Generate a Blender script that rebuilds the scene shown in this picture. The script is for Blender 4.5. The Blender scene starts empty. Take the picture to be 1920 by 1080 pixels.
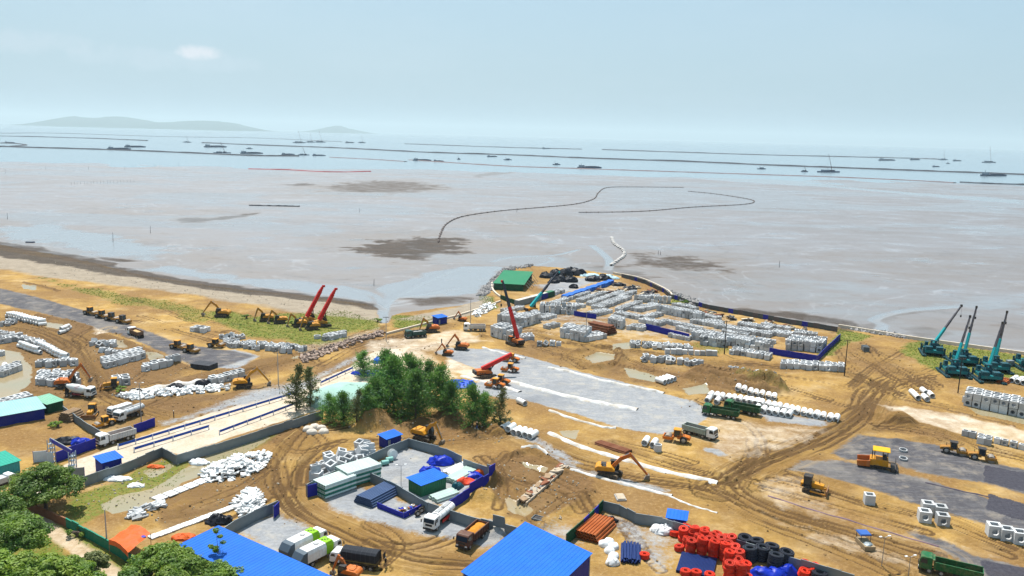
import bpy, bmesh, math, random
import numpy as np
from mathutils import Vector, Matrix, Euler
random.seed(7); rng = np.random.default_rng(11)
PI = math.pi
S = bpy.context.scene
COL = S.collection

# ---------------------------------------------------------------- camera
H = 73.0; KS = 1.38; FPX = 1550.0; ROLL = 0.0255
PITCH = math.atan(286.0/FPX)
FWD = Vector((0, math.cos(PITCH), -math.sin(PITCH)))
UP0 = Vector((0, math.sin(PITCH), math.cos(PITCH))); RT0 = Vector((1, 0, 0))
RT = RT0*math.cos(ROLL) + UP0*math.sin(ROLL)
UP = -RT0*math.sin(ROLL) + UP0*math.cos(ROLL)
cam = bpy.data.cameras.new('camera'); cam_o = bpy.data.objects.new('camera', cam); COL.objects.link(cam_o)
cam.sensor_width = 36.0; cam.lens = FPX/1920*36.0; cam.clip_start = 0.5; cam.clip_end = 120000
mw = Matrix((RT, UP, -FWD)).transposed().to_4x4(); mw.translation = (0, 0, H)
cam_o.matrix_world = mw
S.camera = cam_o
# ---------------------------------------------------------------- light
SUN_EL = math.radians(63); SUN_AZ = math.radians(-20)      # azimuth from +Y towards +X: the sun stands high, beyond the site and a little left
sd = Vector((math.sin(SUN_AZ)*math.cos(SUN_EL), math.cos(SUN_AZ)*math.cos(SUN_EL), math.sin(SUN_EL)))
sun = bpy.data.lights.new('sun', 'SUN'); sun.energy = 5.0; sun.angle = math.radians(0.5); sun.color = (1, .965, .9)
sun_o = bpy.data.objects.new('sun', sun); COL.objects.link(sun_o)
sun_o.rotation_euler = sd.to_track_quat('Z', 'Y').to_euler()
W = bpy.data.worlds.new('World'); S.world = W; W.use_nodes = True
wn = W.node_tree.nodes; wl = W.node_tree.links; wn.clear()
sky = wn.new('ShaderNodeTexSky'); sky.sky_type = 'NISHITA'; sky.sun_disc = False
sky.sun_elevation = SUN_EL; sky.sun_rotation = SUN_AZ; sky.air_density = 1.3; sky.dust_density = 3.0; sky.ozone_density = 2.0; sky.altitude = 50
wbg = wn.new('ShaderNodeBackground'); wbg.inputs[1].default_value = 0.066
wo = wn.new('ShaderNodeOutputWorld')
geo = wn.new('ShaderNodeTexCoord')
def wnode(t, **k):
    n = wn.new(t)
    for a, b in k.items(): setattr(n, a, b)
    return n
# a thin milky veil over the whole dome plus sparse high cloud
veil = wnode('ShaderNodeMix', data_type='RGBA'); veil.inputs[0].default_value = 0.62
veil.inputs[7].default_value = (5.2, 7.9, 9.9, 1)
wl.new(sky.outputs[0], veil.inputs[6])
mp = wnode('ShaderNodeMapping'); mp.inputs[3].default_value = (2.2, 2.2, 9.0); mp.inputs[1].default_value = (0.35, 0.1, 0.2)
wl.new(geo.outputs['Generated'], mp.inputs[0])
cn = wnode('ShaderNodeTexNoise'); cn.inputs['Scale'].default_value = 1.5; cn.inputs['Detail'].default_value = 7; cn.inputs['Roughness'].default_value = .55
wl.new(mp.outputs[0], cn.inputs['Vector'])
cr = wnode('ShaderNodeMapRange'); cr.inputs[1].default_value = .5; cr.inputs[2].default_value = .8; cr.inputs[3].default_value = 0; cr.inputs[4].default_value = .15
wl.new(cn.outputs[0], cr.inputs[0])
cm = wnode('ShaderNodeMix', data_type='RGBA'); cm.inputs[7].default_value = (7.6, 8.6, 9.6, 1)
wl.new(cr.outputs[0], cm.inputs[0]); wl.new(veil.outputs[2], cm.inputs[6])
# two cumulus heads low over the left of the bay
def cloud(prev, px, py, wx, wy, amt, colr):
    d = (FWD*FPX+RT*(px-960)-UP*(py-540)).normalized(); s1 = d.cross(Vector((0, 0, 1))).normalized(); s2 = s1.cross(d)
    def dotn(v):
        n = wnode('ShaderNodeVectorMath', operation='DOT_PRODUCT'); wl.new(geo.outputs['Generated'], n.inputs[0]); n.inputs[1].default_value = tuple(v); return n.outputs['Value']
    def mth(op, a, b):
        n = wnode('ShaderNodeMath', operation=op)
        for i, q in enumerate((a, b)):
            if isinstance(q, (int, float)): n.inputs[i].default_value = q
            else: wl.new(q, n.inputs[i])
        return n.outputs[0]
    u = mth('MULTIPLY', dotn(s1), FPX/wx); v = mth('MULTIPLY', dotn(s2), FPX/wy); r2 = mth('ADD', mth('MULTIPLY', u, u), mth('MULTIPLY', v, v)); fr = mth('GREATER_THAN', dotn(d), 0.0)
    nz = wnode('ShaderNodeTexNoise'); nz.inputs['Scale'].default_value = 38; nz.inputs['Detail'].default_value = 6; nz.inputs['Roughness'].default_value = .6; wl.new(geo.outputs['Generated'], nz.inputs['Vector'])
    e = mth('SUBTRACT', mth('ADD', 1.0, mth('MULTIPLY', mth('SUBTRACT', nz.outputs[0], .5), 2.6)), r2); mrr = wnode('ShaderNodeMapRange'); mrr.inputs[1].default_value = 0; mrr.inputs[2].default_value = .9; mrr.inputs[4].default_value = amt; wl.new(e, mrr.inputs[0])
    mx = wnode('ShaderNodeMix', data_type='RGBA'); wl.new(mth('MULTIPLY', mrr.outputs[0], fr), mx.inputs[0]); wl.new(prev, mx.inputs[6]); mx.inputs[7].default_value = colr; return mx.outputs[2]
cc = cloud(cm.outputs[2], 300, 112, 170, 20, .2, (8.0, 8.8, 9.8, 1))
cc = cloud(cc, 372, 98, 40, 14, .6, (10.2, 9.8, 10.2, 1))
cc = cloud(cc, 40, 75, 130, 22, .22, (8.4, 8.8, 9.6, 1))
wl.new(cc, wbg.inputs[0]); wl.new(wbg.outputs[0], wo.inputs[0])
S.view_settings.view_transform = 'Standard'; S.view_settings.look = 'None'; S.view_settings.gamma = 1
S.view_settings.exposure = 0.54; S.view_settings.use_curve_mapping = False
S.render.engine = 'CYCLES'
S.cycles.volume_bounces = 0; S.cycles.max_bounces = 4; S.cycles.diffuse_bounces = 2; S.cycles.glossy_bounces = 2; S.cycles.transmission_bounces = 2

# ---------------------------------------------------------------- pixel of the survey photograph -> point of the site
def P(px, py, z=0.0):
    d = FWD*FPX + RT*(px-960.0) - UP*(py-540.0)
    t = (z-H)/d.z if d.z < -1e-3 else 1e5/FPX
    return Vector((d.x*t, d.y*t, z))
def Pxy(pts, z=0.0): return np.array([P(a, b, z)[:2] for a, b in pts])

# ---------------------------------------------------------------- mesh builder
class MB:
    def __init__(s): s.v = []; s.f = []
    def add(s, vs, fs, M=None):
        o = len(s.v)
        if M is not None: vs = [tuple(M @ Vector(v)) for v in vs]
        s.v += [tuple(v) for v in vs]; s.f += [tuple(i+o for i in f) for f in fs]; return s
    def box(s, c, d, M=None, taper=1.0):
        x, y, z = c; a, b, h = d[0]/2, d[1]/2, d[2]/2; t = taper
        vs = [(x-a, y-b, z-h), (x+a, y-b, z-h), (x+a, y+b, z-h), (x-a, y+b, z-h), (x-a*t, y-b*t, z+h), (x+a*t, y-b*t, z+h), (x+a*t, y+b*t, z+h), (x-a*t, y+b*t, z+h)]
        return s.add(vs, [(0, 3, 2, 1), (4, 5, 6, 7), (0, 1, 5, 4), (1, 2, 6, 5), (2, 3, 7, 6), (3, 0, 4, 7)], M)
    def b2(s, x0, x1, y0, y1, z0, z1, M=None): return s.box(((x0+x1)/2, (y0+y1)/2, (z0+z1)/2), (x1-x0, y1-y0, z1-z0), M)
    def prism(s, prof, y0, y1, M=None, inset=0.0):      # profile (x,z) extruded along y
        n = len(prof); cx = sum(p[0] for p in prof)/n; cz = sum(p[1] for p in prof)/n
        vs = [(x, y0, z) for x, z in prof] + [(x, y1, z) for x, z in prof]
        fs = [tuple(range(n)), tuple(range(2*n-1, n-1, -1))] + [(i, i+n, (i+1) % n+n, (i+1) % n) for i in range(n)]
        return s.add(vs, fs, M)
    def slab(s, poly, z0, z1, M=None):                  # polygon (x,y) extruded along z
        n = len(poly)
        vs = [(x, y, z0) for x, y in poly] + [(x, y, z1) for x, y in poly]
        fs = [tuple(range(n-1, -1, -1)), tuple(range(n, 2*n))] + [(i, (i+1) % n, (i+1) % n+n, i+n) for i in range(n)]
        return s.add(vs, fs, M)
    def cyl(s, p0, p1, r0, r1=None, n=10, caps=True, M=None):
        p0 = Vector(p0); p1 = Vector(p1); r1 = r0 if r1 is None else r1
        d = (p1-p0).normalized(); a = d.orthogonal().normalized(); b = d.cross(a)
        vs = []; fs = []
        for p, r in ((p0, r0), (p1, r1)):
            for i in range(n):
                t = 2*PI*i/n; vs.append(p+a*(r*math.cos(t))+b*(r*math.sin(t)))
        fs = [(i, (i+1) % n, (i+1) % n+n, i+n) for i in range(n)]
        if caps: fs += [tuple(range(n-1, -1, -1)), tuple(range(n, 2*n))]
        return s.add(vs, fs, M)
    def bar(s, p0, p1, w, h=None, w1=None, h1=None, M=None):   # box beam between points, tapering
        p0 = Vector(p0); p1 = Vector(p1); h = w if h is None else h; w1 = w if w1 is None else w1; h1 = h if h1 is None else h1
        d = (p1-p0).normalized(); up = Vector((0, 0, 1)) if abs(d.z) < .98 else Vector((1, 0, 0))
        a = d.cross(up).normalized(); b = a.cross(d).normalized(); vs = []
        for p, ww, hh in ((p0, w, h), (p1, w1, h1)):
            for sx, sy in ((-1, -1), (1, -1), (1, 1), (-1, 1)): vs.append(p+a*(sx*ww/2)+b*(sy*hh/2))
        return s.add(vs, [(0, 1, 2, 3), (7, 6, 5, 4), (0, 4, 5, 1), (1, 5, 6, 2), (2, 6, 7, 3), (3, 7, 4, 0)], M)
    def tube(s, p0, p1, ro, ri, n=12, M=None):           # hollow pipe
        p0 = Vector(p0); p1 = Vector(p1); d = (p1-p0).normalized(); a = d.orthogonal().normalized(); b = d.cross(a); vs = []
        for p, r in ((p0, ro), (p1, ro), (p1, ri), (p0, ri)):
            for i in range(n):
                t = 2*PI*i/n; vs.append(p+a*(r*math.cos(t))+b*(r*math.sin(t)))
        fs = []
        for k in range(4):
            q = (k+1) % 4
            fs += [(k*n+i, k*n+(i+1) % n, q*n+(i+1) % n, q*n+i) for i in range(n)]
        return s.add(vs, fs, M)
    def path(s, pts, r, n=6, M=None):
        for a, b in zip(pts[:-1], pts[1:]): s.cyl(a, b, r, r, n, True, M)
        return s
    def torus(s, c, R, r, n=14, m=8, zs=1.0, M=None):
        vs = []; fs = []
        for i in range(n):
            t = 2*PI*i/n
            for j in range(m):
                u = 2*PI*j/m; q = R+r*math.cos(u)
                vs.append((c[0]+q*math.cos(t), c[1]+q*math.sin(t), c[2]+r*zs*math.sin(u)))
        for i in range(n):
            for j in range(m): fs.append((i*m+j, ((i+1) % n)*m+j, ((i+1) % n)*m+(j+1) % m, i*m+(j+1) % m))
        return s.add(vs, fs, M)
    def blob(s, c, d, n=10, m=6, amp=.2, seed=0, flat=0.0, M=None):   # lumpy closed heap
        r = random.Random(seed); vs = []; fs = []
        for j in range(m+1):
            ph = -PI/2+PI*j/m
            for i in range(n):
                t = 2*PI*i/n; k = 1+amp*(r.random()-.5)*2
                z = math.sin(ph); z = max(z, -flat) if flat else z
                vs.append((c[0]+d[0]*k*math.cos(ph)*math.cos(t), c[1]+d[1]*k*math.cos(ph)*math.sin(t), c[2]+d[2]*k*z))
        for j in range(m):
            for i in range(n): fs.append((j*n+i, j*n+(i+1) % n, (j+1)*n+(i+1) % n, (j+1)*n+i))
        return s.add(vs, fs, M)
    def crumple(s, amp, f, seed=0.0):
        from mathutils import noise as nz
        o = Vector((seed*3.7, seed*1.9, seed*5.3))
        s.v = [tuple(Vector(p)+Vector((nz.noise(Vector(p)*f+o), nz.noise(Vector(p)*f+o*2), nz.noise(Vector(p)*f+o*3)))*amp+Vector((nz.noise(Vector(p)*f*3+o), nz.noise(Vector(p)*f*3-o), nz.noise(Vector(p)*f*3+o*3)))*amp*.45) for p in s.v]; return s
    def mesh(s, name, mat, smooth=False):
        me = bpy.data.meshes.new(name); me.from_pydata(s.v, [], s.f); me.validate(); me.update()
        if mat is not None: me.materials.append(mat)
        bm = bmesh.new(); bm.from_mesh(me); bmesh.ops.recalc_face_normals(bm, faces=bm.faces); bm.to_mesh(me); bm.free()
        if smooth:
            me.shade_smooth() if hasattr(me, 'shade_smooth') else None
            me.set_sharp_from_angle(angle=math.radians(40))
        return me
    def build(s, name, mat, parent=None, smooth=False, bevel=0):
        o = bpy.data.objects.new(name, s.mesh(name, mat, smooth)); COL.objects.link(o)
        if parent is not None: o.parent = parent
        if bevel:
            m = o.modifiers.new('bevel', 'BEVEL'); m.width = bevel; m.segments = 1; m.limit_method = 'ANGLE'
        return o
def tag(o, label=None, cat=None, group=None, kind=None):
    for k, v in (('label', label), ('category', cat), ('group', group), ('kind', kind)):
        if v: o[k] = v
    return o
def empty(name, loc=(0, 0, 0), rz=0):
    o = bpy.data.objects.new(name, None); COL.objects.link(o); o.location = loc; o.rotation_euler = (0, 0, rz); o.empty_display_size = .5; return o
def obj(name, me, loc=(0, 0, 0), rot=(0, 0, 0), sc=(1, 1, 1), parent=None):
    o = bpy.data.objects.new(name, me); COL.objects.link(o); o.location = loc; o.rotation_euler = rot; o.scale = sc
    if parent is not None: o.parent = parent
    return o
def copy_tree(o, parent=None):
    c = o.copy(); COL.objects.link(c); c.parent = parent
    for ch in CHILDREN.get(o.name) or list(o.children): copy_tree(ch, c)
    return c
CHILDREN = {}
PROTO = {}
def proto(key, fn):
    """first call builds the thing, later calls copy it and its parts"""
    if key in PROTO: return copy_tree(PROTO[key])
    o = fn(); PROTO[key] = o
    def reg(q):
        CHILDREN[q.name] = list(q.children)
        for c in q.children: reg(c)
    bpy.context.view_layer.update(); reg(o)
    return o
def label_from(o, label, cat, group=None):
    o['label'] = label; o['category'] = cat
    if group: o['group'] = group
    elif 'group' in o: del o['group']
    return o

# ---------------------------------------------------------------- materials
MATS = {}
def nt(name):
    m = bpy.data.materials.new(name); m.use_nodes = True; t = m.node_tree; t.nodes.clear()
    out = t.nodes.new('ShaderNodeOutputMaterial'); b = t.nodes.new('ShaderNodeBsdfPrincipled'); t.links.new(b.outputs[0], out.inputs[0])
    return m, t, b
def mat(name, col, rough=.6, metal=0.0, var=.14, scale=1.5, dust=0.0, rnd=0.0, bump=0.0, dcol=(.36, .25, .14), stripe=None):
    if name in MATS: return MATS[name]
    m, t, b = nt(name); N = t.nodes.new; L = t.links.new
    b.inputs['Roughness'].default_value = rough; b.inputs['Specular IOR Level'].default_value = .5 if rough < .2 else .18; b.inputs['Metallic'].default_value = metal
    tc = N('ShaderNodeTexCoord'); n = N('ShaderNodeTexNoise'); n.inputs['Scale'].default_value = scale; n.inputs['Detail'].default_value = 6; n.inputs['Roughness'].default_value = .65
    L(tc.outputs['Object'], n.inputs['Vector'])
    mr = N('ShaderNodeMapRange'); mr.inputs[1].default_value = .25; mr.inputs[2].default_value = .75; mr.inputs[3].default_value = 1-var; mr.inputs[4].default_value = 1+var*.7
    L(n.outputs[0], mr.inputs[0]); fac = mr.outputs[0]
    if rnd:
        oi = N('ShaderNodeObjectInfo'); r = N('ShaderNodeMapRange'); r.inputs[3].default_value = 1-rnd; r.inputs[4].default_value = 1+rnd*.5; L(oi.outputs['Random'], r.inputs[0])
        mu = N('ShaderNodeMath'); mu.operation = 'MULTIPLY'; L(fac, mu.inputs[0]); L(r.outputs[0], mu.inputs[1]); fac = mu.outputs[0]
        ta = N('ShaderNodeAttribute'); ta.attribute_name = 'tone'; t2 = N('ShaderNodeMath'); t2.operation = 'MULTIPLY_ADD'; L(ta.outputs['Fac'], t2.inputs[0]); t2.inputs[1].default_value = rnd*1.4; t2.inputs[2].default_value = 1.0; t3 = N('ShaderNodeMath'); t3.operation = 'MULTIPLY'; L(fac, t3.inputs[0]); L(t2.outputs[0], t3.inputs[1]); fac = t3.outputs[0]
    vm = N('ShaderNodeVectorMath'); vm.operation = 'SCALE'; vm.inputs[0].default_value = col[:3]; L(fac, vm.inputs['Scale']); c = vm.outputs[0]
    if dust:
        n2 = N('ShaderNodeTexNoise'); n2.inputs['Scale'].default_value = scale*.6; n2.inputs['Detail'].default_value = 8; n2.inputs['Roughness'].default_value = .7
        L(tc.outputs['Object'], n2.inputs['Vector'])
        m2 = N('ShaderNodeMapRange'); m2.inputs[1].default_value = .45; m2.inputs[2].default_value = .72; m2.inputs[4].default_value = dust; L(n2.outputs[0], m2.inputs[0])
        mx = N('ShaderNodeMix'); mx.data_type = 'RGBA'; mx.inputs[7].default_value = (*dcol, 1); L(m2.outputs[0], mx.inputs[0]); L(c, mx.inputs[6]); c = mx.outputs[2]
    L(c, b.inputs['Base Color'])
    if bump:
        bp = N('ShaderNodeBump'); bp.inputs['Strength'].default_value = bump; bp.inputs['Distance'].default_value = .1; L(n.outputs[0], bp.inputs['Height']); L(bp.outputs[0], b.inputs['Normal'])
    MATS[name] = m; return m
GLASS = mat('window_glass', (.02, .03, .035), .08, 0, .05)
TYRE = mat('tyre_rubber', (.025, .024, .024), .85, 0, .2, 4, .5)
RIM = mat('wheel_rim', (.35, .34, .33), .5, .3, .2, 4, .5)
STEELD = mat('dark_steel', (.03, .03, .034), .6, .2, .25, 3, .3)
STEEL = mat('grey_steel', (.3, .31, .32), .45, .5, .2, 2, .2)
TRACK = mat('crawler_track', (.05, .043, .038), .75, .2, .3, 4, .7)
CONC = mat('precast_concrete', (.52, .525, .53), .85, 0, .18, 1.0, .25, .34, .2, (.36, .31, .25))
CONCD = mat('old_concrete', (.36, .355, .35), .9, 0, .25, 1.0, .4, .25, .3)
PIPEW = mat('white_pipe_concrete', (.74, .74, .73), .75, 0, .1, 1.2, .22, .12)
WHITE = mat('white_paint', (.74, .74, .73), .45, 0, .1, 1.2, .35)
GALV = mat('galvanised_sheet', (.2, .235, .255), .5, .25, .15, .8, .12)
BLUEF = mat('blue_fence_sheet', (.012, .02, .3), .5, 0, .15, .8, .08)
BLUER = mat('blue_roof_sheet', (.0005, .105, .5), .65, 0, .16, .35, .14, 0, 0, (.04, .17, .42))
YEL = mat('machine_yellow', (.56, .23, .008), .55, 0, .2, 1.2, .5)
ORG = mat('machine_orange', (.48, .115, .012), .55, 0, .2, 1.2, .5)
RED = mat('boom_red', (.5, .008, .009), .45, 0, .15, 1, .2)
TEAL = mat('pile_rig_teal', (.005, .3, .33), .45, 0, .12, 1.2, .1)
TEALD = mat('pile_rig_dark_teal', (.004, .07, .095), .5, 0, .2, 1.2, .15)
GREENT = mat('truck_green', (.008, .1, .032), .45, 0, .15, 1.2, .4)
RUST = mat('rusty_steel', (.2, .07, .035), .85, 0, .3, 2, .25)
BLACKP = mat('black_plastic', (.012, .014, .02), .45, 0, .2, 2, .1)
WOOD = mat('weathered_timber', (.3, .2, .12), .85, 0, .3, 2)
# ================================================================ TERRAIN
def vnoise(x, y, seed=0):
    xi = np.floor(x).astype(np.int64); yi = np.floor(y).astype(np.int64); fx = x-xi; fy = y-yi
    fx = fx*fx*(3-2*fx); fy = fy*fy*(3-2*fy)
    def h(a, b):
        n = (a*374761393 + b*668265263 + seed*1442695041) & 0xffffffff
        n = ((n ^ (n >> 13))*1274126177) & 0xffffffff
        return ((n ^ (n >> 16)) & 0xffff)/65535.0
    return (h(xi, yi)*(1-fx)+h(xi+1, yi)*fx)*(1-fy) + (h(xi, yi+1)*(1-fx)+h(xi+1, yi+1)*fx)*fy
def fbm(x, y, o=4, seed=0):
    v = np.zeros_like(x); a = .5; t = 0
    for k in range(o): v += a*vnoise(x, y, seed+k); t += a; a *= .5; x = x*2.03+7.1; y = y*2.03+3.7
    return v/t
def sdf(X, Y, poly):                      # signed distance, positive inside
    n = len(poly); d = np.full(X.shape, 1e9); ins = np.zeros(X.shape, bool)
    for i in range(n):
        ax, ay = poly[i]; bx, by = poly[(i+1) % n]; ex, ey = bx-ax, by-ay; L = ex*ex+ey*ey+1e-9
        t = np.clip(((X-ax)*ex+(Y-ay)*ey)/L, 0, 1); dx = X-ax-t*ex; dy = Y-ay-t*ey
        d = np.minimum(d, dx*dx+dy*dy)
        c = ((ay > Y) != (by > Y)) & (X < (bx-ax)*(Y-ay)/(by-ay+1e-12)+ax); ins ^= c
    d = np.sqrt(d); return np.where(ins, d, -d)
def pl_dist(X, Y, pts):                   # distance to polyline, arclength
    d = np.full(X.shape, 1e9); sg = np.zeros(X.shape); s = np.zeros(X.shape); acc = 0.0
    for (ax, ay), (bx, by) in zip(pts[:-1], pts[1:]):
        ex, ey = bx-ax, by-ay; L = math.hypot(ex, ey)+1e-9; t = np.clip(((X-ax)*ex+(Y-ay)*ey)/(L*L), 0, 1)
        dx = X-ax-t*ex; dy = Y-ay-t*ey; q = np.hypot(dx, dy); m = q < d
        d = np.where(m, q, d); s = np.where(m, acc+t*L, s); sg = np.where(m, np.sign(ex*dy-ey*dx), sg); acc += L
    return d, s, sg
def smooth_line(pts, k=6):                # Catmull-Rom
    p = [np.array(q, float) for q in pts]; p = [2*p[0]-p[1]]+p+[2*p[-1]-p[-2]]; out = []
    for i in range(1, len(p)-2):
        for j in range(k):
            t = j/k; a, b, c, d = p[i-1], p[i], p[i+1], p[i+2]
            out.append(.5*((2*b)+(c-a)*t+(2*a-5*b+4*c-d)*t*t+(3*b-a-3*c+d)*t**3))
    out.append(p[-2]); return out
def ss(a, b, x): t = np.clip((x-a)/(b-a), 0, 1); return t*t*(3-2*t)

NC = 720
rows = [52.0]
while rows[-1] < 1500: rows.append(rows[-1] + .27*(rows[-1]/100)**1.5 if rows[-1] > 60 else rows[-1]+.3)
rows = [q*KS for q in rows]; HW = 34*KS
rows = np.array(rows); NR = len(rows)
uu = np.linspace(-1, 1, NC)
X = uu[None, :]*(rows[:, None]*.70+HW); Y = np.repeat(rows[:, None], NC, 1)
wob = (fbm(X*.12/KS, Y*.12/KS, 4, 3)-.5)*2; wob2 = (fbm(X*.5, Y*.5, 3, 9)-.5)*2

MUDZ = -0.8
# ---- land outline
shore = [(-900, 330), (-300, 405), (0, 456), (60, 466), (140, 482), (250, 508), (400, 533), (560, 549), (690, 566), (712, 582), (716, 602), (724, 602), (732, 588), (790, 580), (860, 572), (900, 562), (914, 548), (922, 530), (940, 505), (1000, 497), (1080, 503), (1150, 513), (1210, 527), (1250, 543), (1262, 556), (1300, 572), (1395, 586), (1530, 605), (1640, 624), (1720, 637), (1920, 664), (2500, 745), (3600, 980)]
land = [tuple(P(a, b, 0)[:2]) for a, b in shore] + [(900, -500), (-1200, -500)]
dl = sdf(X, Y, np.array(land))
left = ss(P(760, 580).x, P(700, 580).x, X)
dlw = dl + wob*2.5*left
wid = 1.0+left*17
landk = ss(-1.0, 1.0, (dlw-0.5*wid)/(0.5*wid+.3)*1.0)
Z = MUDZ*(1-landk)

Cn = {k: np.zeros_like(X) for k in ('asph', 'grav', 'pale', 'brown', 'grass', 'beach', 'wet', 'mud', 'dark', 'fresh', 'trk', 'sheen')}
TS = np.zeros_like(X); TD = np.zeros_like(X); RUT = np.zeros_like(X)
Cn['mud'] = 1-ss(-1, 2.5, dlw)
OWN = np.zeros(X.shape, np.int32)           # which named piece of the setting a point belongs to
NAMES = ['sand_ground']
def bbox_sel(poly, pad):
    x0, y0 = poly.min(0)-pad; x1, y1 = poly.max(0)+pad
    r = np.where((rows >= y0) & (rows <= y1))[0]
    if len(r) == 0: return None
    sl = slice(r[0], r[-1]+1)
    c = np.where((X[sl].max(0) >= x0) & (X[sl].min(0) <= x1))[0]
    if len(c) == 0: return None
    return (sl, slice(c[0], c[-1]+1))
def zone(key, px, val=1.0, feather=1.0, wb=1.2, z=0.0, depth=0.0, own=None, mode='max', wb2=.4):
    feather *= KS*(1.7 if key in ('grav', 'asph') else 1); wb *= KS; wb2 *= KS
    poly = Pxy(px, z); s = bbox_sel(poly, feather*2+4+wb)
    if s is None: return
    d = sdf(X[s], Y[s], poly)+wob[s]*wb+wob2[s]*wb2
    m = ss(-feather, feather, d)*val
    if mode == 'max': Cn[key][s] = np.maximum(Cn[key][s], m)
    else: Cn[key][s] = Cn[key][s]*(1-m/ max(val, 1e-6)) + m
    if depth: Z[s] += depth*ss(-feather, feather*2, d)
    if own:
        if own[-1] == '*': NAMES.append(own[:-1]); i = len(NAMES)-1
        else:
            if own not in NAMES: NAMES.append(own)
            i = NAMES.index(own)
        OWN[s] = np.where(m > val*.5, i, OWN[s])
def clear(keys, px, feather=1.0, wb=.8):
    poly = Pxy(px); s = bbox_sel(poly, 6)
    if s is None: return
    d = sdf(X[s], Y[s], poly)+wob[s]*wb; m = ss(-feather, feather, d)
    for k in keys: Cn[k][s] *= 1-m
def track(px, w, amp=1.0, rut=.06, dark=1.0):
    TRACKS.append((px, w)); w *= KS
    pts = smooth_line([tuple(P(a, b)[:2]) for a, b in px]); poly = np.array(pts); s = bbox_sel(poly, w+3)
    if s is None: return
    d, a, sg = pl_dist(X[s], Y[s], pts); m = (1-ss(w*.45, w, d+wob[s]*w*.25))*amp
    b = m > Cn['trk'][s]
    Cn['trk'][s] = np.where(b, m, Cn['trk'][s]); TS[s] = np.where(b, a+poly[0, 0], TS[s]); TD[s] = np.where(b, d*sg+poly[0, 1], TD[s])
    Z[s] += rut*m*(np.cos(d*2*PI/1.15)*.5*vnoise(a*.15, d*.8, 5)*2) - m*.05
TRACKS = []
def ruts(px, n, spread, amp=.9):
    r = random.Random(int(px[0][0]*7+px[0][1]))
    for k in range(n):
        ox, oy = r.gauss(0, spread), r.gauss(0, spread*.4)
        pts = smooth_line([tuple(P(a+ox+r.gauss(0, spread*.5), b+oy+r.gauss(0, spread*.22))[:2]) for a, b in px]); poly = np.array(pts); s = bbox_sel(poly, 3)
        if s is None: continue
        d, a, sg = pl_dist(X[s], Y[s], pts); w = r.uniform(.25, .5); m = (1-ss(w*.5, w*1.25, np.abs(d-.95)))*amp*np.clip(vnoise(a*.06+k*9, d*.3, 77)*2-.35, 0, 1)
        RUT[s] = np.maximum(RUT[s], m); Z[s] -= m*.14; Z[s] += .09*(1-ss(.25, .7, np.abs(d-1.75)))*m.max()
def ridge(px, w, h, nz=.5, key=None, val=1.0, z=0.0):
    w *= KS
    pts = smooth_line([tuple(P(a, b, z)[:2]) for a, b in px]); poly = np.array(pts); s = bbox_sel(poly, w*2+1)
    if s is None: return
    d, a, sg = pl_dist(X[s], Y[s], pts); m = np.clip(1-d/w, 0, 1); m = m*m*(3-2*m)*(1-nz+nz*2*fbm(X[s]*.45, Y[s]*.45, 3, 21))
    Z[s] += h*m
    if key: Cn[key][s] = np.maximum(Cn[key][s], np.clip(m*1.6, 0, 1)*val)
def mound(px, py, r, h, key=None, val=1.0, ex=1.0, z=0.0):
    r *= KS; h *= KS
    c = P(px, py, z); s = bbox_sel(np.array([[c.x, c.y]]), r*2.2)
    if s is None: return
    q = np.hypot((X[s]-c.x)/ex, Y[s]-c.y)/r*(1+.3*wob2[s]); m = np.clip(1-q, 0, 1)
    Z[s] += h*m*m*(3-2*m)
    if key: Cn[key][s] = np.maximum(Cn[key][s], np.clip(m*2.5, 0, 1)*val)

# ---- beach and tide line on the left
zone('beach', [(-300, 405), (0, 470), (140, 490), (250, 512), (400, 536), (560, 552), (712, 575), (712, 598), (560, 585), (420, 562), (250, 538), (100, 520), (0, 505), (-400, 460)], 1, 4, 3, own='beach')
zone('dark', [(-200, 430), (0, 452), (70, 460), (140, 476), (250, 503), (400, 528), (560, 546), (690, 562), (715, 576), (690, 577), (560, 561), (400, 545), (250, 521), (130, 503), (60, 492), (0, 482), (-200, 460)], 1, 2.0, 4, z=-.4, own='tidal_strip')
zone('beach', [(735, 600), (790, 588), (870, 572), (912, 556), (930, 572), (880, 592), (820, 602)], .9, 2, 1.5)
# ---- left field
zone('brown', [(0, 585), (170, 610), (300, 660), (360, 690), (330, 720), (240, 740), (180, 760), (60, 760), (0, 760)], .75, 4, 4)
zone('brown', [(100, 770), (300, 745), (420, 735), (500, 720), (430, 745), (270, 790), (180, 780)], .8, 2, 2)
zone('brown', [(270, 720), (420, 690), (520, 665), (700, 618), (722, 610), (730, 625), (600, 665), (480, 705), (380, 735)], .8, 2, 3)
zone('pale', [(540, 650), (640, 630), (712, 612), (718, 618), (620, 652), (560, 668)], .4, 1, 1)
zone('grass', [(395, 582), (470, 592), (560, 590), (640, 583), (712, 596), (706, 618), (650, 628), (600, 648), (560, 650), (500, 632), (430, 615), (395, 600)], .85, 3, 5, own='grassy_bank')
zone('grass', [(80, 522), (150, 535), (260, 555), (360, 572), (400, 585), (390, 612), (330, 592), (240, 570), (150, 552)], .55, 3, 5, own='grassy_bank')
zone('grass', [(733, 590), (800, 592), (830, 600), (800, 612), (760, 618), (735, 612)], .9, 1.5, 2, own='grassy_bank')
zone('brown', [(790, 600), (870, 592), (900, 575), (905, 585), (880, 605), (830, 622)], .5, 2, 2)
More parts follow.
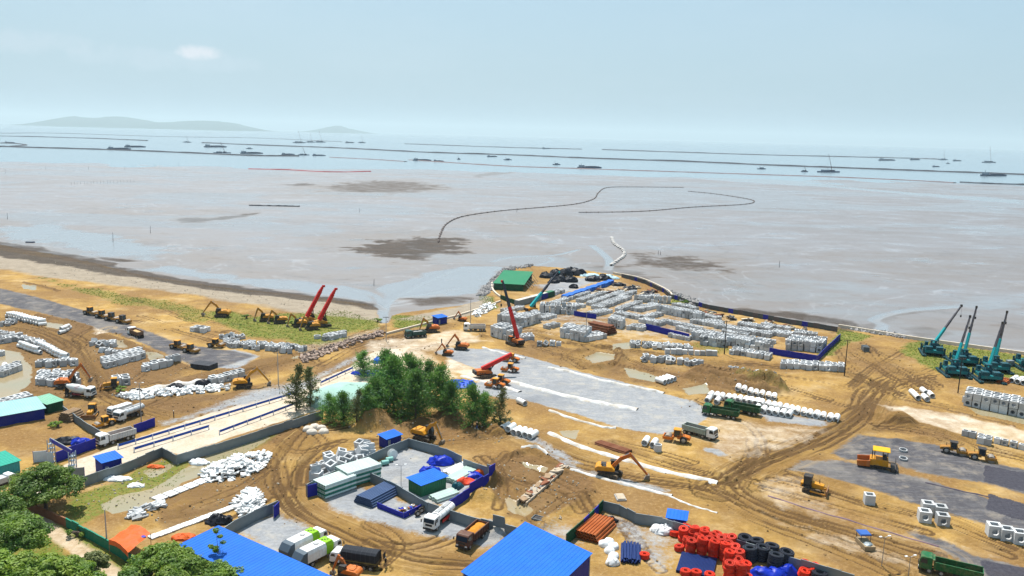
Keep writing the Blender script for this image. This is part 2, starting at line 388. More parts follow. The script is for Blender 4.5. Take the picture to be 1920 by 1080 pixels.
# ---- asphalt road on the left with a gravel end
zone('asph', [(-300, 460), (0, 540), (80, 560), (160, 583), (245, 610), (330, 640), (400, 654), (440, 658), (478, 668), (400, 692), (370, 688), (300, 658), (235, 632), (200, 622), (150, 604), (90, 590), (0, 570), (-300, 490)], 1, 1.2, .7, own='asphalt_road')
zone('grav', [(398, 660), (440, 655), (486, 668), (440, 692), (388, 688)], 1, 1, .8, own='asphalt_road')
zone('pale', [(170, 606), (205, 606), (215, 622), (180, 628)], .7, 2, 2)
# ---- concrete haul road along the fence, muddy track beside it
zone('brown', [(130, 800), (270, 770), (440, 735), (560, 703), (690, 648), (760, 618), (830, 612), (760, 650), (560, 738), (400, 778), (250, 818)], .6, 2, 2)
zone('grav', [(300, 790), (400, 755), (470, 735), (560, 715), (690, 655), (690, 668), (560, 736), (400, 778), (290, 808)], .75, 2, 2.5, own='mud_track')
zone('pale', [(690, 640), (760, 632), (860, 618), (930, 640), (870, 650), (800, 660), (880, 710), (700, 720), (650, 735)], .55, 3, 3)
zone('pale', [(60, 905), (120, 872), (215, 836), (395, 774), (545, 732), (600, 712), (655, 688), (700, 660), (770, 650), (720, 700), (640, 745), (604, 768), (470, 808), (336, 852), (304, 846), (218, 872), (140, 905), (70, 940)], 1, .5, .2, own='concrete_road', wb2=.1)
zone('pale', [(840, 668), (905, 700), (1000, 722), (1040, 735), (930, 730), (880, 712), (830, 690)], .7, 1.5, 1)
# ---- the two lanes of new grey paving
zone('grav', [(815, 660), (845, 652), (935, 654), (1000, 672), (1060, 690), (1150, 712), (1240, 735), (1300, 752), (1340, 772), (1310, 800), (1240, 815), (1190, 808), (1120, 790), (1040, 765), (990, 750), (945, 747), (900, 738), (880, 718), (945, 712), (900, 693)], 1, .7, .7, own='new_paving')
zone('brown', [(1000, 640), (1100, 655), (1300, 700), (1400, 735), (1330, 748), (1240, 730), (1150, 706), (1040, 682), (960, 662), (930, 650)], .55, 2, 3)
zone('brown', [(1140, 650), (1300, 660), (1460, 700), (1470, 735), (1380, 730), (1280, 712), (1150, 690)], .45, 3, 3)
# ---- right: asphalt pads
zone('asph', [(1610, 816), (1700, 828), (1770, 838), (1830, 862), (1920, 880), (2300, 975), (2300, 1020), (1920, 925), (1850, 908), (1760, 893), (1690, 876), (1670, 866), (1590, 862), (1560, 850)], 1, 1.2, .9, own='asphalt_road')
zone('asph', [(1500, 862), (1580, 864), (1680, 886), (1760, 907), (1860, 937), (1920, 952), (2300, 1050), (2300, 1105), (1920, 1003), (1850, 984), (1740, 950), (1640, 920), (1540, 893), (1480, 880)], 1, 1.2, .8, own='asphalt_road')
zone('fresh', [(1846, 872), (1920, 886), (2300, 980), (2300, 1020), (1920, 922), (1844, 903)], 1, .25, .1, own='asphalt_road')
zone('fresh', [(1853, 925), (1920, 944), (2300, 1040), (2300, 1075), (1920, 978), (1850, 955)], 1, .25, .1, own='asphalt_road')
zone('asph', [(1690, 995), (1760, 1012), (1830, 1040), (1920, 1062), (2200, 1130), (2200, 1250), (1920, 1130), (1830, 1075), (1760, 1028)], .85, .8, .8, own='asphalt_road')
zone('fresh', [(1835, 1048), (1920, 1062), (2200, 1130), (2200, 1250), (1920, 1140), (1850, 1085)], .7, .5, .4)
zone('grav', [(1410, 768), (1480, 778), (1560, 792), (1540, 800), (1440, 790)], .8, 1, 1.5)
zone('grav', [(1318, 838), (1345, 842), (1362, 852), (1350, 856), (1322, 846)], .8, .6, .5)
zone('pale', [(1310, 760), (1420, 790), (1560, 805), (1480, 850), (1380, 870), (1330, 830), (1290, 800)], .45, 4, 4)
zone('pale', [(1640, 758), (1700, 762), (1800, 778), (1920, 805), (2300, 880), (2300, 920), (1920, 832), (1800, 812), (1720, 790)], .6, 1.5, 1.2)
zone('pale', [(1400, 905), (1480, 880), (1560, 905), (1600, 965), (1750, 1005), (1920, 1055), (1760, 1050), (1600, 1000), (1450, 950)], .35, 3, 3)
zone('pale', [(1430, 960), (1600, 1000), (1700, 1030), (1740, 1075), (1650, 1060), (1500, 1010)], .4, 2, 2)
# ---- yards
zone('grav', [(672, 888), (762, 838), (868, 866), (925, 890), (838, 945), (800, 945), (745, 922), (690, 892)], 1, .6, .3, own='gravel_yard')
zone('pale', [(755, 852), (800, 860), (770, 890), (740, 885)], .5, 1.5, 2)
zone('grav', [(598, 922), (680, 915), (745, 930), (800, 952), (900, 975), (965, 992), (905, 1022), (860, 1010), (800, 1005), (720, 985), (640, 958)], .9, 1.2, 2, own='gravel_yard')
zone('grav', [(436, 990), (525, 962), (570, 990), (600, 1010), (545, 1050), (480, 1020)], .95, 1.5, 1.5, own='gravel_yard')
zone('grav', [(1130, 958), (1200, 980), (1260, 1010), (1260, 1080), (1230, 1080), (1200, 1040), (1150, 985)], .55, 2, 2)
zone('grav', [(1030, 965), (1080, 980), (1110, 1010), (1060, 1030), (1000, 990)], .5, 1.5, 1.5)
zone('grav', [(955, 815), (1010, 815), (1060, 845), (1090, 870), (1060, 868), (1000, 835)], .7, 1, 1.2)
zone('grav', [(1000, 842), (1060, 862), (1090, 880), (1180, 900), (1260, 920), (1240, 925), (1140, 900), (1050, 870)], .75, .8, .8)
zone('brown', [(955, 850), (1040, 855), (1110, 895), (1120, 925), (1060, 965), (1000, 985), (930, 945), (880, 905), (920, 870)], .85, 1.5, 2)
zone('brown', [(290, 930), (400, 885), (510, 850), (540, 880), (525, 930), (420, 965), (320, 1000), (280, 965)], .7, 1.5, 1.5, own='bare_field')
zone('brown', [(640, 780), (740, 790), (850, 775), (960, 800), (930, 825), (840, 835), (740, 818), (660, 800)], .6, 2, 2)
zone('grass', [(130, 930), (200, 905), (260, 878), (330, 855), (365, 850), (330, 905), (270, 922), (200, 958), (150, 985), (125, 965)], .85, 1, 1.5, own='grassy_bank')
zone('grass', [(385, 870), (470, 825), (520, 815), (430, 870), (390, 885)], .45, 1, 1.2)
zone('grass', [(100, 980), (150, 1000), (255, 1060), (400, 1100), (300, 1130), (230, 1070)], .9, .8, .8, own='grassy_bank')
zone('grass', [(1530, 668), (1575, 618), (1640, 630), (1615, 640), (1590, 640), (1560, 668)], .9, 1.2, 1.2, own='grassy_bank')
zone('grass', [(1690, 648), (1735, 638), (1920, 668), (2300, 730), (2300, 760), (1920, 720), (1860, 705), (1800, 712), (1740, 690), (1700, 668)], .9, 1.5, 2.5, own='grassy_bank')
zone('grass', [(900, 552), (920, 556), (935, 575), (918, 582), (905, 572)], 1, 1, .8, own='grassy_bank')
zone('grass', [(1258, 556), (1285, 562), (1300, 572), (1275, 574), (1256, 568)], 1, 1, .8, own='grassy_bank')
zone('grass', [(1300, 640), (1420, 660), (1350, 664), (1290, 648)], .5, 1.5, 1.5)
zone('grass', [(620, 775), (680, 760), (700, 790), (640, 800)], .7, 1.2, 1.2)
zone('grass', [(735, 770), (780, 765), (775, 785), (735, 782)], .9, 1, 1)
zone('grass', [(-200, 950), (20, 968), (60, 990), (120, 1035), (190, 1090), (240, 1145), (100, 1200), (-200, 1200)], .95, 1, 1, own='grassy_bank')
# dirt lane below the trees in the corner
zone('pale', [(40, 940), (80, 960), (150, 1010), (200, 1040), (250, 1080), (330, 1140), (240, 1140), (190, 1085), (120, 1030), (60, 985), (20, 960)], .55, .6, .5, own='dirt_lane')

# ---- promontory floor
zone('pale', [(925, 575), (1000, 545), (1060, 520), (1150, 520), (1240, 552), (1300, 580), (1500, 620), (1440, 655), (1250, 640), (1100, 640), (960, 620)], .3, 2, 2)

# ---- wheel tracks
track([(1760, 700), (1690, 712), (1640, 738), (1605, 785), (1500, 838), (1400, 878), (1368, 902), (1340, 912)], 7, 1)
track([(1655, 720), (1620, 775), (1540, 825), (1420, 882), (1385, 905), (1400, 930), (1470, 960), (1600, 1000), (1760, 1045)], 5, .8)
track([(1345, 910), (1370, 900), (1400, 905)], 5, 1)
track([(900, 800), (960, 812), (1060, 860), (1180, 893), (1320, 920), (1420, 965), (1560, 1020), (1680, 1070)], 5, .75)
track([(640, 795), (580, 805), (535, 850), (518, 900), (555, 955), (650, 1003), (760, 1048), (880, 1062)], 4.5, 1)
track([(800, 860), (700, 830), (620, 835), (570, 870), (560, 910)], 3, .8)
track([(700, 830), (760, 825), (850, 830), (960, 812)], 3.5, .9)
track([(720, 1060), (745, 1030), (735, 1005), (700, 985)], 2.5, .7)
track([(-60, 590), (0, 604), (80, 625), (135, 655), (168, 700), (182, 735), (240, 765), (330, 790)], 4, 1)
track([(205, 615), (160, 632), (140, 655)], 3, 1)
track([(180, 730), (240, 742), (330, 738), (420, 712), (520, 680), (620, 650), (715, 612)], 2.5, .9)
track([(420, 620), (500, 640), (560, 655), (590, 680)], 2.5, .8)
track([(600, 650), (560, 635), (480, 615), (400, 605)], 2, .7)
track([(620, 640), (680, 620), (700, 600)], 1.6, .6)
track([(1680, 740), (1600, 705), (1500, 692), (1350, 680), (1200, 660), (1060, 640), (980, 618), (900, 610)], 3.5, .95)
track([(1640, 735), (1720, 752), (1800, 768), (1920, 795)], 2.5, .8)
track([(1560, 650), (1600, 700), (1660, 730)], 3, .7)
track([(1620, 650), (1660, 690), (1740, 730)], 4, .7)
track([(1000, 600), (1100, 585), (1180, 590), (1300, 612), (1460, 645)], 2.5, .6)
track([(850, 640), (780, 660), (700, 700), (640, 745)], 3, .45)
track([(1300, 755), (1400, 800), (1420, 850), (1390, 885)], 6, .5)
track([(1640, 800), (1740, 800), (1850, 840), (1950, 865)], 3, .8)
track([(1100, 690), (1060, 665), (1110, 650), (1165, 660), (1150, 690), (1110, 690)], 2, .7)
track([(420, 980), (470, 960), (520, 940)], 1, .3)
track([(1480, 885), (1600, 930), (1760, 975), (1900, 1030)], 4, .6, .05)
track([(1120, 965), (1080, 930), (1000, 985), (960, 1010)], 2, .6)
track([(950, 850), (930, 880), (960, 930), (1010, 985)], 2, .6)

for px_, w_ in list(TRACKS): ruts(px_, max(2, int(w_*1.1)), 2.2+w_*1.6)
for px_ in ([(30, 600), (110, 622), (160, 640)], [(560, 800), (600, 830), (560, 880), (540, 930)], [(640, 830), (560, 850), (520, 830)], [(900, 860), (940, 900), (930, 950)], [(960, 900), (1040, 930), (1080, 960)], [(1010, 880), (1080, 920), (1110, 950)],
            [(1620, 650), (1680, 680), (1760, 725)], [(1600, 660), (1660, 700), (1720, 735)], [(1690, 660), (1640, 690), (1600, 725)], [(1000, 650), (1080, 670), (1180, 690)], [(1020, 640), (1120, 652), (1220, 690)], [(1300, 690), (1420, 710), (1560, 750)], [(1380, 730), (1480, 740), (1620, 770)],
            [(1300, 870), (1230, 850), (1160, 830)], [(1320, 890), (1240, 872), (1150, 842)], [(1440, 700), (1540, 715), (1640, 735)], [(1650, 800), (1720, 810), (1800, 835)], [(500, 880), (440, 920), (340, 960)], [(850, 1010), (780, 1030), (700, 1020)], [(250, 560), (330, 590), (420, 620)], [(260, 600), (340, 620), (420, 640)],
            [(280, 690), (240, 720), (200, 740)], [(300, 720), (240, 730), (180, 720)], [(430, 700), (360, 730), (280, 760)], [(600, 690), (680, 650), (760, 630)], [(560, 640), (620, 660), (700, 640)], [(1450, 900), (1560, 930), (1700, 970)], [(1440, 915), (1560, 950), (1740, 1000)], [(1180, 985), (1190, 1010), (1215, 1050)], [(1160, 980), (1190, 1030), (1230, 1070)]): ruts(px_, 3, 6)
zone('brown', [(0, 770), (60, 800), (200, 800), (280, 770), (420, 740), (300, 720), (100, 740)], .6, 3, 3)
zone('brown', [(470, 800), (560, 780), (620, 800), (560, 830), (500, 830)], .7, 2, 2)
zone('brown', [(1560, 640), (1680, 650), (1740, 700), (1700, 720), (1580, 690)], .45, 4, 4)
zone('brown', [(1150, 820), (1230, 850), (1330, 880), (1290, 880), (1160, 850), (1100, 830)], .6, 2, 2)
zone('brown', [(1640, 795), (1760, 805), (1800, 830), (1700, 815), (1600, 812)], .6, 2, 2)
zone('brown', [(170, 590), (300, 605), (400, 630), (420, 645), (330, 635), (240, 608)], .4, 3, 3)
zone('grav', [(960, 600), (1050, 555), (1150, 530), (1250, 560), (1400, 600), (1450, 650), (1250, 640), (1100, 625)], .42, 3, 5)
zone('grav', [(1000, 535), (1080, 520), (1140, 522), (1080, 545), (1040, 552)], .8, 3, 3)
# ---- water in hollows
zone('wet', [(186, 947), (220, 930), (290, 915), (330, 890), (420, 836), (490, 815), (503, 822), (430, 865), (340, 905), (300, 935), (250, 955), (210, 965)], 1, .5, .5, depth=-.12, own='puddle*')
zone('wet', [(0, 655), (36, 662), (60, 690), (50, 722), (20, 745), (-80, 760), (-80, 650)], 1, .8, 1, depth=-.12, own='puddle*')
zone('wet', [(1172, 690), (1205, 697), (1240, 708), (1225, 716), (1180, 706)], 1, .5, .6, depth=-.3, own='puddle*')
zone('wet', [(1280, 728), (1325, 720), (1330, 736), (1290, 742)], 1, .5, .6, depth=-.3, own='puddle*')
zone('wet', [(1096, 670), (1120, 660), (1150, 664), (1150, 674), (1112, 680)], 1, .5, .4, depth=-.7, own='puddle*')
zone('wet', [(1046, 806), (1086, 806), (1080, 824), (1052, 818)], 1, .4, .4, depth=-.3, own='puddle*')
zone('wet', [(980, 866), (1028, 876), (1024, 886), (985, 876)], 1, .4, .3, depth=-.7, own='puddle*')
zone('wet', [(944, 930), (985, 942), (1000, 955), (985, 966), (950, 956)], .9, .5, .6, depth=-.5, own='puddle*')
zone('wet', [(1815, 764), (1920, 782), (1980, 795), (1920, 795), (1840, 778)], 1, .5, .4, depth=-.15, own='puddle*')
zone('wet', [(80, 604), (118, 608), (112, 617), (84, 613)], 1, .4, .3, depth=-.15, own='puddle*')
zone('wet', [(272, 664), (312, 668), (306, 676), (280, 674)], 1, .4, .3, depth=-.15, own='puddle*')
zone('wet', [(215, 640), (232, 644), (238, 652), (222, 652)], 1, .4, .3, depth=-.15, own='puddle*')
zone('wet', [(40, 533), (68, 537), (66, 544), (44, 541)], 1, .4, .3, depth=-.1, own='puddle*')
zone('wet', [(1150, 645), (1190, 640), (1182, 654), (1150, 655)], .8, .5, .5, depth=-.2, own='puddle*')
zone('wet', [(265, 882), (330, 866), (325, 876), (285, 898)], .8, .5, .6, depth=-.1, own='puddle*')
zone('wet', [(540, 672), (562, 664), (560, 674)], .8, .4, .3, depth=-.1, own='puddle*')

# ---- banks, heaps and trenches
for l, w, h, k in [([(70, 592), (120, 602), (168, 615)], 1.6, .8, 'brown'), ([(190, 630), (240, 645), (300, 672), (350, 692)], 2.0, 1.0, 'brown'), ([(205, 618), (250, 636)], 1.5, .6, 'brown'),
                   ([(960, 855), (1000, 845), (1040, 870), (1058, 885)], 1.3, .9, None), ([(1110, 905), (1090, 935), (1020, 985)], 2, .6, None), ([(880, 920), (920, 905), (945, 880)], 2, .8, 'brown'),
                   ([(1085, 660), (1110, 652), (1150, 652), (1165, 665), (1160, 678), (1120, 688), (1090, 680)], 1.6, .9, None), ([(1200, 690), (1300, 712), (1390, 735)], 1.6, .7, 'brown'),
                   ([(990, 640), (1080, 660)], 1.5, .6, 'brown'), ([(1690, 795), (1640, 780)], 3, 1.4, None), ([(1640, 830), (1760, 822), (1820, 840)], 1.5, .5, None), ([(1560, 790), (1590, 800)], 1.5, .4, None),
                   ([(1700, 752), (1800, 775), (1900, 800)], .8, .5, 'brown'), ([(330, 720), (420, 700), (470, 690)], 1.5, .6, 'brown'), ([(1460, 880), (1560, 900), (1660, 930)], .8, .25, None),
                   ([(760, 800), (800, 790), (870, 800), (900, 820)], 1.8, 1.1, 'brown'), ([(680, 800), (720, 790)], 2.5, 1.6, None), ([(1300, 850), (1330, 880), (1360, 895)], 1.2, .5, None), ([(45, 530), (80, 538), (108, 546)], 1.4, .7, 'brown'),
                   ([(180, 640), (176, 655), (190, 690), (200, 720)], .8, .4, None), ([(20, 745), (60, 735), (100, 740)], 1.2, .4, 'brown')]: ridge(l, w, h, .6, k)
mound(705, 800, 4.2, 2.6, 'brown', .5); mound(842, 782, 3.8, 2.6); mound(926, 812, 2.8, 1.6); mound(935, 1000, 2.6, 1.2); mound(1215, 770, .1, 0); mound(1690, 790, 4, 1.4); mound(770, 640, 3, .5, 'brown', .5)
mound(905, 632, 2.4, .8, 'brown', .6); mound(1090, 608, 3, .8); mound(930, 905, 2.5, 1.6, 'brown'); mound(905, 930, 3, 1.2)
for i in range(26):
    k = i % 9; j = i//9
    mound(1296+k*19+j*10, 707+k*3.6-j*8, 2.1+rng.random()*.7, 1.1+rng.random()*.6, 'brown', .75, 1.1)
for i in range(9): mound(1395+i*9, 708+i*3+rng.random()*6, 2.2, 1.1, 'grass', .35)

# ---- mudflat relief, wet sheets and dark banks
D = Cn['mud']
zone('dark', [(650, 468), (700, 452), (780, 446), (860, 448), (872, 462), (860, 476), (790, 486), (720, 482)], .95, 7, 14, z=MUDZ, wb2=4)
zone('dark', [(300, 412), (345, 408), (400, 407), (420, 404), (480, 400), (450, 410), (400, 414), (340, 420)], .85, 6, 9, z=MUDZ)
zone('dark', [(600, 350), (700, 338), (800, 342), (830, 352), (760, 365), (640, 362)], .62, 16, 25, z=MUDZ)
zone('dark', [(530, 346), (580, 343), (596, 347), (550, 350)], .7, 8, 10, z=MUDZ)
zone('dark', [(880, 330), (930, 320), (985, 318), (960, 325), (900, 333)], .65, 10, 10, z=MUDZ)
zone('dark', [(1200, 478), (1260, 480), (1330, 490), (1370, 500), (1340, 512), (1260, 505), (1205, 498)], .85, 8, 16, z=MUDZ, wb2=4)
zone('dark', [(1230, 520), (1330, 540), (1420, 552), (1340, 545)], .65, 5, 10, z=MUDZ)
zone('dark', [(1320, 578), (1400, 578), (1500, 588), (1600, 602), (1612, 614), (1540, 606), (1400, 588)], .95, 3, 4, z=MUDZ)
zone('dark', [(1690, 615), (1740, 614), (1790, 625), (1780, 634), (1720, 632)], .6, 3, 3, z=MUDZ)
zone('dark', [(180, 480), (215, 484), (270, 490), (230, 492), (195, 487)], .85, 2, 2, z=MUDZ)
zone('dark', [(740, 558), (820, 552), (880, 558), (860, 568), (790, 574)], .75, 3, 4, z=MUDZ)
zone('dark', [(1080, 500), (1160, 500), (1230, 520), (1200, 525)], .65, 5, 8, z=MUDZ)
zone('dark', [(1560, 628), (1620, 605), (1660, 585), (1720, 582), (1760, 584), (1700, 592), (1650, 612), (1640, 622)], .6, 2, 4, z=MUDZ)
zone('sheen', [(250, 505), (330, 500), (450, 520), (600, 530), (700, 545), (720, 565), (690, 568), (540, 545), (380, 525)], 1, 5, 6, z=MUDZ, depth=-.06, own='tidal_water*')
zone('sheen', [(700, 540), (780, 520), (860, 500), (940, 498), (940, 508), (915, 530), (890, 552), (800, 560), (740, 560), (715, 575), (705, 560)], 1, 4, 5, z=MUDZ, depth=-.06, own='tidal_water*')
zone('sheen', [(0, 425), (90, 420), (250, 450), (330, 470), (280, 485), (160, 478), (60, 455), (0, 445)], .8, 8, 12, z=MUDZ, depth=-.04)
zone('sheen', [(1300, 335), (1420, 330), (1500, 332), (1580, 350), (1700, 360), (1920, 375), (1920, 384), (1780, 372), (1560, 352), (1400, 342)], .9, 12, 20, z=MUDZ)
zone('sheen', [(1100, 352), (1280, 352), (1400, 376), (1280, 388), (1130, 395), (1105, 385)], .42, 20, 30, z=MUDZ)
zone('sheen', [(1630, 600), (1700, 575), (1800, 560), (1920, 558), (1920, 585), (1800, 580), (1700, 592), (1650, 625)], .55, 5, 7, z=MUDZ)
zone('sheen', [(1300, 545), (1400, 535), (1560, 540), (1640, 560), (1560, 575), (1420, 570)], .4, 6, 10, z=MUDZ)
for l, w, h in [([(716, 602), (718, 585), (728, 562), (760, 545), (800, 525), (850, 505)], 2.2, -.25), ([(718, 575), (745, 556), (780, 552), (850, 540)], 1.6, -.2), ([(720, 575), (700, 552), (640, 536)], 1.6, -.2),
                ([(925, 490), (960, 482), (1040, 478), (1085, 468)], 1.6, -.2), ([(1110, 460), (1130, 475), (1143, 490), (1140, 505)], 2.4, -.3), ([(1010, 496), (1035, 488), (1030, 482)], 1.2, -.15), ([(1640, 632), (1655, 610), (1640, 598), (1700, 582), (1790, 575)], 2.4, -.25)]:
    ridge(l, w*1.3, h, .3, 'sheen', .9, MUDZ)
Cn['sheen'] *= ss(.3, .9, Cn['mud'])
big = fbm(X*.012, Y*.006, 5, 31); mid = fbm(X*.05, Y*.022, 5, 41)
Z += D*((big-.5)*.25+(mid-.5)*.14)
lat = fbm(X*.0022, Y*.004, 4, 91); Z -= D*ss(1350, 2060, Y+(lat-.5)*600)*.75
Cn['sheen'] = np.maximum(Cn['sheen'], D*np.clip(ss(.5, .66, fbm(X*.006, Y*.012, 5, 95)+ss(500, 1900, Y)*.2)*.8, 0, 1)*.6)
Cn['brown'] = Cn['brown']*(1-D)+D*ss(150, 15, -dl)*.8
for pg, v_ in (([(1180, 470), (1400, 478), (1560, 555), (1650, 612), (1500, 600), (1300, 560), (1190, 520)], .9), ([(560, 440), (760, 430), (960, 445), (1140, 480), (900, 500), (640, 492)], .75), ([(540, 350), (760, 335), (860, 350), (720, 372), (560, 368)], .7), ([(1500, 470), (1920, 480), (1920, 545), (1600, 540)], .5), ([(860, 400), (1100, 405), (1150, 440), (900, 440)], .6), ([(100, 380), (480, 395), (420, 425), (150, 410)], .5), ([(1640, 570), (1920, 600), (1920, 640), (1740, 625)], .6)): zone('brown', pg, min(1, v_*1.25), 24, 26, z=MUDZ, wb2=6)
# general land roughness, calmer on paving
calm = np.clip(1-Cn['asph']-Cn['grav']-Cn['pale']*.6-Cn['wet'], 0.05, 1)*(1-D)
Z += calm*((fbm(X*.16, Y*.16, 4, 51)-.5)*.5+(fbm(X*.7, Y*.7, 3, 61)-.5)*.3) + Cn['brown']*(1-D)*(1-Cn['wet'])*(fbm(X*.5, Y*.5, 4, 71)-.5)*.55
OWN = np.where((Cn['mud'] > .5) & (OWN == 0), -1, OWN)

def gz(x, y):
    j = min(max(int(np.searchsorted(rows, y))-1, 0), NR-2); u = x/(rows[j]*.70+HW); i = int((u+1)/2*(NC-1)); i = min(max(i, 0), NC-2)
    return float(Z[j:j+2, i:i+2].mean())
def G(px, py, dz=0.0, z=0.0):              # ground point below a photo pixel
    p = P(px, py, z); return Vector((p.x, p.y, gz(p.x, p.y)+dz))

# ---- ground material
def ground_material():
    m, t, b = nt('site_ground'); N = t.nodes.new; L = t.links.new
    geo = N('ShaderNodeNewGeometry'); pos = geo.outputs['Position']
    def noise(scale, det=5, ro=.6, vec=None, sx=None):
        n = N('ShaderNodeTexNoise'); n.inputs['Scale'].default_value = scale; n.inputs['Detail'].default_value = det; n.inputs['Roughness'].default_value = ro
        v = vec or pos
        if sx:
            mm = N('ShaderNodeMapping'); mm.inputs[3].default_value = sx; L(v, mm.inputs[0]); v = mm.outputs[0]
        L(v, n.inputs['Vector']); return n.outputs[0]
    def mr(x, a, b_, c=0, d=1):
        q = N('ShaderNodeMapRange'); q.inputs[1].default_value = a; q.inputs[2].default_value = b_; q.inputs[3].default_value = c; q.inputs[4].default_value = d; L(x, q.inputs[0]); return q.outputs[0]
    def mth(op, x, y=None, v=None):
        q = N('ShaderNodeMath'); q.operation = op; L(x, q.inputs[0])
        if y is not None: L(y, q.inputs[1])
        elif v is not None: q.inputs[1].default_value = v
        return q.outputs[0]
    def mix(f, a, c):
        q = N('ShaderNodeMix'); q.data_type = 'RGBA'; L(f, q.inputs[0])
        for s_, i in ((a, 6), (c, 7)):
            if isinstance(s_, tuple): q.inputs[i].default_value = (*s_, 1)
            else: L(s_, q.inputs[i])
        return q.outputs[2]
    def fmix(f, a, c):
        q = N('ShaderNodeMix'); q.data_type = 'FLOAT'; L(f, q.inputs[0])
        for s_, i in ((a, 2), (c, 3)):
            if isinstance(s_, (int, float)): q.inputs[i].default_value = s_
            else: L(s_, q.inputs[i])
        return q.outputs[0]
    A = {}
    for an, ch in (('za', ('asph', 'grav', 'pale', 'brown')), ('zb', ('grass', 'beach', 'wet', 'mud')), ('zc', ('dark', 'fresh', 'trk', 'sheen'))):
        at = N('ShaderNodeAttribute'); at.attribute_name = an; sp = N('ShaderNodeSeparateColor'); L(at.outputs['Color'], sp.inputs[0])
        for i, c in enumerate(ch): A[c] = sp.outputs[i] if i < 3 else at.outputs['Alpha']
    tv = N('ShaderNodeAttribute'); tv.attribute_name = 'zt'
    nL = noise(.035, 4); nM = noise(.22, 6, .65); nF = noise(1.3, 5, .7); nG = noise(5, 3, .7)
    nE = mth('MULTIPLY', mth('ADD', nF, nM), v=.5)
    def edge(k, amt=.7, sharp=3.0, n=nE):      # break the soft zone border up with fine noise
        x = mth('ADD', A[k], mth('MULTIPLY', mth('SUBTRACT', n, v=.5), v=amt)); return mr(x, .5-.5/sharp, .5+.5/sharp)
    sand = mix(mr(nM, .3, .72), (.255, .146, .037), (.44, .275, .084))
    nD = noise(.09, 5, .65); sand = mix(mr(nD, .5, .64, 0, .45), sand, (.5, .375, .21))
    sand = mix(mr(nL, .4, .58, 0, .85), sand, (.185, .1, .035))
    sand = mix(mr(nF, .5, .75, 0, .5), sand, (.48, .325, .15))
    sand = mix(mr(nF, .3, .42, .45, 0), sand, (.15, .08, .03)); sand = mix(mr(nG, .6, .75, 0, .3), sand, (.5, .38, .22))
    col = sand
    col = mix(mth('MULTIPLY', edge('brown', 1.1, 2.2, nM), mr(nF, .3, .6, .55, 1)), col, mix(mr(nF, .35, .65), (.085, .045, .018), (.2, .115, .05)))
    # wheel streaks
    tsx = N('ShaderNodeSeparateXYZ'); L(tv.outputs['Vector'], tsx.inputs[0]); tcb = N('ShaderNodeCombineXYZ'); L(tsx.outputs[0], tcb.inputs[0]); L(tsx.outputs[1], tcb.inputs[1]); rutc = tsx.outputs[2]
    st = noise(1.0, 5, .65, tcb.outputs[0], (.03, .9, 1)); st2 = noise(1.0, 3, .6, tcb.outputs[0], (.012, .3, 1))
    trk = mth('MULTIPLY', A['trk'], mr(st, .38, .6)); col = mix(mth('MULTIPLY', trk, v=.85), col, mix(mr(st2, .4, .6), (.22, .125, .036), (.12, .065, .02)))
    col = mix(mth('MULTIPLY', mth('MULTIPLY', A['trk'], mr(st, .58, .7)), v=0.55), col, (.5, .345, .15))
    col = mix(mth('MULTIPLY', mr(mth('ADD', rutc, mth('MULTIPLY', mth('SUBTRACT', nF, v=.5), v=.5)), .25, .7), v=.9), col, (.095, .052, .02))
    col = mix(mth('MULTIPLY', edge('pale', .8, 2.2, nM), mr(nF, .25, .6, .7, 1)), col, mix(mr(nM, .3, .7), (.46, .37, .27), (.6, .52, .42)))
    gcol = mix(mr(nF, .3, .7), (.19, .195, .205), (.29, .295, .305)); gcol = mix(mr(nM, .5, .66, 0, .6), gcol, (.38, .345, .29)); gcol = mix(mr(nM, .36, .44, .45, 0), gcol, (.15, .155, .17)); gcol = mix(mr(nL, .52, .7, 0, .6), gcol, (.14, .148, .165))
    stg = noise(.6, 5, .6, pos, (.35, 1.4, 1)); gcol = mix(mr(stg, .5, .75, 0, .35), gcol, (.4, .4, .41))
    col = mix(edge('grav', 1.6, 3.0), col, gcol)
    acol = mix(mr(nF, .3, .7), (.06, .057, .064), (.105, .099, .104)); acol = mix(mr(nM, .5, .68, 0, .75), acol, (.26, .222, .18)); acol = mix(mr(nL, .5, .62, 0, .5), acol, (.2, .18, .16)); acol = mix(mr(nM, .36, .44, .5, 0), acol, (.06, .057, .065)); acol = mix(mr(stg, .5, .72, 0, .5), acol, (.2, .193, .2))
    aE = edge('asph', 1.5, 3.5); col = mix(aE, col, acol)
    col = mix(mth('MULTIPLY', mth('MULTIPLY', aE, A['trk']), mr(st, .45, .62)), col, (.33, .235, .13))
    col = mix(mr(A['fresh'], .4, .6), col, mix(mr(nF, .35, .65), (.035, .032, .043), (.06, .056, .068)))
    gr = mix(mr(nF, .35, .65), (.07, .115, .01), (.14, .17, .028)); gr = mix(mr(nM, .45, .68, 0, .6), gr, (.21, .19, .055))
    col = mix(mth('MULTIPLY', edge('grass', 1.1, 1.8, nM), mr(nF, .28, .55)), col, gr)
    bc = mix(mr(nM, .3, .7), (.22, .178, .13), (.32, .265, .2)); bc = mix(mr(nG, .66, .72), bc, (.72, .7, .66))
    col = mix(edge('beach', .8, 2), col, bc)
    # mud: streaks along the shore
    mN = noise(.03, 5, .62, pos, (.7, 1.15, 1)); mF = noise(.1, 7, .68, pos, (.55, 1.1, 1)); mL = noise(.005, 4, .6, pos, (.7, 1.2, 1))
    mud = mix(mr(mN, .3, .7), (.15, .137, .135), (.2, .191, .197)); mud = mix(mr(mF, .52, .78, 0, .25), mud, (.245, .236, .242)); mud = mix(mr(mL, .5, .68, 0, .5), mud, (.125, .107, .098))
    wetm = mth('MULTIPLY', mr(mN, .55, .66), mr(mF, .46, .58)); mud = mix(wetm, mud, (.215, .222, .236))
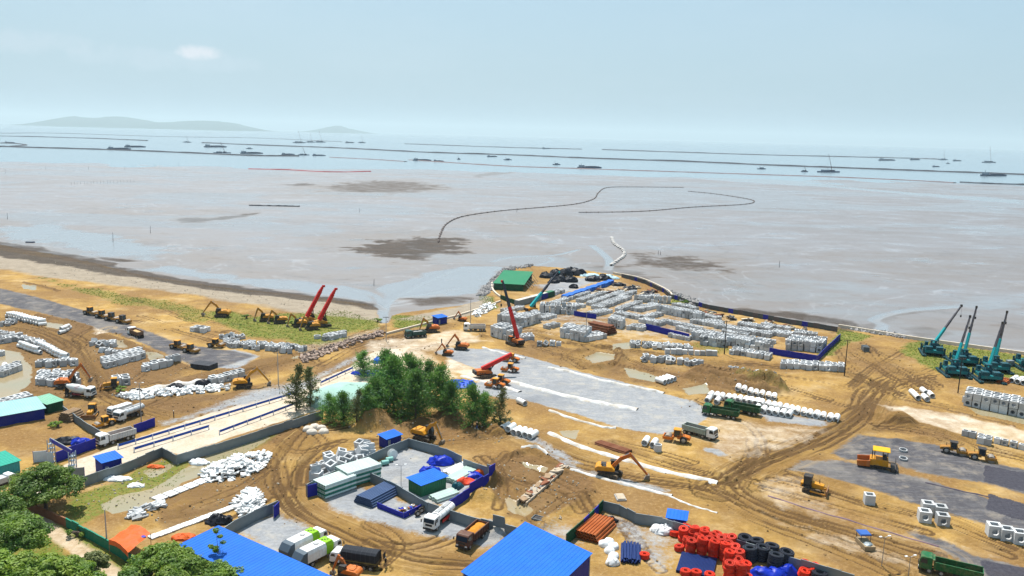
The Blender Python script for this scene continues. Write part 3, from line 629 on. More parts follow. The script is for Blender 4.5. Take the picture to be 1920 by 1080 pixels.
    vn = N('ShaderNodeTexNoise'); vn.inputs['Scale'].default_value = .011; vn.inputs['Detail'].default_value = 5; vn.inputs['Roughness'].default_value = .55; vn.inputs['Distortion'].default_value = 1.2; L(pos, vn.inputs['Vector'])
    vein = mth('MULTIPLY', mr(mth('ABSOLUTE', mth('SUBTRACT', vn.outputs[0], v=.5)), .002, .011, 1, 0), mr(mN, .4, .55)); vein2 = mr(mth('ABSOLUTE', mth('SUBTRACT', vn.outputs[0], v=.42)), .001, .008, 1, 0)
    mud = mix(mth('MULTIPLY', A['brown'], mr(mF, .35, .65, .3, 1)), mud, (.15, .12, .1))
    mud = mix(mth('MULTIPLY', vein, v=.35), mud, (.34, .35, .37)); mud = mix(mth('MULTIPLY', vein2, v=.4), mud, (.09, .08, .076))
    mask = mr(A['mud'], .35, .65); col = mix(mask, col, mud)
    dk = mth('MULTIPLY', edge('dark', 2.0, 1.5, mF), mr(nF, .2, .6, .6, 1)); col = mix(dk, col, mix(mr(mF, .35, .65), (.025, .018, .013), (.07, .052, .04)))
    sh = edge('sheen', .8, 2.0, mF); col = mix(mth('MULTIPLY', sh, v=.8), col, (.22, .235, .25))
    wcol = mix(mr(nL, .4, .6), (.3, .225, .125), (.26, .225, .135)); wet = edge('wet', 1.3, 4); col = mix(wet, col, wcol)
    L(col, b.inputs['Base Color'])
    r = fmix(mask, 0.92, mr(mN, .35, .7, .5, .36)); r = fmix(mth('MULTIPLY', mask, wetm), r, .14); r = fmix(sh, r, .2); r = fmix(dk, r, .85); r = fmix(wet, r, .06); r = fmix(mr(A['fresh'], .4, .6), r, .6)
    L(r, b.inputs['Roughness']); L(fmix(wet, fmix(dk, fmix(mask, .12, .45), .1), .5), b.inputs['Specular IOR Level'])
    hgt = mth('ADD', mth('MULTIPLY', nF, v=.5), mth('MULTIPLY', mth('MULTIPLY', st, A['trk']), v=1.1)); hgt = mth('ADD', hgt, mth('MULTIPLY', nM, v=.6)); hgt = mth('ADD', hgt, mth('MULTIPLY', nG, v=.16))
    flat = mth('SUBTRACT', mth('SUBTRACT', mr(mask, 0, 1, 1, .12), mth('MULTIPLY', wet, v=.95)), mth('MULTIPLY', A['grav'], v=.5)); flat = mr(flat, 0, 1, 0, 1)
    bp = N('ShaderNodeBump'); bp.inputs['Distance'].default_value = .5; L(mth('MULTIPLY', flat, v=1.0), bp.inputs['Strength']); L(hgt, bp.inputs['Height']); L(bp.outputs[0], b.inputs['Normal'])
    return m
GROUND = ground_material()

def sub_mesh(name, sel, kind='structure'):
    """sel: bool per quad"""
    jj, ii = np.where(sel)
    if len(jj) == 0: return None
    q = np.stack([jj*NC+ii, jj*NC+ii+1, (jj+1)*NC+ii+1, (jj+1)*NC+ii], 1)
    u, inv = np.unique(q.ravel(), return_inverse=True); q = inv.reshape(-1, 4).astype(np.int32)
    me = bpy.data.meshes.new(name); co = np.stack([X.ravel()[u], Y.ravel()[u], Z.ravel()[u]], 1).astype(np.float32)
    me.vertices.add(len(u)); me.vertices.foreach_set('co', co.ravel()); me.loops.add(len(q)*4); me.loops.foreach_set('vertex_index', q.ravel())
    me.polygons.add(len(q)); me.polygons.foreach_set('loop_start', np.arange(0, len(q)*4, 4, dtype=np.int32)); me.polygons.foreach_set('loop_total', np.full(len(q), 4, np.int32))
    me.polygons.foreach_set('use_smooth', np.ones(len(q), bool)); me.update(); me.validate()
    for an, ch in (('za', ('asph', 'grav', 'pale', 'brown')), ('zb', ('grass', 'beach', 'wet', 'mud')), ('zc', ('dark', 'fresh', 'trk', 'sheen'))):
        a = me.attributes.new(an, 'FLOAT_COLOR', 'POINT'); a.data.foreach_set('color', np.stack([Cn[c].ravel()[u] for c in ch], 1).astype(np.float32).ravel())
    a = me.attributes.new('zt', 'FLOAT_VECTOR', 'POINT'); a.data.foreach_set('vector', np.stack([TS.ravel()[u], TD.ravel()[u], RUT.ravel()[u]], 1).astype(np.float32).ravel())
    me.materials.append(GROUND); o = bpy.data.objects.new(name, me); COL.objects.link(o); o['kind'] = kind; return o
qo = OWN[:-1, :-1]
sub_mesh('mudflat', qo == -1)
for i, n in enumerate(NAMES): sub_mesh(n, qo == i)
# land going on out of view: beside and behind the surveyed patch
gm = mat('outer_sand', (.5, .32, .15), .95, 0, .3, .05)
MB().slab([(-1250, -550), (970, -550), (970, 280), (580, 360), (-720, 415), (-1250, 580)], -3.0, -2.2).build('outer_ground', gm)['kind'] = 'structure'

# ---- sea to the horizon
def water_material():
    m, t, b = nt('sea_water'); N = t.nodes.new; L = t.links.new
    geo = N('ShaderNodeNewGeometry'); n = N('ShaderNodeTexNoise'); n.inputs['Scale'].default_value = .12; n.inputs['Detail'].default_value = 5
    L(geo.outputs['Position'], n.inputs['Vector']); bp = N('ShaderNodeBump'); bp.inputs['Strength'].default_value = .25; bp.inputs['Distance'].default_value = .5
    L(n.outputs[0], bp.inputs['Height']); L(bp.outputs[0], b.inputs['Normal'])
    n2 = N('ShaderNodeTexNoise'); n2.inputs['Scale'].default_value = .0016; n2.inputs['Detail'].default_value = 4
    mp = N('ShaderNodeMapping'); mp.inputs[3].default_value = (.3, 1.5, 1); L(geo.outputs['Position'], mp.inputs[0]); L(mp.outputs[0], n2.inputs['Vector'])
    cr = N('ShaderNodeMix'); cr.data_type = 'RGBA'; cr.inputs[6].default_value = (.2, .25, .28, 1); cr.inputs[7].default_value = (.16, .22, .26, 1); L(n2.outputs[0], cr.inputs[0])
    L(cr.outputs[2], b.inputs['Base Color']); b.inputs['Roughness'].default_value = .18; return m
SEA = water_material()
s = MB(); s.add([(-40000, 900, -1.1), (40000, 900, -1.1), (40000, 60000, -1.1), (-40000, 60000, -1.1)], [(0, 1, 2, 3)])
s.build('sea', SEA)['kind'] = 'structure'
s = MB(); s.add([(-40000, -2000, -3.4), (40000, -2000, -3.4), (40000, 920, -3.4), (-40000, 920, -3.4)], [(0, 1, 2, 3)])
s.build('sea_bed', mat('sea_bed_mud', (.3, .28, .27), .7, 0, .2, .02))['kind'] = 'structure'
# mudflat margins left and right of the surveyed patch
s = MB()
s.add([(-4000, 420, -1.02), (-280, 420, -1.02), (-1450, 1500, -1.3), (-4000, 1300, -1.3)], [(0, 1, 2, 3)]); s.build('mudflat_margin', mat('outer_mud', (.33, .31, .31), .45, 0, .25, .02))['kind'] = 'structure'
# hazy air
# ================================================================ MACHINES  (local axes: X forward, Y left, Z up)
def put(o, a, b, z=0.0, sink=0.03):
    """stand a machine with its front at photo pixel a and its rear at b"""
    pa, pb = P(*a), P(*b); c = (pa+pb)/2; o.location = (c.x, c.y, gz(c.x, c.y)-sink+z); o.rotation_euler = (0, 0, math.atan2(pa.y-pb.y, pa.x-pb.x)); return o
def put1(o, a, deg, z=0.0, sink=0.03):
    c = P(*a); o.location = (c.x, c.y, gz(c.x, c.y)-sink+z); o.rotation_euler = (0, 0, math.radians(deg)); return o
def wheel(par, x, y, r=.52, w=.32, name='wheel'):
    s = 1 if y > 0 else -1
    t = MB().cyl((0, -w/2, 0), (0, w/2, 0), r, r, 16).build(name, TYRE, par, True); t.location = (x, y, r)
    MB().cyl((0, s*w/2, 0), (0, s*(w/2+.03), 0), r*.55, r*.5, 10).build('rim', RIM, t, True)
    return t
def truck_front(par, cabm, x1, w=2.5, h=2.95, L=2.1, z0=.75):
    """forward control cab whose nose is at x1"""
    x0 = x1-L; hw = w/2
    prof = [(x0, z0), (x1-.02, z0), (x1, z0+1.0), (x1-.22, h-.22), (x1-.5, h), (x0+.12, h), (x0, h-.2)]
    c = MB().prism(prof, -hw, hw).build('cab', cabm, par, False, .06)
    MB().prism([(x1-.005, z0+1.08), (x1+.03, z0+1.05), (x1-.19, h-.3), (x1-.24, h-.3)], -hw+.15, hw-.15).build('windscreen', GLASS, c)
    for s in (-1, 1):
        MB().prism([(x0+.75, z0+1.05), (x1-.2, z0+1.05), (x1-.38, h-.35), (x0+.85, h-.35)], s*hw, s*(hw+.02)).build('side_window', GLASS, c)
        MB().box((x1+.02, s*(hw-.35), z0+.2), (.08, .42, .22)).build('headlight', WHITE, c)
        m = MB(); m.bar((x1-.1, s*hw, h-.5), (x1+.12, s*(hw+.28), h-.5), .05); m.box((x1+.12, s*(hw+.3), h-.8), (.1, .2, .55)); m.build('mirror', STEELD, c)
    MB().b2(x1-.25, x1+.07, -hw, hw, z0-.3, z0+.08).build('bumper', STEELD, par)
    MB().b2(x1-.0, x1+.04, -.7, .7, z0+.45, z0+.85).build('grille', STEELD, c)
    return c
def chassis(par, x0, x1):
    m = MB()
    for s in (-.42, .42): m.b2(x0, x1, s-.06, s+.06, .62, .88)
    for x in np.linspace(x0+.2, x1-.3, 6): m.b2(x, x+.1, -.42, .42, .66, .84)
    m.cyl((x0+3.0, .75, .65), (x0+4.2, .75, .65), .28, None, 10); m.b2(x0+3.0, x0+4.0, -1.05, -.6, .42, .92)
    m.build('chassis', STEELD, par)
def dump_truck(cabm, bedm, loadm=None, L=8.8, axles=(3.2, 1.3, -2.3, -3.6), tail=True, tilt=0, rail=True, bedin=None):
    r = empty('dump_truck'); x1 = L/2; chassis(r, -L/2+.2, x1-.4); truck_front(r, cabm, x1)
    for ax in axles:
        for s in (-1, 1): wheel(r, ax, s*1.02, .52, .36 if ax > 0 else .5)
    b0, b1 = -L/2, x1-2.35; z0 = 1.05; h = 1.25; hw = 1.22
    m = MB(); m.b2(b0, b1, -hw, hw, z0, z0+.12)
    for s in (-1, 1):
        m.b2(b0, b1, s*hw-.05, s*hw+.05, z0+.1, z0+h); m.b2(b0-.02, b1, s*hw-.09, s*hw+.09, z0+h, z0+h+.12)
        for x in np.arange(b0+.2, b1, .62): m.b2(x, x+.12, s*(hw+.1)-.05, s*(hw+.1)+.05, z0, z0+h)
    m.b2(b1-.08, b1+.02, -hw, hw, z0, z0+h+.35); m.b2(b0-.06, b0+.04, -hw, hw, z0, z0+h-.05)
    if tail: m.b2(b1-.1, b1+.7, -hw, hw, z0+h+.32, z0+h+.42)
    bed = m.build('bed', bedm, r)
    MB().b2(b0+.06, b1-.1, -hw+.06, hw-.06, z0+.14, z0+.18).build('bed_lining', bedin or RUST, bed)
    if loadm:
        mm = MB(); n = 9
        vs = []; fs = []
        for j in range(5):
            for i in range(n):
                x = b0+.1+(b1-b0-.25)*i/(n-1); y = -hw+.07+(2*hw-.14)*j/4; e = min(i, n-1-i, 2)/2*min(j, 4-j, 1.5)/1.5
                vs.append((x, y, z0+h-.45+.5*e+.12*math.sin(i*2.1+j)))
        for j in range(4):
            for i in range(n-1): fs.append((j*n+i, j*n+i+1, (j+1)*n+i+1, (j+1)*n+i))
        mm.add(vs, fs); mm.build('load', loadm, bed, True)
    return r
def tank_truck(tankm, cabm, stripe=None):
    r = empty('tank_truck'); L = 8.2; chassis(r, -L/2+.1, L/2-.4); truck_front(r, cabm, L/2, 2.45, 2.85)
    for ax in (2.9, -1.7, -3.0):
        for s in (-1, 1): wheel(r, ax, s*1.0, .5, .4)
    prof = [(1.15*math.cos(t), 2.0+.82*math.sin(t)) for t in np.linspace(0, 2*PI, 18, endpoint=False)]
    m = MB(); M = Matrix.Rotation(PI/2, 4, 'Z'); m.prism(prof, -1.55, 4.1, M)
    t = m.build('tank', tankm, r, True)
    mm = MB()
    for x in (-3.6, -2.2, -.8, .8): mm.prism([(1.18*math.cos(q), 2.0+.85*math.sin(q)) for q in np.linspace(0, 2*PI, 18, endpoint=False)], -x, -x+.06, M)
    mm.build('band', STEEL, t)
    MB().b2(-3.9, 1.2, -.4, .4, 2.82, 2.88).build('walkway', STEEL, t)
    MB().cyl((-1.2, 0, 2.85), (-1.2, 0, 3.02), .3, None, 12).build('hatch', STEEL, t)
    if stripe:
        for s in (-1, 1): MB().b2(-2.4, .9, s*1.17-.03, s*1.17+.03, .75, 1.35).build('side_locker', stripe, r)
    return r
def covered_truck(cabm, coverm):
    r = empty('covered_truck'); L = 8.6; chassis(r, -L/2, L/2-.4); truck_front(r, cabm, L/2, 2.3, 2.6, 1.8)
    for ax in (3.2, -2.0, -3.2):
        for s in (-1, 1): wheel(r, ax, s*.98, .48, .4)
    MB().b2(-L/2, 2.25, -1.2, 1.2, 1.0, 1.7).build('bed', mat('dark_bed_paint', (.03, .028, .02), .6, 0, .2, 2, .4), r)
    MB().b2(-L/2, 2.25, -1.23, 1.23, 1.42, 1.5).build('bed_rail', mat('ochre_rail', (.25, .2, .05), .7), r)
    m = MB(); prof = [(-1.18, 1.7), (1.18, 1.7), (1.18, 2.95), (.8, 3.25), (0, 3.35), (-.8, 3.25), (-1.18, 2.95)]; m.prism(prof, -2.2, L/2-.05, Matrix.Rotation(PI/2, 4, 'Z'))
    c = m.build('canvas_cover', coverm, r)
    m = MB()
    for x in np.linspace(-L/2+.3, 2.0, 8): m.prism([(1.2, 1.7), (1.22, 2.97), (.8, 3.28), (0, 3.38), (-.8, 3.28), (-1.22, 2.97), (-1.2, 1.7), (-1.17, 1.7), (-1.17, 2.9), (0, 3.3), (1.17, 2.9), (1.17, 1.7)][:7], -x, -x+.05, Matrix.Rotation(PI/2, 4, 'Z'))
    m.build('cover_rib', mat('cover_rib', (.045, .05, .06), .8), c)
    MB().b2(-L/2-.75, -L/2-.7, -1.1, -.1, 1.9, 2.9).build('rear_flap', coverm, c)
    return r
def refuse_truck():
    lime = mat('lime_paint', (.22, .46, .012), .4, 0, .06); r = empty('refuse_truck'); L = 9.2
    chassis(r, -L/2, L/2-.4); truck_front(r, WHITE, L/2, 2.45, 2.8, 1.8)
    for ax in (3.3, -2.0, -3.3):
        for s in (-1, 1): wheel(r, ax, s*1.0, .5, .42)
    def ring(x0, x1, mt, nm, top=3.2, hw=1.22):
        prof = [(-hw, 1.05), (hw, 1.05), (hw+.02, 2.6), (hw-.2, top), (-hw+.2, top), (-hw-.02, 2.6)]
        return MB().prism(prof, -x1, -x0, Matrix.Rotation(PI/2, 4, 'Z')).build(nm, mt, r, False, .05)
    ring(1.1, 2.6, lime, 'front_body', 3.25, 1.24); b = ring(-3.0, 1.1, WHITE, 'body')
    MB().prism([(-3.0, 1.05), (-3.0, 3.15), (-3.8, 3.0), (-4.6, 2.0), (-4.5, 1.0)], -1.2, 1.2).build('tail_hopper', mat('slate_paint', (.07, .1, .13), .5), r)
    m = MB()
    for x in np.linspace(-2.6, .8, 6):
        for s in (-1, 1): m.b2(x, x+.1, s*1.25-.04, s*1.25+.04, 1.1, 2.6)
    m.build('rib', WHITE, b)
    MB().b2(-.6, .1, -.4, .4, 3.2, 3.34).build('roof_hatch', STEEL, b)
    for k in range(3): MB().box((1.4+.35*k, .3-.3*k, 3.28), (.25, .3, .05), Matrix.Identity(4)).build('emblem_mark', STEELD, r)
    return r
def mixer_truck():
    r = empty('mixer_truck'); L = 8.6; chassis(r, -L/2+.2, L/2-.4); truck_front(r, WHITE, L/2, 2.45, 2.9)
    for ax in (3.1, -1.6, -2.9):
        for s in (-1, 1): wheel(r, ax, s*1.0, .52, .42)
    drum = mat('mixer_drum', (.66, .68, .66), .5, 0, .1, 1.5, .2)
    st = [(1.9, 1.9, .75), (1.2, 1.98, 1.15), (-.6, 2.25, 1.22), (-2.2, 2.6, .95), (-3.3, 2.85, .5), (-3.5, 2.9, .45)]; vs = []; fs = []; n = 20
    ax = Vector((-5.2, 0, 1.0)).normalized(); a = Vector((0, 1, 0)); b = ax.cross(a)
    for x, z, rr in st:
        for i in range(n): t = 2*PI*i/n; vs.append(Vector((x, 0, z))+a*(rr*math.cos(t))+b*(rr*math.sin(t)))
    for k in range(len(st)-1): fs += [(k*n+i, k*n+(i+1) % n, (k+1)*n+(i+1) % n, (k+1)*n+i) for i in range(n)]
    fs += [tuple(range(n)), tuple(range(len(vs)-n, len(vs)))]
    d = MB().add(vs, fs).build('drum', drum, r, True)
    m = MB()      # the red slanting mark painted on the drum's side
    for s in (-1, 1):
        for u0, u1, ang in ((-.35, .15, .5), (-.05, .6, .3), (.25, .75, .95)):
            q = []
            for k in range(5):
                f = k/4; x = u0+(u1-u0)*f; t = ang*s+.35*s*f; rr = 1.24; p = Vector((-.3+x, 0, 2.2-.19*x)); q.append((p+a*(rr*math.cos(t))*s+b*(-rr*math.sin(abs(t)))*1.0, x))
            for (p0, _), (p1, _) in zip(q[:-1], q[1:]): m.bar(p0, p1, .16, .03)
    m.build('red_mark', RED, d)
    m = MB(); m.b2(-3.6, -3.4, -.8, .8, .9, 2.6); m.b2(-3.9, -3.5, -.5, .5, 2.4, 3.5); m.build('chute_frame', STEELD, r)
    MB().bar((-3.7, 0, 2.5), (-4.5, 0, 1.3), .5, .2).build('chute', YEL, r)
    MB().b2(-1.5, 1.0, -1.15, 1.15, .75, 1.05).build('side_skirt', mat('maroon_skirt', (.2, .02, .03), .5), r)
    return r
def light_truck(cabm, bodym):
    r = empty('light_truck'); L = 6.2; chassis(r, -L/2, L/2-.4); truck_front(r, cabm, L/2, 2.0, 2.3, 1.7, .6)
    for ax in (2.1, -1.7):
        for s in (-1, 1): wheel(r, ax, s*.85, .42, .32)
    MB().b2(-L/2, 1.2, -1.0, 1.0, .95, 2.1).build('cargo_body', bodym, r, False, .05)
    return r
# ------------------------------------------------ crawler undercarriage
def crawler(par, L, gauge, w, h):
    for s in (-1, 1):
        rr = h/2; prof = []
        for t in np.linspace(-PI/2, PI/2, 6): prof.append((L/2-rr+rr*math.cos(t), rr+rr*math.sin(t)))
        for t in np.linspace(PI/2, 3*PI/2, 6): prof.append((-L/2+rr+rr*math.cos(t), rr+rr*math.sin(t)))
        y = s*gauge/2; tr = MB().prism(prof, y-w/2, y+w/2).build('crawler_track', TRACK, par)
        m = MB()
        for x in np.linspace(-L/2+rr, L/2-rr, 7): m.cyl((x, y+s*(w/2), rr*.8), (x, y+s*(w/2+.04), rr*.8), rr*.42, None, 8)
        m.build('roller_wheel', STEELD, tr)
    MB().box((0, 0, h*.62), (L*.5, gauge, h*.4)).build('undercarriage', STEELD, par)
def beam(pts, w, hs):
    m = MB()
    for i in range(len(pts)-1): m.bar(pts[i], pts[i+1], w, hs[i], w, hs[i+1])
    return m
def excavator(bodym, boomm, boom=((.3, 2.0), (3.2, 5.0), (5.3, 4.2), (6.2, 1.2)), sc=1.0, yaw=0.0, cover=None):
    r = empty('excavator'); crawler(r, 4.2, 2.5, .6, .95)
    U = Matrix.Rotation(yaw, 4, 'Z')
    MB().b2(-2.5, 1.6, -1.3, 1.3, 1.05, 1.42, U).build('turntable_frame', STEELD, r)
    m = MB(); m.prism([(-2.6, 1.42), (.9, 1.42), (.9, 1.7), (.2, 2.35), (-2.4, 2.35), (-2.75, 2.1), (-2.75, 1.42)], -1.35, 1.35, U)
    h = m.build('house', bodym, r, False, .08)
    MB().prism([(-2.8, 1.15), (-2.3, 1.15), (-2.3, 2.2), (-2.8, 2.1), (-3.0, 1.8), (-3.0, 1.4)], -1.3, 1.3, U).build('counterweight', bodym, r, False, .1)
    c = MB().prism([(-.1, 1.35), (1.65, 1.35), (1.7, 2.0), (1.35, 3.0), (0, 3.0)], .35, 1.3, U).build('cab', mat('machine_cab', (.025, .026, .028), .5, 0, .1, 2, .1), r, False, .05)
    m = MB(); m.prism([(.15, 2.05), (1.5, 2.05), (1.28, 2.85), (.18, 2.85)], 1.3, 1.32, U); m.prism([(.15, 2.05), (1.5, 2.05), (1.28, 2.85), (.18, 2.85)], .33, .35, U); m.prism([(1.69, 1.95), (1.72, 1.95), (1.4, 2.9), (1.36, 2.9)], .42, 1.23, U); m.build('cab_window', GLASS, c)
    MB().prism([(-.15, 3.0), (1.4, 3.0), (1.35, 3.08), (-.1, 3.08)], .3, 1.35, U).build('cab_roof', MATS['machine_cab'], c)
    m = MB(); m.b2(-1.9, -.9, -.5, .9, 2.35, 2.5, U); m.b2(-1.7, -.8, -1.2, -.6, 2.35, 2.48, U); m.build('engine_hood', cover or bodym, h)
    m = MB(); m.cyl((-1.6, -.9, 2.3), (-1.6, -.9, 2.9), .07, None, 8, True, U); m.build('exhaust', STEELD, h)
    a, b, c2, d = [Vector((x, 0, z)) for x, z in boom]
    k = (a+b)/2+Vector((0, 0, .55)) if True else None
    bm_ = MB()
    for p, q, h0, h1 in ((a, k, .55, .75), (k, b, .75, .6)): bm_.bar(p, q, .45, h0, .42, h1, U)
    bm_.bar(b, c2, .42, .6, .36, .4, U) if False else None
    bo = bm_.build('boom', boomm, r)
    sk = MB(); up = (b-d).normalized()*.8; sk.bar(b+up*.6, d, .38, .55, .3, .32, U); st = sk.build('stick', boomm, r)
    m = MB(); m.cyl(U @ Vector((.9, 0, 1.6)), U @ ((k*2+a)/3), .09, None, 8); m.cyl(U @ (k+Vector((.1, 0, .4))), U @ (b+up*.55), .08, None, 8); m.cyl(U @ (b+up*.1+Vector((.3, 0, .1))), U @ (d+(b-d)*.15+Vector((.25, 0, 0))), .07, None, 8); m.build('hydraulic_cylinder', STEEL, r)
    e = d; ang = math.atan2(d.z-b.z, d.x-b.x)
    prof = [(0, .15), (.35, .1), (.6, -.35), (.45, -.85), (0, -1.05), (-.45, -.95), (-.3, -.5)]
    rot = Matrix.Translation(e) @ Matrix.Rotation(.25, 4, 'Y')
    MB().prism(prof, -.55, .55, U @ rot).build('bucket', mat('bucket_steel', (.2, .17, .14), .6, .3, .3, 3, .5), r)
    MB().b2(1.6, 1.75, -.3, .3, 1.6, 1.9, U).build('work_light', WHITE, h) if sc > 5 else None
    r.scale = (sc, sc, sc); return r
def roller(bodym, roofm, sc=1.0):
    r = empty('road_roller'); dr = mat('drum_steel', (.3, .26, .22), .5, .4, .2, 3, .5)
    for s in (-1, 1): wheel(r, -1.6, s*.8, .78, .55)
    d = MB().cyl((0, -1.05, 0), (0, 1.05, 0), .76, None, 24).build('drum', dr, r, True); d.location = (1.75, 0, .76)
    m = MB()
    for s in (-1, 1): m.b2(.7, 2.7, s*1.15-.07, s*1.15+.07, .6, 1.2)
    m.b2(2.6, 2.8, -1.2, 1.2, .6, 1.25); m.b2(.5, .8, -1.2, 1.2, .6, 1.4); m.build('drum_frame', bodym, r, False, .04)
    h = MB().prism([(-2.9, .8), (-.2, .8), (-.2, 1.75), (-1.2, 1.7), (-2.7, 1.45), (-2.95, 1.2)], -.75, .75).build('hood', bodym, r, False, .06)
    MB().cyl((-1.6, .4, 1.5), (-1.6, .4, 2.3), .06, None, 8).build('exhaust', STEELD, h)
    c = MB().prism([(-.9, 1.2), (.55, 1.2), (.65, 1.8), (.45, 2.75), (-.8, 2.75)], -.75, .75).build('cab', GLASS, r)
    m = MB()
    for x in (-.82, .5):
        for s in (-1, 1): m.bar((x, s*.77, 1.2), (x-.02, s*.77, 2.75), .1)
    m.b2(-.95, .7, -.8, .8, 1.15, 1.3); m.build('cab_frame', bodym, c)
    MB().box((-.17, 0, 2.82), (1.75, 1.8, .16), None, .92).build('cab_roof', roofm, r, False, .04)
    m = MB()
    for k in range(3): m.b2(-2.4+.3*k, -2.25+.3*k, -.76, .76, 1.0, 1.3)
    m.build('vent', STEELD, h)
    r.scale = (sc,)*3; return r
def bulldozer(bodym, sc=1.0, roof=None):
    r = empty('bulldozer'); crawler(r, 3.4, 2.1, .55, 1.0)
    h = MB().prism([(-.2, .9), (1.9, .9), (1.95, 1.7), (-.2, 1.95)], -.6, .6).build('hood', bodym, r, False, .05)
    MB().cyl((1.1, .2, 1.8), (1.1, .2, 2.6), .07, None, 8).build('exhaust', STEELD, h)
    c = MB().prism([(-1.6, 1.3), (-.2, 1.3), (-.15, 2.0), (-.35, 2.95), (-1.5, 2.95)], -.75, .75).build('cab', GLASS, r)
    MB().box((-.9, 0, 3.02), (1.6, 1.75, .14), None, .9).build('cab_roof', roof or STEELD, c)
    m = MB()
    for x in (-1.55, -.25):
        for s in (-1, 1): m.bar((x, s*.77, 1.3), (x, s*.77, 2.95), .11)
    m.b2(-1.8, -.1, -.9, .9, 1.0, 1.35); m.build('cab_frame', STEELD, c)
    MB().b2(-2.1, -1.5, -.8, .8, .9, 1.7).build('fuel_tank', bodym, r, False, .05)
    m = MB(); m.prism([(2.6, .05), (2.75, .05), (2.6, .6), (2.68, 1.15), (2.5, 1.15), (2.45, .6)], -1.7, 1.7); m.build('blade', mat('blade_steel', (.23, .11, .05), .6, .2, .3, 2, .5), r)
    m = MB()
    for s in (-1, 1): m.bar((-.3, s*1.4, .6), (2.55, s*1.4, .35), .16, .25); m.cyl((1.6, s*.5, 1.3), (2.55, s*.7, .8), .07, None, 8)
    m.build('push_arm', bodym, r); r.scale = (sc,)*3; return r
def paver():
    r = empty('asphalt_paver'); crawler(r, 3.2, 1.9, .4, .8)
    MB().b2(-1.9, 1.2, -1.25, 1.25, .7, 1.9).build('engine_body', YEL, r, False, .06)
    m = MB()
    for s in (-1, 1): m.prism([(1.2, .45), (3.3, .35), (3.4, 1.3), (1.2, 1.6)], s*1.45-.08, s*1.45+.08)
    m.b2(1.2, 3.3, -1.45, 1.45, .4, .5); m.b2(1.15, 1.25, -1.45, 1.45, .4, 1.6); h = m.build('hopper', ORG, r)
    MB().b2(1.3, 3.2, -1.35, 1.35, .52, .56).build('hopper_floor', RUST, h)
    m = MB()
    for x in (-1.7, .5):
        for s in (-1, 1): m.bar((x, s*1.1, 1.9), (x, s*1.1, 3.5), .08)
    m.build('canopy_post', STEELD, r)
    MB().box((-.6, 0, 3.58), (3.0, 2.7, .16), None, .94).build('canopy', mat('canopy_yellow', (.66, .34, .005), .5, 0, .05), r, False, .04)
    MB().cyl((.9, .8, 1.9), (.9, .8, 3.5), .08, None, 8).build('exhaust', STEELD, r)
    m = MB(); m.b2(-1.6, -.9, -.9, .9, 1.9, 2.3); m.b2(-1.0, -.85, -.5, .5, 2.3, 2.9); m.b2(-1.5, -1.1, .2, .7, 2.3, 2.5); m.b2(-1.5, -1.1, -.7, -.2, 2.3, 2.5); m.build('control_station', STEELD, r)
    m = MB(); m.b2(-3.3, -2.4, -1.9, 1.9, .1, .75); m.b2(-3.6, -3.3, -1.9, 1.9, .35, .5)
    for s in (-1, 1): m.bar((-3.2, s*1.5, .7), (.5, s*1.4, .75), .14, .2); m.bar((-3.2, s*1.85, .7), (-3.2, s*1.85, 1.7), .06)
    m.b2(-3.22, -3.18, -1.85, 1.85, 1.6, 1.68); m.b2(-3.22, -3.18, -1.85, 1.85, 1.2, 1.26); m.build('screed', STEELD, r); r.scale = (1.25,)*3
    return r
def telescopic_crane(bodym, boomm, boom2m, L1, L2, el, yaw=0.0, hook=True, sc=1.0, tipm=None, bw=1.25):
    r = empty('crawler_crane'); crawler(r, 5.4, 3.6, .75, 1.1); U = Matrix.Rotation(yaw, 4, 'Z')
    h = MB().prism([(-3.6, 1.3), (1.4, 1.3), (1.4, 1.9), (-.2, 2.5), (-3.3, 2.5), (-3.7, 2.1)], -1.4, 1.4, U).build('house', bodym, r, False, .08)
    MB().b2(-4.2, -3.5, -1.35, 1.35, 1.25, 2.4, U).build('counterweight', STEELD, r, False, .08)
    c = MB().prism([(.0, 1.4), (1.9, 1.4), (2.0, 2.0), (1.5, 3.1), (.1, 3.1)], .75, 1.75, U).build('cab', GLASS, r)
    MB().prism([(-.1, 3.1), (1.6, 3.1), (1.5, 3.2), (0, 3.2)], .7, 1.8, U).build('cab_roof', bodym, c)
    e = math.radians(el); a = Vector((-1.6, -.1, 2.7)); d = Vector((math.cos(e), 0, math.sin(e))); b = a+d*L1; c2 = b+d*L2
    MB().bar(a, b, .85*bw, 1.0*bw, .75*bw, .85*bw, U).build('boom', boomm, r, False, .04)
    if L2:
        m = MB(); k = 3
        for i in range(k): m.bar(b+d*(L2*i/k)-d*.1, b+d*(L2*(i+1)/k), (.62-.1*i)*bw, (.7-.11*i)*bw, None, None, U)
        m.build('boom_extension', boom2m, r)
    m = MB(); m.box(tuple(c2+Vector((.2, 0, -.3))), (.8, .6, .8), U); m.build('boom_head', tipm or boomm, r)
    m = MB(); m.cyl(U @ Vector((.9, -.1, 1.9)), U @ (a+d*L1*.45-Vector((0, 0, .4))), .2, None, 10); m.cyl(U @ Vector((.9, -.1, 1.9)), U @ (a+d*L1*.28-Vector((0, 0, .4))), .28, None, 10); m.build('lift_cylinder', STEELD, r)
    m = MB()
    for x in (-2.8, -2.0, -1.2): m.b2(x, x+.5, -1.42, 1.42, 1.5, 1.8, U)
    m.build('vent', STEELD, h)
    if hook:
        t = c2+Vector((.4, 0, -.6)); m = MB(); m.cyl(U @ t, U @ (t-Vector((0, 0, hook))), .035, None, 5); m.build('hoist_rope', STEELD, r)
        MB().box(tuple(t-Vector((0, 0, hook+.5))), (.5, .35, 1.0), U).build('hook_block', STEELD, r)
    r.scale = (sc,)*3; return r
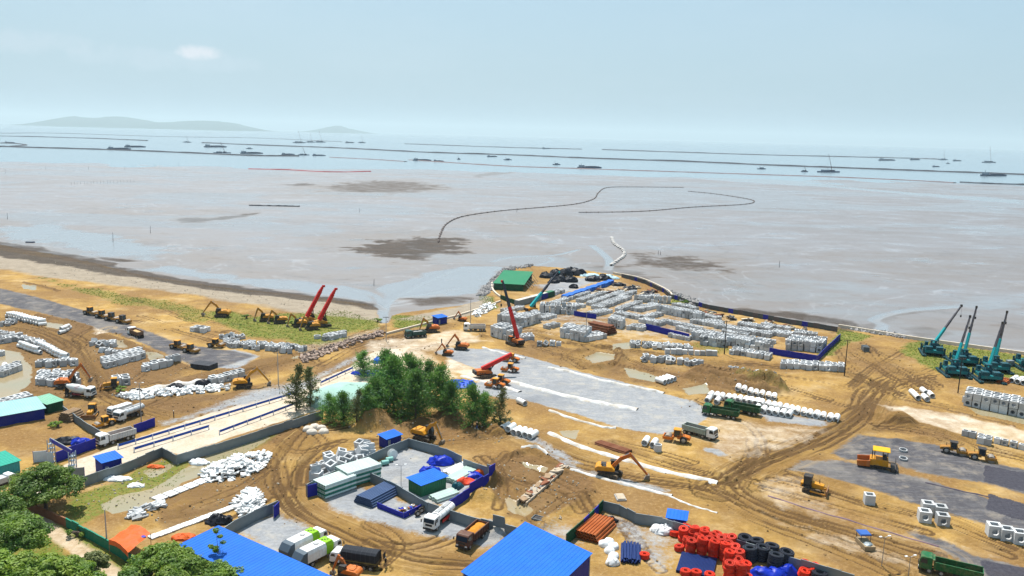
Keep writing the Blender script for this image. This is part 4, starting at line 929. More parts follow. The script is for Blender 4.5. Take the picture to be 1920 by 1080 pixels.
def pile_rig(boom_el=62, L1=7, L2=11, yaw=0.0):
    """jack-in piling rig: long feet, deck with weights, slewing crane on top"""
    r = empty('piling_rig'); U = Matrix.Rotation(yaw, 4, 'Z')
    for s in (-1, 1):
        m = MB(); m.prism([(-5.2, .0), (5.2, .0), (5.6, .45), (5.6, .8), (-5.6, .8), (-5.6, .45)], s*3.4-.65, s*3.4+.65); f = m.build('long_foot', TEALD, r)
        m = MB()
        for x in np.linspace(-5, 5, 9): m.b2(x, x+.12, s*3.4-.72, s*3.4+.72, .1, .85)
        m.b2(-5.4, 5.4, s*3.4-.1, s*3.4+.1, .8, 1.0); m.build('foot_rib', STEELD, f)
    for s in (-1, 1): MB().prism([(-1.6, .2), (1.6, .2), (1.9, .7), (-1.9, .7)], s*1.3-.7, s*1.3+.7).build('short_foot', TEALD, r)
    d = MB().slab([(-3.8, -3.0), (3.4, -3.0), (4.2, -1.5), (4.2, 1.5), (3.4, 3.0), (-3.8, 3.0)], 1.3, 2.3).build('deck', mat('pile_rig_mid_teal', (.005, .15, .17), .5, 0, .2, 1.2, .12), r, False, .06)
    for sx in (-3.0, 3.0):
        for s in (-1, 1): m = MB(); m.cyl((sx, s*3.4, .8), (sx, s*3.4, 3.2), .32, None, 10); m.bar((sx, s*2.4, 2.0), (sx, s*3.4, 2.0), .7, .6); m.build('leg_jack', TEALD, r)
    for k in range(3):
        for s in (-1, 1): MB().box((-2.6+.0*k, s*1.7, 2.5+.42*k), (2.2, 2.2, .38)).build('counterweight', TEALD, r)
    m = MB()
    for x, y in ((.6, .7), (.6, -.7), (-.6, .7), (-.6, -.7)): m.b2(x-.18, x+.18, y-.18, y+.18, 2.3, 5.2)
    m.b2(-.9, .9, -1.0, 1.0, 3.4, 4.1); m.b2(-.8, .8, -.9, .9, 5.0, 5.3); m.build('clamp_tower', TEALD, r)
    cb = MB().prism([(2.4, 2.3), (3.9, 2.3), (3.9, 3.1), (3.6, 4.0), (2.4, 4.0)], 1.3, 2.4).build('cab', TEALD, r); MB().prism([(3.9, 3.05), (3.93, 3.05), (3.63, 3.9), (3.6, 3.9)], 1.4, 2.3).build('cab_window', GLASS, cb)
    m = MB()
    for y in (-2.95, 2.95):
        for x in np.linspace(-3.6, 3.2, 6): m.bar((x, y, 2.3), (x, y, 3.3), .06)
        m.b2(-3.7, 3.3, y-.03, y+.03, 3.26, 3.34); m.b2(-3.7, 3.3, y-.02, y+.02, 2.8, 2.86)
    m.build('railing', TEALD, r)
    B = Matrix.Translation((2.0, -1.2, 0)) @ U
    MB().prism([(-2.4, 2.4), (1.2, 2.4), (1.2, 3.2), (.2, 3.9), (-2.0, 3.9)], -1.0, 1.0, B).build('crane_house', TEALD, r, False, .06)
    MB().prism([(.4, 2.6), (1.6, 2.6), (1.5, 3.2), (1.3, 3.8), (.5, 3.8)], 1.0, 1.6, B).build('crane_cab', WHITE, r)
    e = math.radians(boom_el); dd = Vector((math.cos(e), 0, math.sin(e))); a = Vector((-1.0, 0, 3.9)); b = a+dd*L1; c = b+dd*L2
    MB().bar(a, b, .85, 1.0, .75, .9, B).build('boom', TEAL, r, False, .04)
    m = MB()
    for i in range(3): m.bar(b+dd*(L2*i/3), b+dd*(L2*(i+1)/3), .6-.08*i, .68-.1*i, None, None, B)
    m.build('boom_extension', mat('boom_dark_grey', (.06, .06, .08), .5, .1, .2, 2, .2), r)
    m = MB(); m.box(tuple(c), (.7, .5, .9), B); t = c+Vector((.3, 0, -.4)); m.cyl(B @ t, B @ (t-Vector((0, 0, 3.2))), .035, None, 5); m.box(tuple(t-Vector((0, 0, 3.5))), (.4, .3, .8), B); m.build('hook_block', STEELD, r)
    m = MB(); m.cyl(B @ Vector((.8, 0, 3.0)), B @ (a+dd*L1*.5), .18, None, 8); m.build('lift_cylinder', STEEL, r); r.scale = (.98,)*3
    return r

# ------------------------------------------------ placing them
WCAB = WHITE
brownbed = mat('brown_truck', (.09, .035, .025), .5, 0, .2, 2, .25); sandload = mat('orange_sand_load', (.48, .2, .025), .95, 0, .2, 2)
greybed = mat('pale_truck_bed', (.55, .53, .5), .6, 0, .2, 2, .5); darkgreen = mat('dark_green_truck', (.02, .07, .065), .45, 0, .15, 2, .2)
def vehicle(o, label, cat, a, b, group=None): label_from(o, label, cat, group); return put(o, a, b)
vehicle(dump_truck(WCAB, greybed), 'white dump truck with long rusty bed leaving the blue gate', 'truck', (186, 838), (248, 820))
vehicle(dump_truck(WCAB, mat('rust_side_bed', (.16, .09, .06), .7, 0, .2, 2, .3), mat('sand_load', (.5, .33, .15), .95), 7.6), 'dump truck carrying sand on the far left asphalt road', 'truck', (240, 625), (268, 636))
vehicle(dump_truck(WCAB, greybed, None, 8.2), 'white and maroon dump truck near the blue waste cabin', 'truck', (872, 620), (907, 620))
vehicle(dump_truck(darkgreen, darkgreen, CONCD, 7.6), 'dark green dump truck beside the orange excavator by the inlet', 'truck', (763, 634), (794, 631))
vehicle(dump_truck(GREENT, mat('green_truck_bed', (.014, .075, .03), .5, 0, .15, 2, .25), None, 9.6), 'green dump truck parked in front of the white pipes, nearer one', 'truck', (1319, 776), (1383, 786))
vehicle(dump_truck(GREENT, MATS['green_truck_bed'], None, 9.6), 'green dump truck parked half behind the nearer green one', 'truck', (1358, 768), (1424, 780))
vehicle(dump_truck(WCAB, mat('green_white_bed', (.3, .36, .32), .5, 0, .2, 2, .3)), 'white cab dump truck with rusty bed beside the yellow roller', 'truck', (1340, 825), (1284, 810))
vehicle(dump_truck(GREENT, GREENT, None, 9.8), 'bright green dump truck at the lower right corner', 'truck', (1726, 1066), (1836, 1092))
vehicle(dump_truck(brownbed, brownbed, sandload, 8.0, (2.9, -1.9, -3.1), bedin=sandload), 'dark brown dump truck heaped with orange sand in the yard', 'truck', (862, 1035), (908, 995))
vehicle(tank_truck(WHITE, WHITE, RED), 'white tank truck with red lockers parked at the grey fence', 'truck', (801, 1000), (846, 963))
vehicle(covered_truck(WHITE, mat('black_canvas', (.02, .023, .03), .8, 0, .2, 1.5)), 'white cab truck with black canvas cover beside the refuse trucks', 'truck', (622, 1052), (712, 1066))
for a, b, w in (((604, 1016), (534, 1052), 'farther from'), ((632, 1032), (556, 1070), 'nearer to')):
    o = proto('refuse', refuse_truck); vehicle(o, 'white and lime green refuse truck in the yard, %s the canvas truck' % w, 'truck', a, b)
vehicle(mixer_truck(), 'concrete mixer truck with red mark on its white drum', 'truck', (180, 746), (118, 742))
vehicle(tank_truck(mat('tank_alloy', (.5, .51, .52), .35, .4, .1, 1.5, .2), WHITE), 'white cab tank truck with metal tank in the fenced corner', 'truck', (212, 795), (272, 772))
vehicle(light_truck(WHITE, WHITE), 'white light truck behind the metal tank truck', 'truck', (203, 782), (246, 768))
vehicle(light_truck(WHITE, mat('grey_cargo', (.45, .45, .45), .6)), 'white truck at the left edge beyond the big tree', 'truck', (22, 905), (-25, 922))
def machine(o, label, cat, at, deg, group=None): label_from(o, label, cat, group); return put1(o, at, deg)
reach = ((.3, 2.0), (3.6, 5.0), (5.6, 4.4), (6.6, 1.1)); folded = ((.3, 2.0), (2.6, 4.6), (4.4, 3.6), (3.9, .9)); high = ((.3, 2.0), (3.0, 5.6), (5.2, 5.6), (6.4, 2.6)); small = ((.3, 2.0), (2.4, 5.2), (4.2, 4.6), (5.2, 1.3))
gold = mat('machine_gold', (.46, .2, .015), .55, 0, .2, 2, .4)
machine(excavator(YEL, YEL, reach, 1.05, .12), 'yellow excavator with raised arm on the muddy track', 'excavator', (458, 726), 12)
machine(excavator(YEL, ORG, ((.3, 2.0), (3.8, 4.7), (6.6, 4.4), (7.2, 1.0)), 1.12, .3, STEELD), 'orange excavator reaching over the sandy haul road', 'excavator', (1144, 892), -28)
machine(excavator(YEL, YEL, ((.3, 2.0), (2.9, 4.1), (4.6, 3.8), (4.6, .8)), 1.12), 'yellow excavator digging below the casuarina trees', 'excavator', (796, 824), -30)
machine(excavator(ORG, ORG, small, .72), 'small orange excavator on the new paving, nearer the trees', 'excavator', (838, 666), 170)
machine(excavator(ORG, ORG, small, .95), 'orange excavator at the far end of the new paving', 'excavator', (864, 655), 165)
machine(excavator(ORG, gold, folded, 1.1), 'orange excavator loading the dark green truck', 'excavator', (808, 622), 195)
machine(excavator(ORG, ORG, ((.3, 2.0), (3.4, 5.9), (5.2, 5.4), (5.4, 2.4)), 1.1), 'orange excavator behind the concrete mixer truck', 'excavator', (128, 726), 12)
machine(excavator(ORG, ORG, ((.3, 2.0), (2.2, 4.2), (3.6, 3.4), (3.6, .8)), .8), 'orange excavator below the black canvas truck', 'excavator', (652, 1082), 160)
for i, (p, d, w) in enumerate([((416, 594), 176, 'standing alone on the left'), ((498, 602), 190, 'leftmost of the row below the red cranes'), ((524, 606), 196, 'second in the row below the red cranes'), ((560, 612), 200, 'third in the row below the red cranes'), ((584, 618), 206, 'rightmost in the row below the red cranes')]):
    machine(excavator(gold, gold, folded if i else reach, 1.05 if i else 1.15), 'ochre excavator parked on the grassy bank, %s' % w, 'excavator', p, d, 'parked ochre excavators')
machine(excavator(ORG, ORG, small, .7), 'small orange excavator beside the blue waste cabin', 'excavator', (866, 602), 150)
# cranes
darkboom = mat('dark_boom', (.03, .035, .05), .5, .1, .2, 2)
for p, w in (((583, 606), 'left'), ((606, 611), 'right')):
    machine(telescopic_crane(gold, RED, RED, 11, 2.5, 60, 0, 0, bw=1.45), 'crawler crane with red raised boom on the grassy bank, %s of the pair' % w, 'crane', p, 32)
machine(telescopic_crane(ORG, RED, darkboom, 11.5, 10, 63, 0, 8, 1.0, RED), 'crawler crane with long red and black boom among concrete boxes', 'crane', (965, 646), 128)
machine(telescopic_crane(YEL, TEAL, darkboom, 8, 12, 44, 0, 0), 'crane with teal boom among concrete boxes by the containers', 'crane', (1000, 586), 36)
machine(telescopic_crane(ORG, RED, RED, 10.5, 0, 22, 0, 0, 1.0, YEL), 'crawler crane with lowered red boom on the new paving', 'crane', (912, 706), 22)
# piling rigs
for p, d, e, L2, w in [((1748, 664), 72, 52, 12, 'standing alone near the sea wall'), ((1806, 682), 84, 72, 11, 'rear one of the middle pair'), ((1788, 702), 80, 66, 11, 'front one of the middle pair'), ((1864, 694), 84, 74, 11, 'rear one of the right pair'), ((1850, 712), 80, 66, 10, 'front one of the right pair'), ((1926, 690), 84, 60, 8, 'cut by the right picture edge')]:
    machine(pile_rig(e, 7.0, L2*.85, math.radians((18 if e < 60 else 38)-d)), 'teal piling rig with crane boom, %s' % w, 'piling rig', p, d, 'teal piling rigs')
# rollers, dozers, paver
brn = mat('brown_yellow', (.33, .145, .016), .6, 0, .2, 2, .4); orgr = mat('roller_orange', (.52, .13, .006), .5, 0, .1, 2, .25)
for i, (p, d, bm_, rm, sc, w) in enumerate([((170, 590), -20, brn, YEL, 1.1, 'first from the left in the row of four on the asphalt'), ((192, 596), -20, brn, YEL, 1.1, 'second from the left in the row of four on the asphalt'), ((210, 601), -18, brn, STEELD, 1.1, 'third from the left in the row of four on the asphalt'), ((231, 606), -20, brn, STEELD, 1.1, 'right end of the row of four on the asphalt'),
     ((334, 654), -15, brn, YEL, 1.05, 'with yellow roof and pale drum on the left road'), ((358, 661), -20, brn, YEL, 1.05, 'with yellow roof at the low edge of the left road'), ((405, 651), -10, brn, YEL, 1.05, 'beside the gravel end of the left road'),
     ((958, 678), 160, orgr, YEL, 1.0, 'behind the lowered red boom'), ((956, 697), 165, orgr, YEL, 1.0, 'on the new paving beside the lowered red crane'), ((928, 727), 160, orgr, YEL, 1.05, 'on the paving nearest the casuarina trees'), ((938, 720), 160, orgr, YEL, 1.05, 'just behind the one nearest the casuarinas'),
     ((1268, 828), 160, orgr, YEL, 1.15, 'beside the white cab dump truck'), ((1788, 850), -25, brn, STEELD, 1.05, 'on the right asphalt pad, left one of two'), ((1841, 862), -25, brn, STEELD, 1.05, 'on the right asphalt pad, right one of two')]):
    machine(roller(bm_, rm, sc), 'road roller, %s' % w, 'roller', p, d)
machine(bulldozer(YEL, 1.15), 'yellow bulldozer with dark cab on the rolled sand', 'bulldozer', (1523, 922), -28)
machine(bulldozer(gold, 1.0, YEL), 'small ochre bulldozer behind the mixer truck', 'bulldozer', (208, 728), 200)
machine(bulldozer(YEL, 1.0, YEL), 'yellow bulldozer with yellow roof inside the fenced corner', 'bulldozer', (172, 780), -80)
machine(roller(YEL, YEL, .9), 'yellow roller squeezed beside the white light truck', 'roller', (196, 798), 230)
machine(paver(), 'asphalt paver with bright yellow canopy on the dark pad', 'paver', (1643, 875), 157)
# ================================================================ CONCRETE UNITS AND PIPES
def mk_box(w=1.5, h=1.5, t=.16, hole=True):
    """precast manhole box: open square top, round side opening"""
    m = MB(); a = w/2; i = a-t
    o = [(-a, -a), (a, -a), (a, a), (-a, a)]; n = [(-i, -i), (i, -i), (i, i), (-i, i)]
    vs = [(x, y, 0) for x, y in o]+[(x, y, h) for x, y in o]+[(x, y, h) for x, y in n]+[(x, y, .15) for x, y in n]; fs = [(3, 2, 1, 0), (12, 13, 14, 15)]
    for k in range(4):
        q = (k+1) % 4; fs.append((4+k, 4+q, 8+q, 8+k))
        if not (hole and k == 0): fs.append((8+k, 8+q, 12+q, 12+k))
        if not (hole and k == 0): fs.append((k, q, 4+q, 4+k))
    m.add(vs, fs)
    if hole:                # front wall with a round opening
        c = (0, h*.5); R = w*.28; N = 8; ring = [(c[0]+R*math.cos(2*PI*j/N+PI/8), c[1]+R*math.sin(2*PI*j/N+PI/8)) for j in range(N)]
        ov = [(a, h), (-a, h), (-a, 0), (a, 0)]; V = [(x, -a, z) for x, z in ring]+[(x, -a+t, z) for x, z in ring]+[(x, -a, z) for x, z in [(a, h*.5), (a, h), (0, h), (-a, h), (-a, h*.5), (-a, 0), (0, 0), (a, 0)]]
        F = []
        for j in range(N): q = (j+1) % N; F += [(j, q, N+q, N+j), (2*N+(j+1) % 8, j, q) if False else (j, 2*N+(j) % 8, 2*N+(j+1) % 8, q)]
        m.add(V, F)
    return m.mesh('concrete_box', CONC)
BOXM = [mk_box(1.95, 1.95, .36), mk_box(1.95, 1.9, .4), mk_box(1.9, 2.0, .3, False)]
def mk_culvert(w=1.5, l=1.2, t=.17):      # box culvert unit lying down, open along X
    m = MB(); a = w/2; i = a-t; c = .12
    O = [(-a, 0), (a, 0), (a, w), (-a, w)]; I = [(-i, t), (i, t), (i, w-t), (-i, w-t)]
    vs = [(-l/2, y, z) for y, z in O]+[(l/2, y, z) for y, z in O]+[(-l/2, y, z) for y, z in I]+[(l/2, y, z) for y, z in I]; fs = []
    for k in range(4):
        q = (k+1) % 4; fs += [(k, q, 4+q, 4+k), (8+k, 12+k, 12+q, 8+q), (k, 8+k, 8+q, q), (4+k, 4+q, 12+q, 12+k)]
    fs.append((8, 9, 10, 11))
    return m.add(vs, fs).mesh('concrete_culvert', CONC)
CULM = [mk_culvert(1.95, 1.6, .24), mk_culvert(2.05, 1.9, .26)]
ALLBOX = []      # (mesh, matrix, label, group)
ORD = 'first second third fourth fifth sixth seventh eighth ninth tenth eleventh twelfth thirteenth fourteenth fifteenth sixteenth seventeenth eighteenth nineteenth twentieth'.split()
def where(label, i, n, j=0, rows_=1, t=0, tiers=1):
    q = label
    if n > 1: q += ', %s from left' % ORD[min(i, 19)]
    if rows_ > 1: q += ', front row' if j == 0 else ', back row' if j == rows_-1 else ', %s row' % ORD[j]
    if tiers > 1: q += ', lower' if t == 0 else ', upper' if t == tiers-1 else ', middle'
    return q
def cluster(A, B, rows_=2, tiers=1, jit=.05, s=1.0, label='', group='', kind='box', pitch=2.2, skip=.0, back=None, tipz=0.0, rotj=.06, yaw0=0.0):
    a, b = P(*A), P(*B); u = (b-a); L = u.length; u.normalize(); v = Vector((-u.y, u.x, 0))
    if v.y < 0: v = -v
    if back: v = (P(*back)-a); v.z = 0; v.normalize()
    pt = pitch*s; n = max(1, int(round(L/pt))); rows_ = rows_ if isinstance(rows_, int) else rows_
    for t in range(tiers):
        for j in range(rows_):
            for i in range(n):
                if random.random() < skip or (t and random.random() < .12+.15*(t > 1)): continue
                p = a+u*((i+.5)*L/n)+v*((j+.5)*pt)+Vector((random.uniform(-1, 1), random.uniform(-1, 1), 0))*jit*s*2.2
                yaw = math.atan2(u.y, u.x)+yaw0+random.uniform(-1, 1)*rotj+(random.choice([0, 0, PI/2, PI]) if kind == 'box' else 0)
                z = gz(p.x, p.y)+t*1.95*s-.04
                M = Matrix.Translation((p.x, p.y, z)) @ Matrix.Rotation(yaw, 4, 'Z')
                if tipz and random.random() < tipz: M = M @ Matrix.Translation((0, 0, .6*s)) @ Euler((random.uniform(-1.6, 1.6), random.uniform(-.6, .6), 0)).to_matrix().to_4x4() @ Matrix.Translation((0, 0, -.6*s))
                me = random.choice(BOXM if kind == 'box' else CULM)
                ALLBOX.append((me, M @ Matrix.Scale(s*random.uniform(.93, 1.05), 4), where(label, i, n, j, rows_, t, tiers), group))
C_ = cluster
# left field
C_((196, 692), (272, 672), 4, 1, .12, 1.0, 'grey concrete box right of the muddy track fork', 'boxes right of the track fork', back=(180, 655))
C_((170, 650), (212, 652), 3, 1, .5, .85, 'pale tumbled concrete unit atop the track fork', 'tumbled units at the fork', tipz=.6, back=(190, 632), rotj=.8)
C_((266, 699), (338, 684), 2, 1, .06, 1.05, 'grey concrete box in double row above track', 'double row above the track', back=(270, 688))
C_((72, 724), (150, 724), 6, 1, .35, .95, 'grey concrete box in round cluster behind mixer truck', 'round cluster behind the mixer', back=(64, 690), rotj=.5)
C_((64, 690), (140, 688), 2, 1, .3, .95, 'grey concrete box at top of round cluster', 'top of the round cluster', rotj=.5)
C_((212, 726), (246, 722), 2, 1, .04, 1.15, 'large grey concrete box beside the small ochre bulldozer', 'boxes beside the small bulldozer')
C_((0, 708), (38, 694), 3, 1, .1, .95, 'grey concrete box left of the big muddy pool', 'boxes left of the pool', back=(-6, 680))
C_((-20, 648), (34, 640), 3, 1, .2, .9, 'grey concrete box in long far left heap', 'long heap at the far left', back=(-20, 625), rotj=.3)
C_((30, 640), (70, 652), 2, 1, .3, .85, 'pale concrete unit beside the pipes at the far left', 'units beside the left pipes', rotj=.5)
C_((355, 622), (384, 625), 2, 1, .1, .9, 'small grey concrete box on sand beyond rollers', 'boxes beyond the rollers')
C_((424, 650), (548, 664), 4, 1, .5, .85, 'pale concrete box in heap by gravel road end', 'long heap by the road end', tipz=.35, back=(412, 628), rotj=.7)
C_((606, 640), (646, 632), 3, 1, .2, .85, 'pale concrete box in group on grass bank', 'small group on the grass', back=(612, 622))
C_((392, 724), (456, 708), 2, 1, .06, 1.0, 'grey concrete box in rows behind yellow excavator', 'double row by the yellow excavator', back=(396, 710))
C_((0, 768), (66, 750), 2, 1, .1, .9, 'dark grey concrete box behind the blue long shed', 'boxes behind the blue shed')
C_((-20, 628), (26, 634), 2, 1, .4, .75, 'pale concrete unit in the ragged far left heap', 'ragged far left heap', rotj=.6, tipz=.2)
C_((0, 668), (14, 664), 2, 1, .3, .8, 'pale concrete unit just above the pool', 'units above the pool', rotj=.6)
C_((180, 660), (210, 668), 2, 1, .4, .75, 'pale tumbled unit between fork and grey block', 'tumbled units between', rotj=.9, tipz=.5)
C_((410, 636), (440, 640), 3, 1, .4, .8, 'pale concrete unit at the top of the gravel heap', 'top of the gravel heap', rotj=.8, tipz=.4)
C_((520, 652), (560, 660), 2, 1, .4, .8, 'pale concrete unit at the right of the gravel heap', 'right of the gravel heap', rotj=.8, tipz=.3)
C_((0, 612), (12, 604), 2, 1, .4, .8, 'pale concrete unit beside the far left road', 'units beside the left road', rotj=.8, tipz=.3)
# middle and promontory
C_((932, 607), (975, 615), 4, 2, .06, 1.0, 'grey box in tall block left of crane boom', 'tall block left of the crane', back=(965, 592))
C_((975, 615), (1012, 604), 4, 2, .08, .95, 'grey box in tall block right of crane boom', 'tall block right of the crane boom', back=(965, 600))
C_((920, 630), (958, 641), 4, 2, .05, 1.0, 'grey box in block left of crane body', 'block left of the crane body', back=(950, 617))
C_((962, 641), (1004, 640), 3, 1, .15, .95, 'grey concrete box behind the crane body', 'boxes behind the crane body', rotj=.3)
C_((1005, 649), (1052, 652), 1, 1, .15, .9, 'pale concrete box in short row right of the crane', 'short row right of the crane', tipz=.2)
C_((1050, 632), (1096, 642), 5, 2, .07, .95, 'grey box in block below rusty stack', 'block below the rusty stack', back=(1072, 612))
C_((1096, 642), (1140, 634), 3, 1, .1, .9, 'grey box right of block below rusty stack', 'right of the rusty stack block')
C_((1010, 588), (1080, 590), 4, 2, .08, .95, 'grey box in block beyond teal crane', 'block beyond the teal crane', back=(1018, 568), skip=.1)
C_((1140, 612), (1166, 618), 4, 2, .05, .9, 'grey box in block right of rusty stack', 'block right of the rusty stack', back=(1150, 600))
for k, (A, B, r) in enumerate([((1110, 574), (1172, 551), 2), ((1128, 582), (1186, 560), 3), ((1165, 586), (1206, 570), 2), ((1188, 566), (1258, 570), 2), ((1200, 586), (1240, 576), 3), ((1230, 586), (1312, 602), 3), ((1240, 606), (1310, 622), 2), ((1292, 606), (1338, 614), 2), ((1338, 616), (1442, 634), 3), ((1294, 636), (1440, 660), 4), ((1085, 560), (1108, 552), 2), ((1040, 575), (1085, 558), 2)]):
    C_(A, B, r, 2 if k in (3, 5, 9) else 1, .12, .8, 'grey concrete box in the diagonal rows on the promontory', 'diagonal rows on the promontory')
for k, (A, B, r, t) in enumerate([((1018, 602), (1046, 596), 2, 1), ((1092, 568), (1140, 552), 1, 1), ((1150, 592), (1196, 600), 2, 1), ((1196, 604), (1236, 612), 2, 1), ((1316, 606), (1350, 612), 2, 1), ((1350, 626), (1400, 634), 1, 1), ((1400, 640), (1446, 648), 2, 1), ((1440, 628), (1478, 634), 3, 1), ((1258, 574), (1296, 584), 2, 1), ((1300, 594), (1340, 602), 2, 1), ((1175, 618), (1206, 622), 3, 1), ((1250, 632), (1290, 640), 2, 1), ((1310, 646), (1360, 652), 2, 2), ((1022, 560), (1060, 548), 1, 1), ((1380, 612), (1440, 622), 2, 1), ((1062, 584), (1100, 576), 2, 1), ((1118, 594), (1150, 586), 2, 1), ((1204, 566), (1238, 558), 1, 1), ((1166, 560), (1196, 550), 1, 1), ((1330, 634), (1380, 642), 1, 1), ((1212, 600), (1246, 592), 1, 1), ((1266, 618), (1300, 626), 1, 1), ((1426, 612), (1476, 622), 1, 1), ((1100, 550), (1130, 540), 1, 1), ((1030, 618), (1052, 612), 1, 1), ((950, 588), (985, 580), 1, 1), ((1486, 628), (1530, 634), 2, 1)]):
    C_(A, B, r+1, t, .18, .78, 'grey concrete box in scattered blocks on the promontory', 'scattered blocks on the promontory', rotj=.15)
C_((1182, 652), (1300, 660), 3, 1, .3, .85, 'pale concrete box in heap along middle track', 'heap along the middle track', tipz=.35, rotj=.5)
C_((1246, 664), (1346, 668), 1, 1, .05, .9, 'concrete culvert with dark mouth in facing row', 'culverts with dark mouths', 'culvert', yaw0=PI/2)
C_((1204, 678), (1316, 690), 2, 1, .4, .95, 'grey concrete box in tumbled row below haul track', 'tumbled row below the haul track', tipz=.5, rotj=.8)
C_((1366, 664), (1440, 676), 3, 1, .2, .9, 'grey concrete box at the foot of the tall dark pole', 'boxes at the tall dark pole', rotj=.3)
C_((1366, 698), (1452, 706), 1, 1, .5, .8, 'white broken concrete unit beside the soil heaps', 'broken units by the soil heaps', tipz=.8, rotj=1.0, skip=.15)
C_((1462, 690), (1582, 698), 3, 1, .12, .95, 'grey concrete box in front of blue fence', 'block in front of the blue fence', rotj=.2, back=(1466, 676))
C_((1470, 655), (1540, 662), 5, 2, .08, .95, 'grey box inside the blue fenced compound', 'boxes inside the blue compound', back=(1500, 630))
C_((1806, 760), (1960, 792), 3, 2, .03, 1.05, 'grey concrete box in long right stack', 'long stack at the right', back=(1814, 742))
C_((1798, 752), (1812, 758), 1, 1, .3, .9, 'loose concrete unit at the end of the long right stack', 'loose units at the long stack', tipz=.6)
C_((1800, 818), (1922, 846), 1, 1, .05, .8, 'small pale concrete block in the row on the right sand', 'small blocks on the right sand')
C_((1830, 832), (1856, 838), 1, 1, .05, .8, 'small pale concrete block in the short front row', 'short front row of small blocks')
for x, y, w in ((1629, 944, 'standing alone in the trench below the asphalt pad'),):
    c = P(x, y); ALLBOX.insert(0, (BOXM[2], Matrix.Translation((c.x, c.y, gz(c.x, c.y))) @ Matrix.Rotation(-.2, 4, 'Z') @ Matrix.Scale(1.05, 4), 'concrete manhole box '+w, ''))
for x, y, w in ((1738, 962, 'back left'), (1762, 967, 'back right'), (1732, 978, 'front left'), (1766, 983, 'front right')):
    c = P(x, y); ALLBOX.insert(0, (BOXM[0], Matrix.Translation((c.x, c.y, gz(c.x, c.y))) @ Matrix.Rotation(-.25, 4, 'Z') @ Matrix.Scale(1.15, 4), 'concrete box at the %s of the square of four on sand' % w, 'square of four boxes'))
for x, y, w in ((1862, 1004, 'left'), (1886, 1010, 'middle'), (1910, 1017, 'right')):
    c = P(x, y); ALLBOX.insert(0, (BOXM[0], Matrix.Translation((c.x, c.y, gz(c.x, c.y))) @ Matrix.Rotation(-.25, 4, 'Z') @ Matrix.Scale(1.2, 4), 'concrete box, %s in the row of three at the right edge' % w, 'row of three boxes'))
# open frames heaped outside the yard fence
for k in range(34):
    f = random.random(); r = random.random(); px = 592+f*100; py = 898-f*38-r*22+6
    if k < 22: f = (k % 11)/10; px = 590+f*104+random.uniform(-4, 4); py = 903-f*40-(k//11)*13+random.uniform(-3, 3)
    c = P(px, py); M = Matrix.Translation((c.x, c.y, gz(c.x, c.y)+.1+(k >= 22)*1.2)) @ Euler((random.uniform(-.15, .5), random.uniform(-.3, .3), random.uniform(0, 3))).to_matrix().to_4x4() @ Matrix.Scale(1.0, 4)
    ALLBOX.insert(0, (BOXM[2], M, 'open concrete box in heap outside gravel yard, '+('upper layer %s' % ORD[k-22] if k >= 22 else '%s from left, %s row' % (ORD[k % 11], 'back' if k > 10 else 'front')), 'heap outside the gravel yard'))
cp = Vector((0, 0, H))
order = sorted(ALLBOX, key=lambda q: (q[1].translation-cp).length/max(q[1].to_scale().x, .1))
for me, M, lb, g in order[:300]:
    o = bpy.data.objects.new('concrete_box' if me in BOXM else 'concrete_culvert', me); COL.objects.link(o); o.matrix_world = M; tag(o, lb, 'concrete box', g or None)
def join_many(name, items, mt):
    vs = []; fs = []; off = 0; cache = {}; tone = []
    for me, M in items:
        if me.name not in cache:
            co = np.zeros(len(me.vertices)*3); me.vertices.foreach_get('co', co); cache[me.name] = (co.reshape(-1, 3), [tuple(p.vertices) for p in me.polygons])
        co, pf = cache[me.name]; R = np.array(M.to_3x3()); T = np.array(M.translation); vs.append(co @ R.T + T); tone.append(np.full(len(co), random.uniform(-1, .5))); fs += [tuple(i+off for i in f) for f in pf]; off += len(co)
    me = bpy.data.meshes.new(name); me.from_pydata(np.concatenate(vs).tolist(), [], fs); me.materials.append(mt); me.attributes.new('tone', 'FLOAT', 'POINT').data.foreach_set('value', np.concatenate(tone).astype(np.float32)); o = bpy.data.objects.new(name, me); COL.objects.link(o); return o
if len(order) > 300: tag(join_many('concrete_box_rows', [(a, b) for a, b, _, _ in order[300:]], CONC), 'distant grey concrete boxes filling the promontory and far heaps', kind='stuff')
print('BOXES', len(order))

# ---- pipes
def mk_pipe(L, r, t, mt, n=14): return MB().tube((-L/2, 0, 0), (L/2, 0, 0), r, r-t, n).mesh('pipe', mt, True)
PIPE = mk_pipe(3.5, .8, .13, PIPEW)
def pipes(A, B, n, axis, label, group, r=.8, me=None, jit=.04, tiers=1, name='concrete_pipe', sc=1.0):
    """n pipes side by side from pixel A to B; axis = a second pixel giving the pipes' own direction from A"""
    a, b = P(*A), P(*B); d = P(*axis)-a; yaw = math.atan2(d.y, d.x); n = max(1, min(n, int((b-a).length/(2.02*r*sc))+1))
    for t in range(tiers):
        for i in range(n-t):
            f = (i+.5*t)/max(1, n-1) if n > 1 else 0
            p = a.lerp(b, f); p += Vector((random.uniform(-1, 1), random.uniform(-1, 1), 0))*jit*3
            o = obj(name, me or PIPE, (p.x, p.y, gz(p.x, p.y)+r*sc+t*r*1.73*sc-.03), (0, 0, yaw+random.uniform(-1, 1)*jit), (sc, sc, sc)); tag(o, label+(', %s from left' % ORD[i] if n > 1 else '')+('' if tiers == 1 else ', lower' if t == 0 else ', upper' if t == tiers-1 else ', middle'), 'pipe', group)
pipes((1332, 745), (1420, 758), 9, (1343, 731), 'white concrete pipe in the row just behind the green trucks', 'pipes behind the green trucks')
pipes((1328, 753), (1345, 756), 2, (1340, 738), 'white concrete pipe at the cab of the nearer green truck', 'pipes at the green cab')
